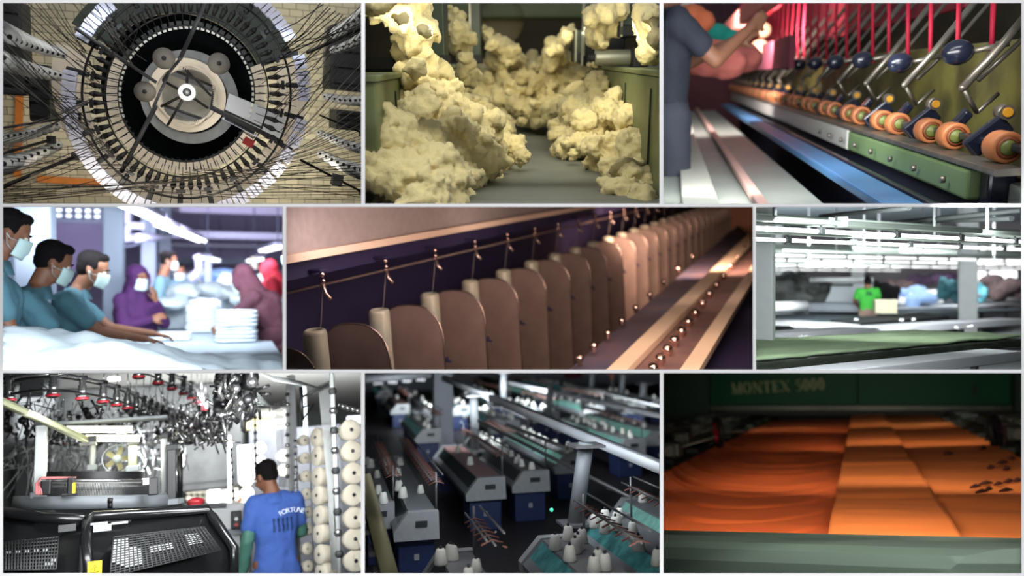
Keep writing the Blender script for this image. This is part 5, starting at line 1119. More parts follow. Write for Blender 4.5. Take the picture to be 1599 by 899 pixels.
for px, py, w_, m in ((160, 824, .085, m_rim7), (105, 824, .08, m_dk7), (155, 817, .08, m_rim7), (187, 816, .08, m_rim7)):
    MB().box(ml(px, py, 4.78), (w_, .012, .035 if py > 820 else .012)).make('cover_label', m, mk)
yl = MB().box(ml(148, 888, 4.52), (.062, .01, .075)).make('warning_label', m_yelw, mk)
c0 = ml(148, 888, 4.51); b = MB(); q = [c0+V((-.02, -.005, -.015)), c0+V((.02, -.005, -.015)), c0+V((0, -.005, .02))]; b.tube(q, .0022, 4, True); b.tube([c0+V((.003, -.005, .01)), c0+V((-.003, -.005, 0)), c0+V((.003, -.005, 0)), c0+V((-.002, -.005, -.01))], .002, 4); b.make('warning_triangle', m_blk7, yl)
def mesh_win(corners, dots, y_in):
    """perforated window: lattice over a darker backing; corners given as px,py,y"""
    f = [ml(*p) for p in corners]; b = MB()
    nu, nv = dots; P0_ = lambda u, v: (f[3].lerp(f[2], u)).lerp(f[0].lerp(f[1], u), v)+V((0, -.012, 0)); P_ = P0_; b.grid(lambda u, v: P_(u, v)+V((0, .02, 0)), 12, 8); w_ = b.make('mesh_backing', m_blk7, mk); b = MB()
    for i in range(nu+1): b.tube([P_(i/nu, 0), P_(i/nu, .5), P_(i/nu, 1)], .0042, 4)
    for j in range(nv+1): b.tube([P_(0, j/nv), P_(.5, j/nv), P_(1, j/nv)], .0042, 4)
    b.make('wire_mesh', m_dk7, w_); return P_, w_
PA, wA = mesh_win([(178, 838, 4.74), (318, 822, 5.0), (345, 858, 5.0), (172, 900, 4.48)], (26, 15), 0)
PB, wB = mesh_win([(5, 846, 4.86), (92, 838, 4.78), (88, 888, 4.6), (5, 890, 4.6)], (18, 9), 0)
m_palecell = mat('pale_cell', (180, 182, 182), .4, var=.25, vscale=12)
def fill_cells(PP, cells, nu, nv, par):  # pale cells filling chosen openings of the wire mesh
    b = MB()
    for i, j in cells: q = [PP((i+.12)/nu, (j+.12)/nv), PP((i+.88)/nu, (j+.12)/nv), PP((i+.88)/nu, (j+.88)/nv), PP((i+.12)/nu, (j+.88)/nv)]; b.hull(q, [v+V((0, .008, 0)) for v in q])
    b.make('pale_cells', m_palecell, par)
cells = [(i, j) for i in range(26) for j in range(15) if (i < 4 and 9 <= j < 14) or (i < 7-(j > 8) and 2 <= j < 10 and i+j > 4) or (9 <= i < 15 and 6 <= j < 9) or (19 <= i < 23 and 6 <= j < 12)]
fill_cells(PA, cells, 26, 15, wA); fill_cells(PB, [(i, j) for i in range(0, 16) for j in (5, 6) if (i*j) % 3] + [(15, 1), (16, 1), (16, 2), (17, 2), (14, 1)], 18, 9, wB)
# machine uprights, plank, canopy lights
def post7(px, py0, py1, y, r, m, lab, nm='machine_post', sq=False):
    a = G.at(px, py0, y); c = G.at(px, py1, y); L = a.z-c.z; t = thing(nm, lab, 'post', MG @ T(c.x, c.y, c.z)); b = MB()
    if sq: b.box((0, 0, L/2), (r*2, r*2, L), bev=.006)
    else: b.cyl((0, 0, 0), (0, 0, L), r, n=14)
    b.make('shaft', m, t); MB().box((0, 0, .02), (r*3, r*3, .04), bev=.005).make('foot', m_rim7, t); MB().box((0, 0, L-.02), (r*2.6, r*2.6, .04), bev=.005).make('top_clamp', m_dk7, t)
post7(61, 655, 778, 5.7, .030, m_post, 'thick pale post at the left of the needle bed', sq=True); post7(66, 672, 778, 6.2, .024, m_post, 'second pale post just behind the thick left one'); post7(144, 686, 734, 6.4, .022, m_post, 'thin pale post behind the dial'); post7(207, 686, 736, 6.2, .028, m_plank, 'cream post right of the warm tubes')
post7(256, 676, 778, 6.1, .020, m_post, 'slim grey post at the right of the needle bed'); post7(268, 694, 788, 6.0, .030, m_blk7, 'black square post right of the machine', sq=True); post7(281, 700, 786, 6.4, .020, m_blk7, 'thin black post beside the square one')
a, c = G.at(0, 626, 4.9), G.at(138, 688, 6.1)
t = thing('frame_plank', 'pale green plank slanting down from the left edge to the tubes', 'beam', MG @ T(a)); MB().tube([(0, 0, 0), c-a], .024, 4).make('plank', m_plank, t); MB().box(c-a, (.1, .08, .06)).make('end_plate', m_dk7, t)
t = thing('lamp_canopy', 'flat canopy holding two warm tubes above the needle bed', 'ceiling light', MG @ T(G.at(165, 664, 6.3)))
MB().box((.05, 0, .03), (.72, .25, .02), bev=.005).make('canopy_plate', m_rim7, t)
for px0, px1, py in ((104, 206, 670), (134, 218, 684)): q0, q1 = G.at(px0, py, 6.15), G.at(px1, py, 6.15); o0 = G.at(165, 664, 6.3); MB().cyl(q0-o0, q1-o0, .023, n=10).make('tube', m_tube7, t)
area(MG, G.at(165, 690, 6.1), G.at(165, 790, 6.0), .6, .2, 7, (1, .98, .8))
t = thing('fabric_fan', 'dusty round fan above the dial between the posts', 'fan', MG @ T(G.at(183, 716, 6.3)) @ RX(pi/2)); b = MB(); b.lathe([(.092, 0), (.1, .01), (.1, -.01), (.092, 0)], 24); b.make('cage', m_rim7, t); MB().lathe([(.001, .02), (.03, .02), (.03, -.02)], 14).make('hub', m_rim7, t)
for k in range(5): MB().box((.05*cos(k*2*pi/5), .05*sin(k*2*pi/5), 0), (.07, .035, .004), rz=k*2*pi/5, ry=.3).make('blade', m_dim7, t)
# feeder rings: two sweeping arcs, every feeder a part of its ring
def arc(lab, pts, z, n, sc_, redmask, seed):
    P_ = [G.onz(x, y, z) for x, y in pts]; o = P_[0]; t = thing('feeder_ring', lab, 'feeder ring', MG @ T(o))
    L = [0]
    for i in range(1, len(P_)): L.append(L[-1]+(P_[i]-P_[i-1]).length)
    def at_(s_):
        s_ *= L[-1]
        for i in range(1, len(P_)):
            if s_ <= L[i]+1e-9: return P_[i-1].lerp(P_[i], (s_-L[i-1])/max(1e-9, L[i]-L[i-1]))-o
    MB().tube([p-o+V((0, 0, .02)) for p in P_], .008, 6).make('lower_rail', m_blk7, t); MB().tube([p-o+V((0, 0, .115)) for p in P_], .010, 6).make('upper_rail', m_silv, t); MB().tube([p-o+V((0, .05, .10)) for p in P_], .006, 6).make('drive_belt', m_blk7, t)
    proto = None
    for i in range(n):
        p = at_((i+.5)/n); Mq = T(p) @ SC(sc_) @ RZ(i*.3)
        if proto is None:
            b = MB(); b.lathe([(.001, -.01), (.03, -.008), (.034, .0), (.03, .012), (.022, .015), (.02, .03), (.027, .034), (.02, .04), (.026, .05), (.02, .056), (.025, .066), (.018, .072), (.02, .10), (.012, .11)], 14); proto = b.make('yarn_feeder', m_silv, t); fd = proto
            b = MB(); b.lathe([(.001, -.028), (.028, -.026), (.034, -.012), (.03, -.01)], 14); b.box((0, 0, .115), (.05, .035, .03), bev=.006); b.make('feeder_base', m_blk7, proto)
            MB().tube([(0, 0, .12), (.01, 0, .2), (-.01, 0, .33)], .003, 5).make('yarn_guide', m_silv, proto); kids_ = kids(proto)
        else:
            fd = proto.copy(); sc.collection.objects.link(fd); fd.parent = t
            for g in kids_: e = g.copy(); sc.collection.objects.link(e); e.parent = fd
        fd.matrix_local = Mq
        if redmask(i): rb_ = MB().lathe([(.035, -.02), (.04, -.012), (.035, -.004)], 14).make('red_collar', m_rd7, fd)
    return t
arc('long arc of silver feeders with red collars sweeping from the left edge', [(-10, 625), (13, 621), (37, 617), (60, 615), (85, 614), (109, 616), (135, 620), (160, 624), (184, 630), (207, 637), (229, 645), (247, 652), (264, 658), (284, 664), (300, 670), (318, 680)], 2.08, 22, 1.0, lambda i: i < 6 or i > 13, 1)
arc('short upper arc of feeders entering from the top edge', [(196, 580), (235, 590), (258, 600), (283, 610), (303, 622), (318, 634), (332, 646), (340, 656)], 2.30, 12, 1.15, lambda i: True, 2)
arc('far arc of small dark feeders behind the warm tubes', [(60, 688), (100, 692), (140, 694), (200, 693), (240, 690), (270, 684)], 1.95, 18, .8, lambda i: i % 4 == 0, 3)
# the tangle of chrome rods and feeders right of the arcs
def tangle(nm, lab, box_, y0_, y1_, n, seed, rl=.25, r=.006, mats=None):
    r_ = random.Random(seed); o = G.at((box_[0]+box_[2])/2, (box_[1]+box_[3])/2, y0_); b = MB()
    for i in range(n):
        p = G.at(r_.uniform(box_[0], box_[2]), r_.uniform(box_[1], box_[3]), r_.uniform(y0_, y1_))-o; d = V((r_.gauss(0, .35), r_.gauss(0, .5), r_.gauss(0, 1))).normalized()*rl*r_.uniform(.3, 1)
        b.tube([p, p+d*.5+V((r_.gauss(0, .01), 0, 0)), p+d], r*r_.uniform(.5, 1.3), 5)
        if i % 3 == 0: b.ball(p, r*r_.uniform(2, 4), 6)
    return tag(b.make(nm, mats or m_silv, None, MG @ T(o)), lab, 'machine rods', None, 'stuff')
tangle('chrome_feeder_cluster', 'dense cluster of chrome feeders hanging at the top centre', (345, 584, 400, 650), 5.2, 6.6, 150, 3, .18, .012)
tangle('chrome_feeder_cluster', 'chrome feeders trailing down below the dense cluster', (262, 650, 350, 690), 6.0, 7.4, 130, 4, .16, .009)
tangle('dark_feeder_cluster', 'dark clamps mixed into the chrome cluster', (340, 584, 402, 655), 5.1, 6.6, 70, 5, .10, .015, m_blk7)
tangle('thin_guide_rods', 'fine steel guide rods between the arcs and the plank', (10, 625, 330, 668), 6.6, 8, 170, 6, .22, .004)
tangle('thin_guide_rods', 'fine steel rods behind the machine posts', (5, 690, 290, 735), 6.8, 8.5, 190, 7, .35, .005, m_post)
tangle('dark_guide_rods', 'dark rods and clamps above the plank', (5, 640, 320, 682), 6.8, 8.2, 120, 8, .16, .009, m_blk7)
# far machinery mass and bright window
b = MB(); b.box((0, 0, 0), (.45, .04, 2.0)); o = tag(b.make('window_7', mat('bright_window7', (225, 232, 240), .4, emit=.85), None, MG @ T(G.at(42, 740, 12))), kind='structure')
b = MB(); [b.box((-.25+.25*i, -.04, 0), (.04, .05, 2.0)) for i in range(3)]; [b.box((0, -.04, -1+.5*i), (.5, .05, .04)) for i in range(5)]; b.make('window_frame', m_dk7, o)
tag(MB().box((0, 0, 0), (.8, .3, 2.4), bev=.02).box((.2, -.17, .3), (.2, .04, 1.2)).make('machine_cabinet', m_dk7, None, MG @ T(G.at(12, 740, 9))), 'dark cabinet at the far left edge', 'cabinet')
tag(MB().box((0, 0, .2), (2.9, .4, 1.2), bev=.03).box((0, -.22, .1), (2.6, .04, .8)).make('machine_cabinet', mat('mid_grey_machine', (62, 64, 62), .6, var=.5, vscale=6), None, MG @ T(G.at(160, 722, 9.6))), 'grey machine body seen behind the dial and posts', 'cabinet')
# control console
t = thing('control_console', 'white control console beside the machine with a black emergency box', 'console', MG @ T(G.at(340, 900, 6.9)))
def cl(px, py, y): return G.at(px, py, y+1)-G.at(340, 900, 6.9)
q = [cl(288, 790, 5.9), cl(388, 786, 5.9), cl(388, 905, 5.9), cl(288, 905, 5.9)]; b = MB(); b.hull(q, [v+V((0, .5, 0)) for v in q]); b.make('console_body', m_wht7, t)
q = [cl(284, 787, 5.85), cl(354, 786, 5.85), cl(354, 791, 5.85), cl(284, 791, 5.85)]; b = MB(); b.hull(q, [v+V((0, .4, 0)) for v in q]); b.make('console_lid', m_blk7, t)
ob = MB().box(cl(369, 811, 5.86), (.08, .05, .14), bev=.008).make('emergency_box', m_blk7, t)
MB().cyl(cl(369, 810, 5.8), cl(369, 810, 5.77), .014, n=14).make('white_button', m_wht7, ob); MB().cyl(cl(369, 819, 5.8), cl(369, 819, 5.78), .014, n=14).make('red_button', m_rd7, ob)
MB().box(cl(366, 830, 5.88), (.11, .01, .055)).make('grey_plate', m_rim7, t); MB().box(cl(376, 860, 5.9), (.01, .02, .5)).make('panel_seam', m_dk7, t)
MB().tube([cl(366, 866, 5.86), cl(374, 870, 5.8), cl(380, 864, 5.8)], .012, 6).make('cable_loop', m_blk7, t)
tag(MB().ball((0, 0, 0), (.06, .05, .03), 8).cyl((0, 0, -.03), (0, 0, -.01), .05, n=12).make('red_cone_cap', m_rd7, None, MG @ T(G.at(306, 783, 6.1))), 'small red cap lying on the black console lid', 'cap')
# columns and boards
def colm(px0, px1, py0, py1, y, m, lab, nm='column', cat='column'):
    a = G.at(px0, py0, y); c = G.at(px1, py1, y); b = MB(); b.box((0, 0, 0), (c.x-a.x, (c.x-a.x)*.8, a.z-c.z), bev=.01)
    for k in range(3): b.box((0, -(c.x-a.x)*.4-.005, (a.z-c.z)*(.35-.3*k)), ((c.x-a.x)*1.02, .01, .015))
    tag(b.make(nm, m, None, MG @ T((a+c)/2)), lab, cat)
colm(324, 343, 680, 790, 11, m_wht7, 'pale far column left of the distant person'); colm(448, 470, 586, 902, 7.6, m_wht7, 'tall white column behind the man at right'); colm(482, 492, 690, 902, 7.4, mat('lit_white', (228, 230, 232), .5), 'narrow bright white column right of the small cones', 'creel_post', 'post')
colm(371, 397, 696, 752, 9.0, mat('pale_board', (206, 210, 222), .6), 'pale board behind the cones left of the head', 'creel_board', 'board'); colm(355, 362, 680, 800, 8.6, m_wht7, 'thin white post left of the pale board', 'creel_post', 'post'); colm(472, 480, 600, 680, 8.2, m_rim7, 'short grey post behind the black comb', 'creel_post', 'post')
colm(396, 446, 640, 676, 10.5, m_ceil7, 'grey wall beam behind the man', 'wall_beam', 'beam')
for px, py, w_, h_, lab in ((430, 698, .30, .34, 8), (555, 655, .22, .10, 9), (309, 719, .10, .07, 10)):
    tag(MB().box((0, 0, 0), (w_, .03, h_)).box((0, .03, 0), (w_*1.1, .03, h_*1.1)).make('window_%d' % lab, mat('bright_window7'), None, MG @ T(G.at(px, py, 12))), kind='structure')
# creel poles
def pole(x0, y0_, x1, y1_, d, r, lab, m=m_post):
    a, c = G.at(x0, y0_, d), G.at(x1, y1_, d); t = thing('creel_pole', lab, 'pole', MG @ T(a)); MB().tube([(0, 0, 0), c-a], r, 8).make('pole_tube', m, t)
    for k in range(1, 10): MB().ball((c-a)*(k/10), r*1.8, 6).make('clamp', m_dk7 if k % 2 else m_silv, t)
pole(518, 580, 531, 898, 5.6, .017, 'tall pale creel pole in front of the right-hand cones'); pole(449, 600, 449, 760, 6.6, .011, 'thin grey creel pole left of the white column'); pole(398, 640, 400, 760, 7.5, .010, 'thin creel pole above the man'); pole(461, 678, 462, 780, 6.6, .008, 'short creel pole between the small cones and the white column')
pole(528, 632, 566, 643, 5.7, .010, 'pale crossbar running to the right edge above the cones'); pole(360, 690, 366, 800, 7.8, .009, 'thin creel pole beside the pale board')
tag(MB().box((0, 0, 0), (1.35, .05, 2.0)).box((-.3, -.04, 0), (.04, .04, 2.0)).box((.3, -.04, 0), (.04, .04, 2.0)).make('creel_backboard', mat('pale_backboard', (74, 76, 80), .7, var=.3, vscale=5), None, MG @ T(G.at(490, 806, 9.2))), 'pale backboard standing behind all the right-hand cone columns', 'board')
# cones
cpr = MB(); cpr.lathe([(.001, -.085), (.085, -.085), (.098, -.07), (.075, .075), (.062, .085), (.02, .088), (.001, .088)], 22)
cz = None
def cone7(px, py, y, rp, lab, grp, face=0.0, tilt=0.0):
    global cz
    r = rp*y/FPX/.098; Mq = MG @ T(G.at(px, py, y)) @ RZ(face) @ RX(pi/2-.1+tilt) @ RX(pi) @ SC(r)
    if cz is None:
        cz = thing('yarn_cone', lab, 'yarn cone', Mq, grp); cpr.make('yarn', m_con7, cz); MB().lathe([(.001, -.088), (.016, -.088), (.018, -.084)], 12).make('tube_hole', m_blk7, cz); MB().cyl((0, 0, .085), (0, 0, .12), .018, .014, 12).make('tube_tip', m_dk7, cz)
    else: dup(cz, Mq, lab, grp)
OR = ['topmost', 'second from the top', 'third from the top', 'fourth from the top', 'fifth from the top', 'sixth from the top', 'seventh from the top', 'lowest']
for i, (px, py) in enumerate(((544, 673), (546, 706), (548, 740), (548, 774), (550, 809), (550, 842), (551, 876))): cone7(px, py, 6.0, 16.5, 'large cream cone in the right-hand column, '+OR[i], 'large cones at the right', .15)
for i, (px, py) in enumerate(((503, 683), (504, 712), (505, 744), (505, 773), (507, 804), (507, 832), (509, 865), (511, 892))): cone7(px, py, 6.4, 14.5, 'cream cone turned sideways left of the creel pole, '+OR[i], 'sideways cones by the pole', -1.1)
for i, (px, py) in enumerate(((473, 688), (474, 716), (475, 744), (476, 772), (477, 800), (477, 827), (477, 857), (478, 884))): cone7(px, py, 6.8, 8.5, 'small greyish cone on the white post behind the man, '+OR[i], 'small cones on the white post', .3)
for i, (px, py) in enumerate(((383, 710), (383, 730), (383, 750), (384, 771), (386, 786))): cone7(px, py, 8.2, 9.5, 'cream cone left of the head of the man, '+OR[i], 'cones left of the head', .2)
for i, (px, py) in enumerate(((440, 712), (440, 735), (404, 700), (405, 722))): cone7(px, py, 8.6, 8.5, ('shaded cone right of the head, upper one', 'shaded cone right of the head, lower one', 'far cone above left of the head, upper one', 'far cone above left of the head, lower one')[i], 'far cones around the head', .3)
rr_ = random.Random(8)
for r_ in range(4):
    for k in range(6): cone7(294+r_*9, 738+k*10, 13, 3.6, 'tiny cone on the distant creel, column %s, row %s' % (ORDN[r_], ORDN[k]), 'tiny cones on the distant creel', .2)
for r_ in range(3):
    for k in range(5): cone7(352+r_*8, 742+k*9, 12, 3.4, 'tiny cone beside the far person, column %s, row %s' % (ORDN[r_], ORDN[k]), 'tiny cones beside the far person', .2)
# yarn tubes up to the comb
b = MB()
for k in range(9): b.tube([G.at(498+k*2.4, 604-k*.9, 5.9), G.at(512+k*1.2, 760+k*8, 6.0), G.at(518+k*1.5, 890, 6.0)], .0035, 5)
for k in range(9): b.tube([G.at(404+k*3, 582+k*1.5, 5.4), G.at(470+k*4, 596+k*1.3, 5.8)], .005, 5)
for k in range(6): b.tube([G.at(400, 612+k*4, 5.6), G.at(428+k*2.5, 640-k*1, 6.6)], .004, 5); b.tube([G.at(430+k*2.5, 640-k, 6.6), G.at(436+k*2, 760, 6.8)], .003, 5)
tag(b.make('yarn_tubes', m_post, None, MG), 'thin pale yarn tubes fanning across the top right to the cones', 'yarn tubes', None, 'stuff')
t = thing('guide_comb', 'black angular yarn comb bracket at the top right', 'bracket', MG @ T(G.at(471, 604, 5.8)))
def gl(px, py): return G.at(px, py, 5.8)-G.at(471, 604, 5.8)
b = MB(); b.tube([gl(470, 604), gl(472, 656)], .017, 4); b.tube([gl(472, 656), gl(490, 630), gl(472, 636)], .009, 4); b.tube([gl(471, 620), gl(512, 600)], .012, 4); b.make('comb_bracket', m_blk7, t)
for k in range(9): MB().box(gl(489+k*3, 611-k*1.4), (.008, .02, .045)).make('comb_tooth', m_blk7, t)
t = thing('guide_comb', 'smaller black yarn comb further back near the ceiling', 'bracket', MG @ T(G.at(435, 637, 6.6)))
for k in range(7): MB().box(V((-.07+k*.022, 0, k*.007)), (.009, .02, .05)).make('comb_tooth', m_blk7, t)
tag(MB().lathe([(.001, .08), (.25, .05), (.3, -.03), (.001, -.03)], 24).make('ceiling_lamp', mat('warm_lamp7', (250, 235, 160), .4, emit=1.6), None, MG @ T(G.at(388, 664, 10))), 'warm yellow ceiling lamp beyond the chrome cluster', 'ceiling light')
tag(MB().lathe([(.001, .03), (.05, .02), (.055, -.01), (.001, -.01)], 16).make('ceiling_lamp', mat('cool_lamp7', (250, 252, 255), .4, emit=3), None, MG @ T(G.at(178, 592, 8))), 'small white round lamp between the two feeder arcs', 'ceiling light')
# people
m_blue = mat('royal_blue_shirt', (72, 108, 190), .85, var=.1, vscale=5, bump=.1); m_grnsl = mat('green_sleeve', (84, 138, 122), .6, var=.2); m_mint = mat('mint_trousers', (170, 214, 212), .8)
mp = G.at(428, 745, 6.6)
man = person('person in royal blue printed shirt over green sleeves seen from behind', MG @ T(mp.x, mp.y, -.09) @ RZ(.18),
  dict(head=(-.05, .05, 1.58), neck=(-.005, .0, 1.45), shL=(-.16, 0, 1.38), shR=(.16, .0, 1.38), elL=(-.225, -.02, 1.11), wrL=(-.25, .06, .86), elR=(.23, .06, 1.13), wrR=(.10, .28, 1.08)),
  .45, -.42, 0, m_blue, m_mint, under=m_grnsl, voxel=.009, fat=.92, hem=.17)
so = [c for c in kids(man) if c.name.startswith('shirt')][0]
for i, ch in enumerate('FORTUNE'):
    a = (i-3)*.19; o = text_mesh('shirt_letter', ch, .05, mat('print_white', (228, 238, 245), .7), so, T(.16*sin(a)+.03, -.34, 1.25+.10*cos(a)-.03) @ RX(pi/2) @ RZ(-a))
    w_ = o.modifiers.new('wrap', 'SHRINKWRAP'); w_.target = so; w_.wrap_method = 'PROJECT'; w_.use_project_y = True; w_.use_positive_direction = True; w_.use_negative_direction = False; w_.offset = .004; w_.project_limit = .5
for i in range(5):
    b = MB(); b.box((0, 0, 0), (.010, .002, .085)); b.box((0, 0, .05), (.020, .002, .022)); b.box((.012, 0, -.02), (.006, .002, .05))
    o = b.make('figure_print', mat('print_dark', (44, 74, 128), .7), so); o.matrix_local = T(-.045+.036*i, -.34, 1.20)
    w_ = o.modifiers.new('wrap', 'SHRINKWRAP'); w_.target = so; w_.wrap_method = 'PROJECT'; w_.use_project_y = True; w_.use_positive_direction = True; w_.use_negative_direction = False; w_.offset = .003; w_.project_limit = .5
fp = G.at(348, 757, 12.5)
person('distant person in a white shirt beyond the console', MG @ T(fp.x, fp.y, -.1) @ RZ(2.6), dict(elL=(-.3, .05, 1.25), wrL=(-.2, .15, 1.5)), 0, -.2, 0, mat('white_shirt7', (214, 216, 216), .8), m_dk7, voxel=.016)
confine(3, 580.9, 565, 896.3)
# ================================================================ bay 8: dim hall of flat knitting machines seen from above
K = Panel(521, 540, .56, 4.67); K.b = (568.2, 580.9, 1031.8, 896.3); MK = K.M
lamp(K, 960, 590, 14, 900, 800, 22, 6, .8, 136.0, (.8, .92, 1))
lamp(K, 700, 588, 24, 760, 660, 36, 8, 1, 368.0, (.85, .93, 1))
lamp(K, 900, 586, 38, 900, 620, 60, 14, 1.5, 1425.0, (.85, .93, 1))
lamp(K, 640, 600, 12.5, 700, 800, 20, 4, .6, 76.0, (.9, .9, 1))
m_fl8 = mat('dark_brown_floor', (34, 29, 31), .45, var=.3, vscale=.4); m_gb = mat('machine_grey_white', (150, 152, 152), .45, var=.1); m_gb2 = mat('machine_mid_grey', (112, 114, 116), .5)
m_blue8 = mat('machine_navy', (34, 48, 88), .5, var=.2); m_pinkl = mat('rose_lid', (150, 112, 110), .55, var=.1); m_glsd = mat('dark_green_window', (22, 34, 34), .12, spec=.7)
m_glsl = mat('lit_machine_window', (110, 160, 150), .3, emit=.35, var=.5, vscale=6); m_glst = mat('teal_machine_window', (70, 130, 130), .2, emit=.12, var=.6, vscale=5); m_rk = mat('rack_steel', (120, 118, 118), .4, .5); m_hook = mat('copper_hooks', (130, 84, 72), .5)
m_pal8 = mat('pale_beam_paint', (205, 206, 208), .5); m_bedd = mat('needle_bed_dark', (40, 42, 44), .5); m_wcone = mat('white_cone_yarn', (226, 224, 214), .85)
b = MB(); b.box((10, 45, -.05), (60, 75, .1)); struct(b, 'floor', m_fl8, MK)
b = MB(); b.box((15, 80, 5), (90, .1, 10)); [b.box((-20+k*6, 79.9, 5), (.3, .15, 10)) for k in range(14)]; struct(b, 'wall_back', mat('cool_white_wall', (156, 160, 168), .8), MK)
kcone = None; kck = None
cprof = [(.001, 0), (.085, 0), (.10, .02), (.065, .20), (.05, .215), (.02, .22), (.001, .22)]
def cone8(p, lab, grp, s_=1.0):
    global kcone, kck
    Mq = MK @ T(p) @ SC(s_)
    if kcone is None:
        kcone = thing('yarn_cone', lab, 'yarn cone', Mq, grp); MB().lathe(cprof, 14).make('yarn', m_wcone, kcone); MB().cyl((0, 0, .215), (0, 0, .26), .025, .018, 8).make('tube_tip', m_bedd, kcone); kck = kids(kcone)
    else: dup(kcone, Mq, lab, grp, kck)
HT = 1.30; proto = {}
def machine(pn, pf, wd, lid, glass, lab, ncone=6, rack=True, seed=1, open_=False, base=m_blue8):
    """pn / pf: pixel of the near and far end of the lid's centre line"""
    a = K.onz(*pn, HT); f = K.onz(*pf, HT); L = max(1.5, f.y-a.y); key = (lid.name, glass.name, rack)
    t = thing('flat_knitting_machine', lab, 'knitting machine', MK @ T(a.x, a.y, 0), 'flat knitting machines of the hall')
    w2 = wd/2
    def ext(nm, poly, y0_, y1_, m, par=t):
        n = len(poly); vs = [(x, y0_, z) for x, z in poly]+[(x, y1_, z) for x, z in poly]
        return MB().add(vs, [tuple(range(n)), tuple(range(n, 2*n))[::-1]]+[(i, (i+1) % n, n+(i+1) % n, n+i) for i in range(n)]).make(nm, m, par)
    ext('lid', [(-w2*.35, HT), (w2*.95, HT), (w2*.98, HT-.05), (-w2*.38, HT-.05)], 0, L, lid)
    ext('glass_front', [(-w2*.40, HT-.03), (-w2*.98, HT-.38), (-w2*.96, HT-.41), (-w2*.36, HT-.08)], .12, L-.12, glass)
    ext('tray', [(-w2*1.05, HT-.38), (-w2*1.0, HT-.50), (w2, HT-.50), (w2, HT-.06), (-w2*.3, HT-.06)], .02, L-.02, m_gb2)
    e_ = ext('end_cap', [(-w2*1.08, HT-.52), (-w2*1.1, HT-.36), (-w2*.42, HT+.03), (w2*1.02, HT+.03), (w2*1.05, HT-.52)], -.1, .1, m_gb)
    MB().box((w2*.2, -.11, HT-.2), (.28*wd, .02, .12), bev=.01).make('end_vent', m_bedd, e_)
    ext('end_cap', [(-w2*1.08, HT-.52), (-w2*1.1, HT-.36), (-w2*.42, HT+.03), (w2*1.02, HT+.03), (w2*1.05, HT-.52)], L-.1, L+.1, m_gb)
    MB().box((-w2*.68, L/2, HT-.385), (.03, L-.2, .03)).make('window_bar', m_gb, t)
    MB().box((0, .55, .40), (wd*.86, 1.0, .80), bev=.03).make('cabinet', base, t); MB().box((0, L-.6, .40), (wd*.86, 1.0, .80), bev=.03).make('cabinet', base, t); MB().box((w2*.2, L/2, .45), (wd*.3, L-1.4, .5)).make('take_down_box', m_bedd, t)
    MB().box((0, .04, .42), (.1, .02, .12), bev=.01).make('door_latch', m_gb, t)
    if rack:
        xs = w2*1.0
        for y in (.2, L-.2): MB().tube([(xs, y, HT-.1), (xs, y, HT+.75)], .022, 6).make('rack_post', m_rk, t)
        for z, dx in ((.55, 0), (.72, .12), (.62, -.12)): MB().tube([(xs+dx, .05, HT+z), (xs+dx, L-.05, HT+z)], .018, 5).make('rack_rail', m_rk, t)
        b = MB(); n = int(L/.28)
        for i in range(n): b.tube([(xs-.16, .2+i*.28, HT+.50), (xs+.0, .2+i*.28, HT+.57), (xs+.16, .2+i*.28, HT+.52)], .016, 4)
        tag(b.make('yarn_hooks', m_hook, t), kind='stuff')
    r_ = random.Random(seed)
    for i in range(ncone):
        cone8(V((a.x+w2*r_.uniform(-.1, .75), a.y+L*(i+.5+r_.uniform(-.3, .3))/ncone, HT)), '%s white cone on the %s' % (ORDN[i], lab), 'cones on machine %d' % seed, r_.uniform(.85, 1.1))
    return t
def Q(x, y): return (566+x/2.784, 576+y/2.784)
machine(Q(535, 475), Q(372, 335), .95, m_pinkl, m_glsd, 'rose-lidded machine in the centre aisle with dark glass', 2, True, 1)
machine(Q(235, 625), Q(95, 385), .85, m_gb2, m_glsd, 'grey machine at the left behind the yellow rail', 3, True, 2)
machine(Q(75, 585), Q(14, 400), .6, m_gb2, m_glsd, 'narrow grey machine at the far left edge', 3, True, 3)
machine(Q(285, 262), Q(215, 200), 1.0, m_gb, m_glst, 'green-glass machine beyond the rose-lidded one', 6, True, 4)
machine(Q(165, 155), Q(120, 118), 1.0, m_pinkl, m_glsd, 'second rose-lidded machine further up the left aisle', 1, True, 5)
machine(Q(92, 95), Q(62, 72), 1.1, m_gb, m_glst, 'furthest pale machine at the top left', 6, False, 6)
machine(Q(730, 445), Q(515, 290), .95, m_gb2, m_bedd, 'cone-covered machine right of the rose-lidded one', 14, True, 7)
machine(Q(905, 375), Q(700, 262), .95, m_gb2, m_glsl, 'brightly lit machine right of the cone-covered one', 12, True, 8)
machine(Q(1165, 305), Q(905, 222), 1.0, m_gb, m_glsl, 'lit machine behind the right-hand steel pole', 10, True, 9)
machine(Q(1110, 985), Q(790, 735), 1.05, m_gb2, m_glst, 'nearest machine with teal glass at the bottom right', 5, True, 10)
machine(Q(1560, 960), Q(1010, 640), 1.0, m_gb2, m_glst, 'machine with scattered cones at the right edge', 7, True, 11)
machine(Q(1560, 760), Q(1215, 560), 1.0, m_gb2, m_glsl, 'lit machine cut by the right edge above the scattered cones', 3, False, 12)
machine(Q(470, 975), Q(330, 800), .8, m_gb2, m_glsd, 'machine just entering at the bottom edge left of centre', 3, True, 13)
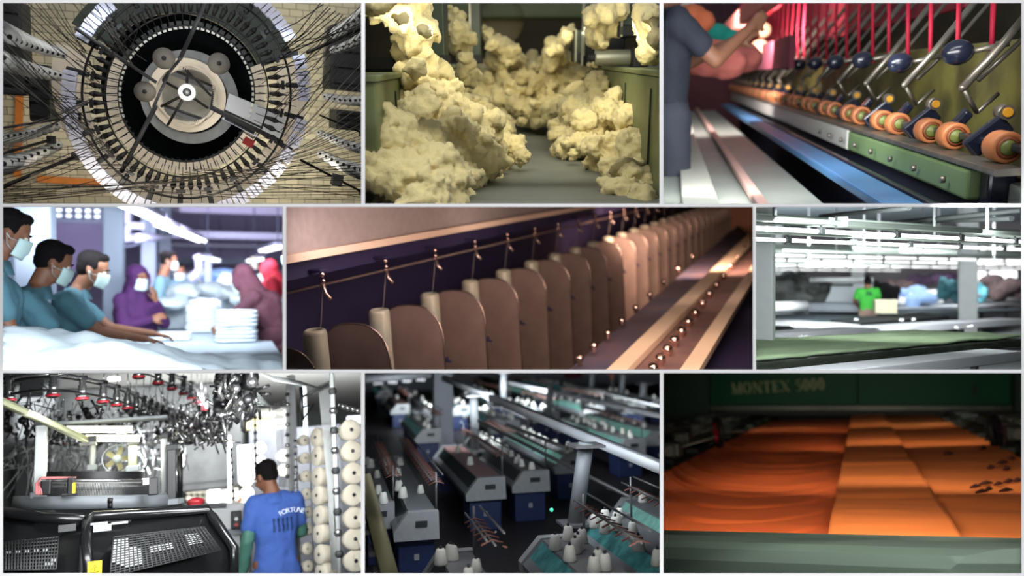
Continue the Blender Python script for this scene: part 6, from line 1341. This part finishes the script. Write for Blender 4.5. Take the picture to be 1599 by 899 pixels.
for i, (pn, pf, gl_, lab) in enumerate((((620, 225), (495, 170), m_glst, 'teal-glass machine beyond the cone-covered one'), ((800, 185), (670, 138), m_glsl, 'white-lit machine in the middle distance'), ((1010, 250), (895, 215), m_glsl, 'lit machine beyond the second pole'),
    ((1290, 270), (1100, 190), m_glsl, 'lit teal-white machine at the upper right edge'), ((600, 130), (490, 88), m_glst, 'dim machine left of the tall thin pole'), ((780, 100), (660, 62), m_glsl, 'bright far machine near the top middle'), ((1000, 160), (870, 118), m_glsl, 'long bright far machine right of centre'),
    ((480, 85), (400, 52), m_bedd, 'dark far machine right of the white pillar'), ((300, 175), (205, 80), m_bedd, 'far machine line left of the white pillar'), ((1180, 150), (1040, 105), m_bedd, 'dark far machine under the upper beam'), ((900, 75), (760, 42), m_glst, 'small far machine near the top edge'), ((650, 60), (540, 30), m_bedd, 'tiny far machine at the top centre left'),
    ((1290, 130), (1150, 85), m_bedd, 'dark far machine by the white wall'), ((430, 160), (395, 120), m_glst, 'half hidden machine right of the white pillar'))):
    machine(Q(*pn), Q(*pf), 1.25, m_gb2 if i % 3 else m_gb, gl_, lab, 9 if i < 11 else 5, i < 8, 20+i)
# placed cones of the near tables
for i, (x, y) in enumerate(((838, 785), (895, 745), (938, 785), (902, 835), (1012, 690), (1055, 668), (1055, 715), (1100, 700), (1055, 875), (1200, 790), (1285, 855), (90, 585), (35, 428), (158, 530), (175, 560), (383, 830), (340, 850), (105, 420))):
    cone8(K.onz(*Q(x, y), HT), 'big white cone on %s' % (['the nearest teal-glass machine, left one', 'the nearest teal-glass machine, rear one', 'the nearest teal-glass machine, right one', 'the nearest teal-glass machine, front one', 'the right-edge machine, leftmost', 'the right-edge machine, rear one', 'the right-edge machine, front one', 'the right-edge machine, rightmost of four', 'the bottom edge by the rack rail', 'the right-edge machine, alone further down', 'the right edge at the bottom', 'the far left machine, nearest one', 'the far left machine, rear one', 'the grey left machine, rear of two', 'the grey left machine, front of two', 'the machine at the bottom edge, right one', 'the machine at the bottom edge, left one', 'the far left machine, beside the rack'][i]), 'big near cones', 1.12)
# hall structure
def colK(px0, px1, py0, pyb, lab, m, y=None):
    p = K.onz((px0+px1)/2, pyb, 0) if y is None else K.at((px0+px1)/2, 600, y); wd = (px1-px0)*p.y/FPX; zt = K.at((px0+px1)/2, py0, p.y).z; zb = 0
    b = MB(); b.box((0, 0, zt/2), (wd, wd, zt), bev=.02); b.box((0, 0, .15), (wd*1.15, wd*1.15, .3), bev=.02); tag(b.make('column', m, None, MK @ T(p.x, p.y, 0)), lab, 'column')
colK(677, 706, 570, 700, 'white square pillar at the upper left of the hall', mat('pillar_white', (176, 178, 186), .7))
def barK(x0, y0_, x1, y1_, d0, d1, r, lab, nm='hall_beam', m=m_gb, sq=True):
    a, c = K.at(*Q(x0, y0_), d0), K.at(*Q(x1, y1_), d1); t = thing(nm, lab, 'beam', MK @ T(a)); MB().tube([(0, 0, 0), c-a], r, 4 if sq else 10).make('beam_body', m, t); n = 5
    for k in range(1, n): MB().box((c-a)*(k/n)+V((0, 0, -r*1.1)), (r*2, r*3, r*.4)).make('bracket', m_rk, t)
barK(355, 40, 1310, 432, 30, 13.5, .14, 'long pale beam slanting down across the hall to the right edge', m=m_pal8); barK(640, 60, 1300, 205, 42, 28, .12, 'second thinner beam above the far machines', m=m_pal8); barK(0, 45, 310, 22, 44, 46, .25, 'dark beam crossing behind the white pillar', m=m_gb2)
barK(5, 480, 125, 930, 13, 11.2, .16, 'yellowish rail cutting the lower left corner', m=mat('yellow_grey_rail', (140, 136, 104), .5)); barK(905, 70, 1300, 165, 46, 36, .08, 'thin upper beam near the white wall')
barK(505, 225, 1290, 620, 24, 15, .05, 'long rack rail below the slanting beam', m=m_rk, sq=False); barK(540, 205, 890, 345, 26, 19, .05, 'rack rail over the cone-covered machine', m=m_rk, sq=False)
def poleK(x0, y0_, x1, y1_, d, r, lab):
    a, c = K.at(*Q(x0, y0_), d), K.at(*Q(x1, y1_), d); t = thing('steel_pole', lab, 'pole', MK @ T(a)); MB().tube([(0, 0, 0), c-a], r, 12).make('pole_tube', m_gb2, t); MB().box((0, 0, -.05), (r*4, r*4, .05)).make('top_plate', m_rk, t); MB().box(c-a, (r*4, r*4, .05)).make('base_plate', m_rk, t)
poleK(972, 320, 925, 670, 14.5, .15, 'thick steel pole holding the slanting beam at the right'); poleK(483, 110, 490, 355, 25, .14, 'steel pole in front of the cone-covered machine'); poleK(613, 10, 613, 130, 40, .16, 'far steel pole near the top middle'); poleK(818, 60, 808, 215, 34, .16, 'far steel pole right of the bright machine')
poleK(1000, 15, 996, 78, 50, .16, 'distant pole at the top right'); poleK(1135, 20, 1125, 110, 46, .16, 'distant pole left of the standing person'); poleK(1225, 60, 1215, 135, 44, .2, 'short distant pole near the right wall')
pk = K.onz(*Q(1092, 175), 0)
person('distant person in dark reddish clothes bending over a far machine', MK @ T(pk.x, pk.y, .6) @ RZ(1.2) @ SC(1.5), dict(head=(0, .3, 1.5), neck=(0, .2, 1.42), chest=(0, .12, 1.25)), 0, -.4, 0, mat('dark_red_clothes', (110, 62, 62), .8), m_bedd, voxel=.02, simple=True)
pk = K.onz(*Q(915, 75), 0); tag(MB().box((0, 0, .5), (1.8, .8, .9), bev=.1).box((0, 0, 1.0), (1.9, .9, .12), bev=.04).make('red_bin', mat('red_bin', (130, 36, 48), .6), None, MK @ T(pk.x, pk.y, .8)), 'dark red bin near the far wall', 'bin')
o = MB().ball((0, 0, 0), .038, 8).make('signal_lamp', mat('green_signal', (80, 220, 170), .4, emit=.7), None, MK @ T(K.at(*Q(822, 612), 14.4))); tag(o, 'small green signal lamp glowing beside the rack at the lower centre', 'lamp')
confine(568.2, 580.9, 1031.8, 896.3)
# ================================================================ bay 9: orange cloth running into a green stenter
N = Panel(1342, 587, 4.55, .405, -6); N.b = (1034.7, 580.9, 1596.5, 896.3); MN = N.M
lamp(N, 1420, 592, 1.75, 1380, 800, 3.8, .8, .12, 7, (1, .9, .76))
lamp(N, 1420, 592, 2.9, 1360, 740, 5.2, 1.0, .14, 3, (1, .9, .76))
lamp(N, 1400, 592, 4.6, 1350, 680, 7.0, 1.0, .14, 2.4, (1, .86, .7))
lamp(N, 1340, 592, 6.2, 1340, 650, 8.2, 1.2, .14, 1.6, (1, .88, .72))
lamp(N, 1480, 650, 6.6, 1430, 605, 7.9, .8, .12, .8, (.8, 1, .85))
lamp(N, 1180, 650, 6.6, 1190, 605, 7.9, .8, .1, .8, (.85, 1, .85))
lamp(N, 1340, 820, 1.50, 1340, 880, 1.8, 1.0, .05, .2, (.85, 1, .9))
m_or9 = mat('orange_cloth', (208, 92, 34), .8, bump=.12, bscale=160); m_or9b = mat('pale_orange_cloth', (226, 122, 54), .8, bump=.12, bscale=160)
m_gr9 = mat('stenter_green', (6, 84, 48), .5, spec=.2, col2=(6, 66, 44), vscale=.6); m_lip9 = mat('worn_lip', (96, 96, 88), .4, .4, var=.4, vscale=4); m_dk9 = mat('stenter_black', (10, 14, 12), .6); m_rl9 = mat('rail_greygreen', (48, 54, 46), .5, var=.3, vscale=4)
m_letter = mat('cream_letters', (168, 178, 132), .6); m_pk9 = mat('pink_wheel', (200, 30, 66), .4); m_tyre = mat('black_tyre', (16, 14, 18), .6); m_bar9 = mat('grey_green_bar', (122, 138, 122), .6)
b = MB(); b.box((0, 5, -1.0), (8, 8, .1)); struct(b, 'floor', m_dk9, MN)
b = MB(); b.box((0, 9.2, 0), (8, .1, 4)); struct(b, 'wall_back', m_dk9, MN)
xl = N.onz(1036, 735, 0); xr_ = N.onz(1595, 720, 0)
pA, pB = N.onz(1220, 648, 0), N.onz(1457, 648, 0)
XL, XR = pA.x, pB.x
def sag(x, y): return 0
def cloth_z(x, y, kind):
    u = (x-XL)/(XR-XL)
    if kind == 'left':
        q = (x-XL)/.75; ph = y*15-36*(q-.62)**2*min(1, y/4+.3)+1.4*noise.noise(V((x*1.6, y*.7, 1))); amp = .017*min(1, max(0, (8.0-y)/3.5))*(.25+.75*sin(pi*min(1, max(0, q*.9+.08))))
        g = lambda s_, w_: math.exp(-(sin(s_)/w_)**2); k = max(0, noise.noise(V((x*1.1, y*.8, 7)))+.45)
        return amp*(1.2-2.6*k*g(ph*.5, .22)-1.3*g(ph*.85+2*x, .2)*(1-k*.6)) + .006*noise.noise(V((x*5, y*9, 2)))
    if kind == 'mid': return .024+.004*sin(y*9+.5*sin(x*6))*min(1, max(0, (7-y)/3))-.018*max(0, 1-abs(y-3.6)/1.3)*math.exp(-(sin(y*7+.4*noise.noise(V((x*2, y, 3))))/.25)**2)+.004*noise.noise(V((x*4, y*14, 5)))
    ph = y*8.5-3.2*(u-.86)**2*8+.6*noise.noise(V((x*1.5, y, 9))); amp = .012*min(1, max(0, (7.8-y)/3))
    return .010+amp*(abs(sin(ph))**.8)*(.3+.7*max(0, u-.62)/.38)+.004*noise.noise(V((x*5, y*10, 7)))
t9 = thing('orange_cloth', 'wide web of orange cloth with curved folds running into the green machine', 'cloth', MN)
def seamx(v, k): return 0
XM0 = N.onz(1312, 760, 0).x; XM1 = N.onz(1404, 710, 0).x
Y0, Y1 = 1.72, 8.25
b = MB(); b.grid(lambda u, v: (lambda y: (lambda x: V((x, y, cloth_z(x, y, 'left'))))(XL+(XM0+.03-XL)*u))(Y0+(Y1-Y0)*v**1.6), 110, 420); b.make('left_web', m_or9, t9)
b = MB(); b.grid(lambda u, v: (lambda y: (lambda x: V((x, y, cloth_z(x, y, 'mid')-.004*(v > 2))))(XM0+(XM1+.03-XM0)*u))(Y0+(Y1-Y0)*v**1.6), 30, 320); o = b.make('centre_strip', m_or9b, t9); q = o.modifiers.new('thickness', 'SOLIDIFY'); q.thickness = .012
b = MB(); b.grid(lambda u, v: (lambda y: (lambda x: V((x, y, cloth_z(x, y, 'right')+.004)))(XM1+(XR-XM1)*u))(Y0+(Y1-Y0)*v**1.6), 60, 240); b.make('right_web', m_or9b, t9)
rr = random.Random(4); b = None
for px, py, w_ in ((1524, 760, 18), (1540, 755, 22), (1534, 768, 20), (1560, 756, 16), (1576, 752, 18), (1572, 766, 22), (1590, 750, 14), (1548, 730, 14), (1566, 722, 18), (1580, 716, 12), (1572, 732, 14), (1536, 700, 12), (1480, 708, 16), (1545, 764, 14)):  # thin dark tapered streaks lying on the right web
    p = N.onz(px, py, .03); m_ = MB(); u = p.y/FPX; m_.tube([(-w_*u*.5, -.01, 0), (0, 0, .004), (w_*u*.5, .02, 0)], [.003, .009*p.y/3.5, .003], 6); o = m_.make('dark_streak', mat('dark_streak', (70, 26, 12), .9), t9); o.matrix_local = T(p)@RZ(.3)
bar = thing('front_bar', 'blurred grey-green bar crossing the whole bottom foreground', 'machine bar', MN @ T(0, 1.62, .067)); MB().box((.1, 0, -.12), (1.9, .12, .30), bev=.03).make('bar_body', m_bar9, bar); MB().cyl((-.85, .08, .0), (1.05, .08, .0), .03, n=16).make('edge_roller', m_bar9, bar)
# stenter head
st9 = thing('stenter_machine', 'dark green stenter machine head lettered MONTEX 5000', 'machine', MN @ T(N.at(1342, 640, 8.15)))
def nl(px, py, y): return N.at(px, py, y)-N.at(1342, 640, 8.15)
def slab9(nm, x0, y0_, x1, y1_, d, th, m, par=st9):
    q = [nl(x0, y0_, d), nl(x1, y0_, d), nl(x1, y1_, d), nl(x0, y1_, d)]; return MB().hull(q, [v+V((0, th, 0)) for v in q]).make(nm, m, par)
slab9('left_door', 1108, 560, 1338, 632, 8.05, .5, m_gr9); slab9('right_door', 1340, 560, 1584, 632, 8.05, .5, m_gr9); slab9('left_cheek', 1030, 560, 1106, 668, 7.9, .4, mat('stenter_dark_green', (8, 40, 26), .5)); slab9('right_cheek', 1586, 560, 1620, 690, 7.8, .4, MATS['stenter_dark_green'])
slab9('front_lip', 1106, 634, 1584, 640, 8.0, .08, m_lip9); slab9('shadow_gap', 1106, 641, 1584, 648, 8.1, .3, m_dk9)
b = MB(); [b.box(nl(1345+d*12, 600, 8.03), (.004, .01, .5)) for d in ()]; slab9('door_handle', 1520, 600, 1524, 616, 8.0, .04, m_dk9)
# serif lettering
def glyph(ch):
    T_, t_ = .17, .06; S = lambda x, w=.30: [(x-w/2, 0, x+w/2, .05), (x-w/2, .95, x+w/2, 1)]
    q = {'M': (1.05, [(.12, 0, .18, 1), (.80, 0, .97, 1)], [(.15, 1, .52, 0, .15), (.90, 1, .52, 0, .06)], [.15, .885]),
         'N': (.92, [(.12, 0, .18, 1), (.75, 0, .81, 1)], [(.13, 1, .78, 0, .16)], [.15, .78]),
         'T': (.82, [(.33, 0, .50, 1)], [], [.415]), 'E': (.76, [(.12, 0, .29, 1)], [], [.2]), 'X': (.90, [], [(.10, 1, .76, 0, .17), (.78, 1, .12, 0, .06)], [.14, .76])}.get(ch)
    return q
def lettering(txt, x0, h, par, m, M):
    x = x0
    for ch in txt:
        if ch == ' ': x += h*.45; continue
        b = MB(); P2 = lambda X, Z: V((x+X*h, 0, Z*h))
        def qd(pts): b.hull([P2(*p) for p in pts], [P2(*p)+V((0, .012, 0)) for p in pts])
        if ch in 'O0':
            W_ = .88 if ch == 'O' else .60; n = 28; v = []
            for k in range(n):
                a = 2*pi*k/n; ox, oz = W_*.5+.0+W_*.47*cos(a), .5+.52*sin(a); ix, iz = W_*.5+(W_*.47-.165)*cos(a), .5+.455*sin(a); v += [P2(ox, oz), P2(ix, iz), P2(ox, oz)+V((0, .012, 0)), P2(ix, iz)+V((0, .012, 0))]
            f = []
            for k in range(n): a_, c_ = 4*k, 4*((k+1) % n); f += [(a_, a_+1, c_+1, c_), (a_+2, c_+2, c_+3, a_+3), (a_, c_, c_+2, a_+2), (a_+1, a_+3, c_+3, c_+1)]
            b.add(v, f); adv = W_+.12
        elif ch == '5':
            qd([(.12, .95), (.56, 1.02), (.53, .86), (.12, .86)]); qd([(.10, .5), (.16, .5), (.18, .95), (.12, .95)])
            pts = [(.12, .52), (.25, .60), (.40, .58), (.52, .46), (.53, .28), (.44, .10), (.28, .0), (.10, .04)]
            b.tube([P2(*p)+V((0, .006, 0)) for p in pts], [.03*h, .04*h, .06*h, .08*h, .085*h, .06*h, .04*h, .06*h], 6); adv = .72
        else:
            w_, vs, dg, sf = glyph(ch); adv = w_+.08
            for a0, z0, a1, z1 in vs: qd([(a0, z0), (a1, z0), (a1, z1), (a0, z1)])
            for a0, z0, a1, z1, t_ in dg: qd([(a0-t_/2, z0), (a0+t_/2, z0), (a1+t_/2, z1), (a1-t_/2, z1)])
            for s_ in sf:
                for z in (0, .95):
                    if ch == 'M' and s_ > 2: continue
                    qd([(s_-.15, z), (s_+.15, z), (s_+.15, z+.05), (s_-.15, z+.05)])
            if ch == 'T': qd([(.02, .93), (.81, .93), (.81, 1), (.02, 1)]); qd([(.02, .74), (.07, .74), (.07, 1), (.02, 1)]); qd([(.76, .74), (.81, .74), (.81, 1), (.76, 1)])
            if ch == 'E':
                for z, e in ((0, .70), (.47, .55), (.93, .68)): qd([(.1, z), (e, z), (e, z+.07), (.1, z+.07)])
                qd([(.65, 0), (.70, 0), (.70, .28), (.65, .28)]); qd([(.63, .75), (.68, .75), (.68, 1), (.63, 1)]); qd([(.50, .36), (.55, .36), (.55, .64), (.50, .64)])
        o = b.make('letter', m, par); o.matrix_local = M; x += adv*h
pl = nl(1143, 615, 8.02); pr_ = nl(1291, 615, 8.02); hh = (nl(1143, 598, 8.02)-pl).z; txt_w = 5*.0+sum({'M': 1.13, 'O': 1.0, 'N': 1.0, 'T': .9, 'E': .84, 'X': .98, ' ': .45, '5': .72, '0': .72}[c] for c in 'MONTEX 5000')*hh
sx_ = (pr_.x-pl.x)/txt_w
lettering('MONTEX 5000', 0, hh, [c for c in kids(st9) if c.name.startswith('left_door')][0], m_letter, T(pl) @ SC(sx_, 1, 1))
# side rails, wheels and bearings
def rail9(nm, lab, pts, w_, h_, m, z):
    a, c = N.onz(*pts[0], z), N.onz(*pts[1], z); d = c-a; t = thing(nm, lab, 'machine rail', MN @ T(a) @ RZ(-math.atan2(d.x, d.y))); MB().box((0, d.length/2, -h_/2), (w_, d.length, h_), bev=.01).make('rail_body', m, t)
    for k in range(9): MB().box((0, d.length*(k+.5)/9, .015), (w_*.7, .05, .03), bev=.006).make('clip', m_rl9 if k % 2 else m_dk9, t)
    return t
rail9('tenter_rail', 'black chain rail along the left edge of the orange cloth', ((1020, 735), (1212, 650)), .09, .12, m_dk9, .0); rail9('tenter_rail', 'black chain rail along the right edge of the orange cloth', ((1625, 733), (1465, 650)), .09, .12, m_dk9, .0)
rail9('guide_channel', 'grey-green channel outside the left chain rail', ((1010, 700), (1190, 643)), .16, .05, m_rl9, .05); rail9('guide_channel', 'grey-green channel outside the right chain rail', ((1640, 700), (1490, 643)), .16, .05, m_rl9, .05)
rail9('outer_channel', 'outer grey channel near the left wall of the bay', ((1015, 672), (1120, 648)), .2, .04, m_lip9, .1); rail9('outer_channel', 'outer grey channel near the right wall of the bay', ((1630, 668), (1560, 648)), .2, .04, m_lip9, .1)
def wheel(px, py, y, r, m, lab, ry):
    t = thing('edge_wheel', lab, 'wheel', MN @ T(N.at(px, py, y)) @ RZ(ry) @ RY(pi/2)); b = MB(); b.lathe([(r*.80, -.016), (r, -.014), (r*1.04, 0), (r, .014), (r*.80, .016), (r*.80, -.016)], 32); b.make('tyre', m_tyre, t)
    b = MB(); b.lathe([(r*.62, -.012), (r*.82, -.012), (r*.82, .012), (r*.62, .012), (r*.62, -.012)], 32); b.lathe([(.001, -.02), (r*.2, -.02), (r*.2, .02), (.001, .02)], 16)
    for k in range(5): a = 2*pi*k/5; b.box((r*.42*cos(a), r*.42*sin(a), 0), (r*.5, r*.16, .016), rz=a)
    b.make('spoked_hub', m, t); MB().cyl((0, 0, -.02), (0, 0, .16 if px < 1300 else .2), .008, n=8).make('axle', m_lip9, t); return t
wheel(1121, 675, 4.6, .086, m_pk9, 'pink-red spoked wheel with black tyre at the left of the cloth', .42); wheel(1554, 673, 4.6, .086, mat('purple_wheel', (54, 22, 50), .5), 'dark purple wheel at the right of the cloth', -.38)
def bearing(px, py, y, lab):
    t = thing('rail_bearing', lab, 'bearing', MN @ T(N.at(px, py, y))); MB().box((0, 0, 0), (.09, .12, .07), bev=.012).make('housing', m_rl9, t); MB().cyl((0, -.08, 0), (0, -.05, 0), .025, n=14).make('shaft_end', m_lip9, t); MB().tube([(0, 0, 0), (.12, .1, .03), (.2, .1, .05)], .008, 6).make('link_rod', m_lip9, t)
bearing(1050, 702, 3.9, 'grey bearing block at the far left edge by the cloth'); bearing(1066, 683, 4.5, 'smaller bearing behind the left one'); bearing(1586, 676, 4.4, 'grey bearing block at the right edge'); bearing(1576, 655, 5.6, 'small bearing behind the right wheel'); bearing(1090, 668, 5.0, 'bearing beside the pink-red wheel')
confine(1034.7, 580.9, 1596.5, 896.3)
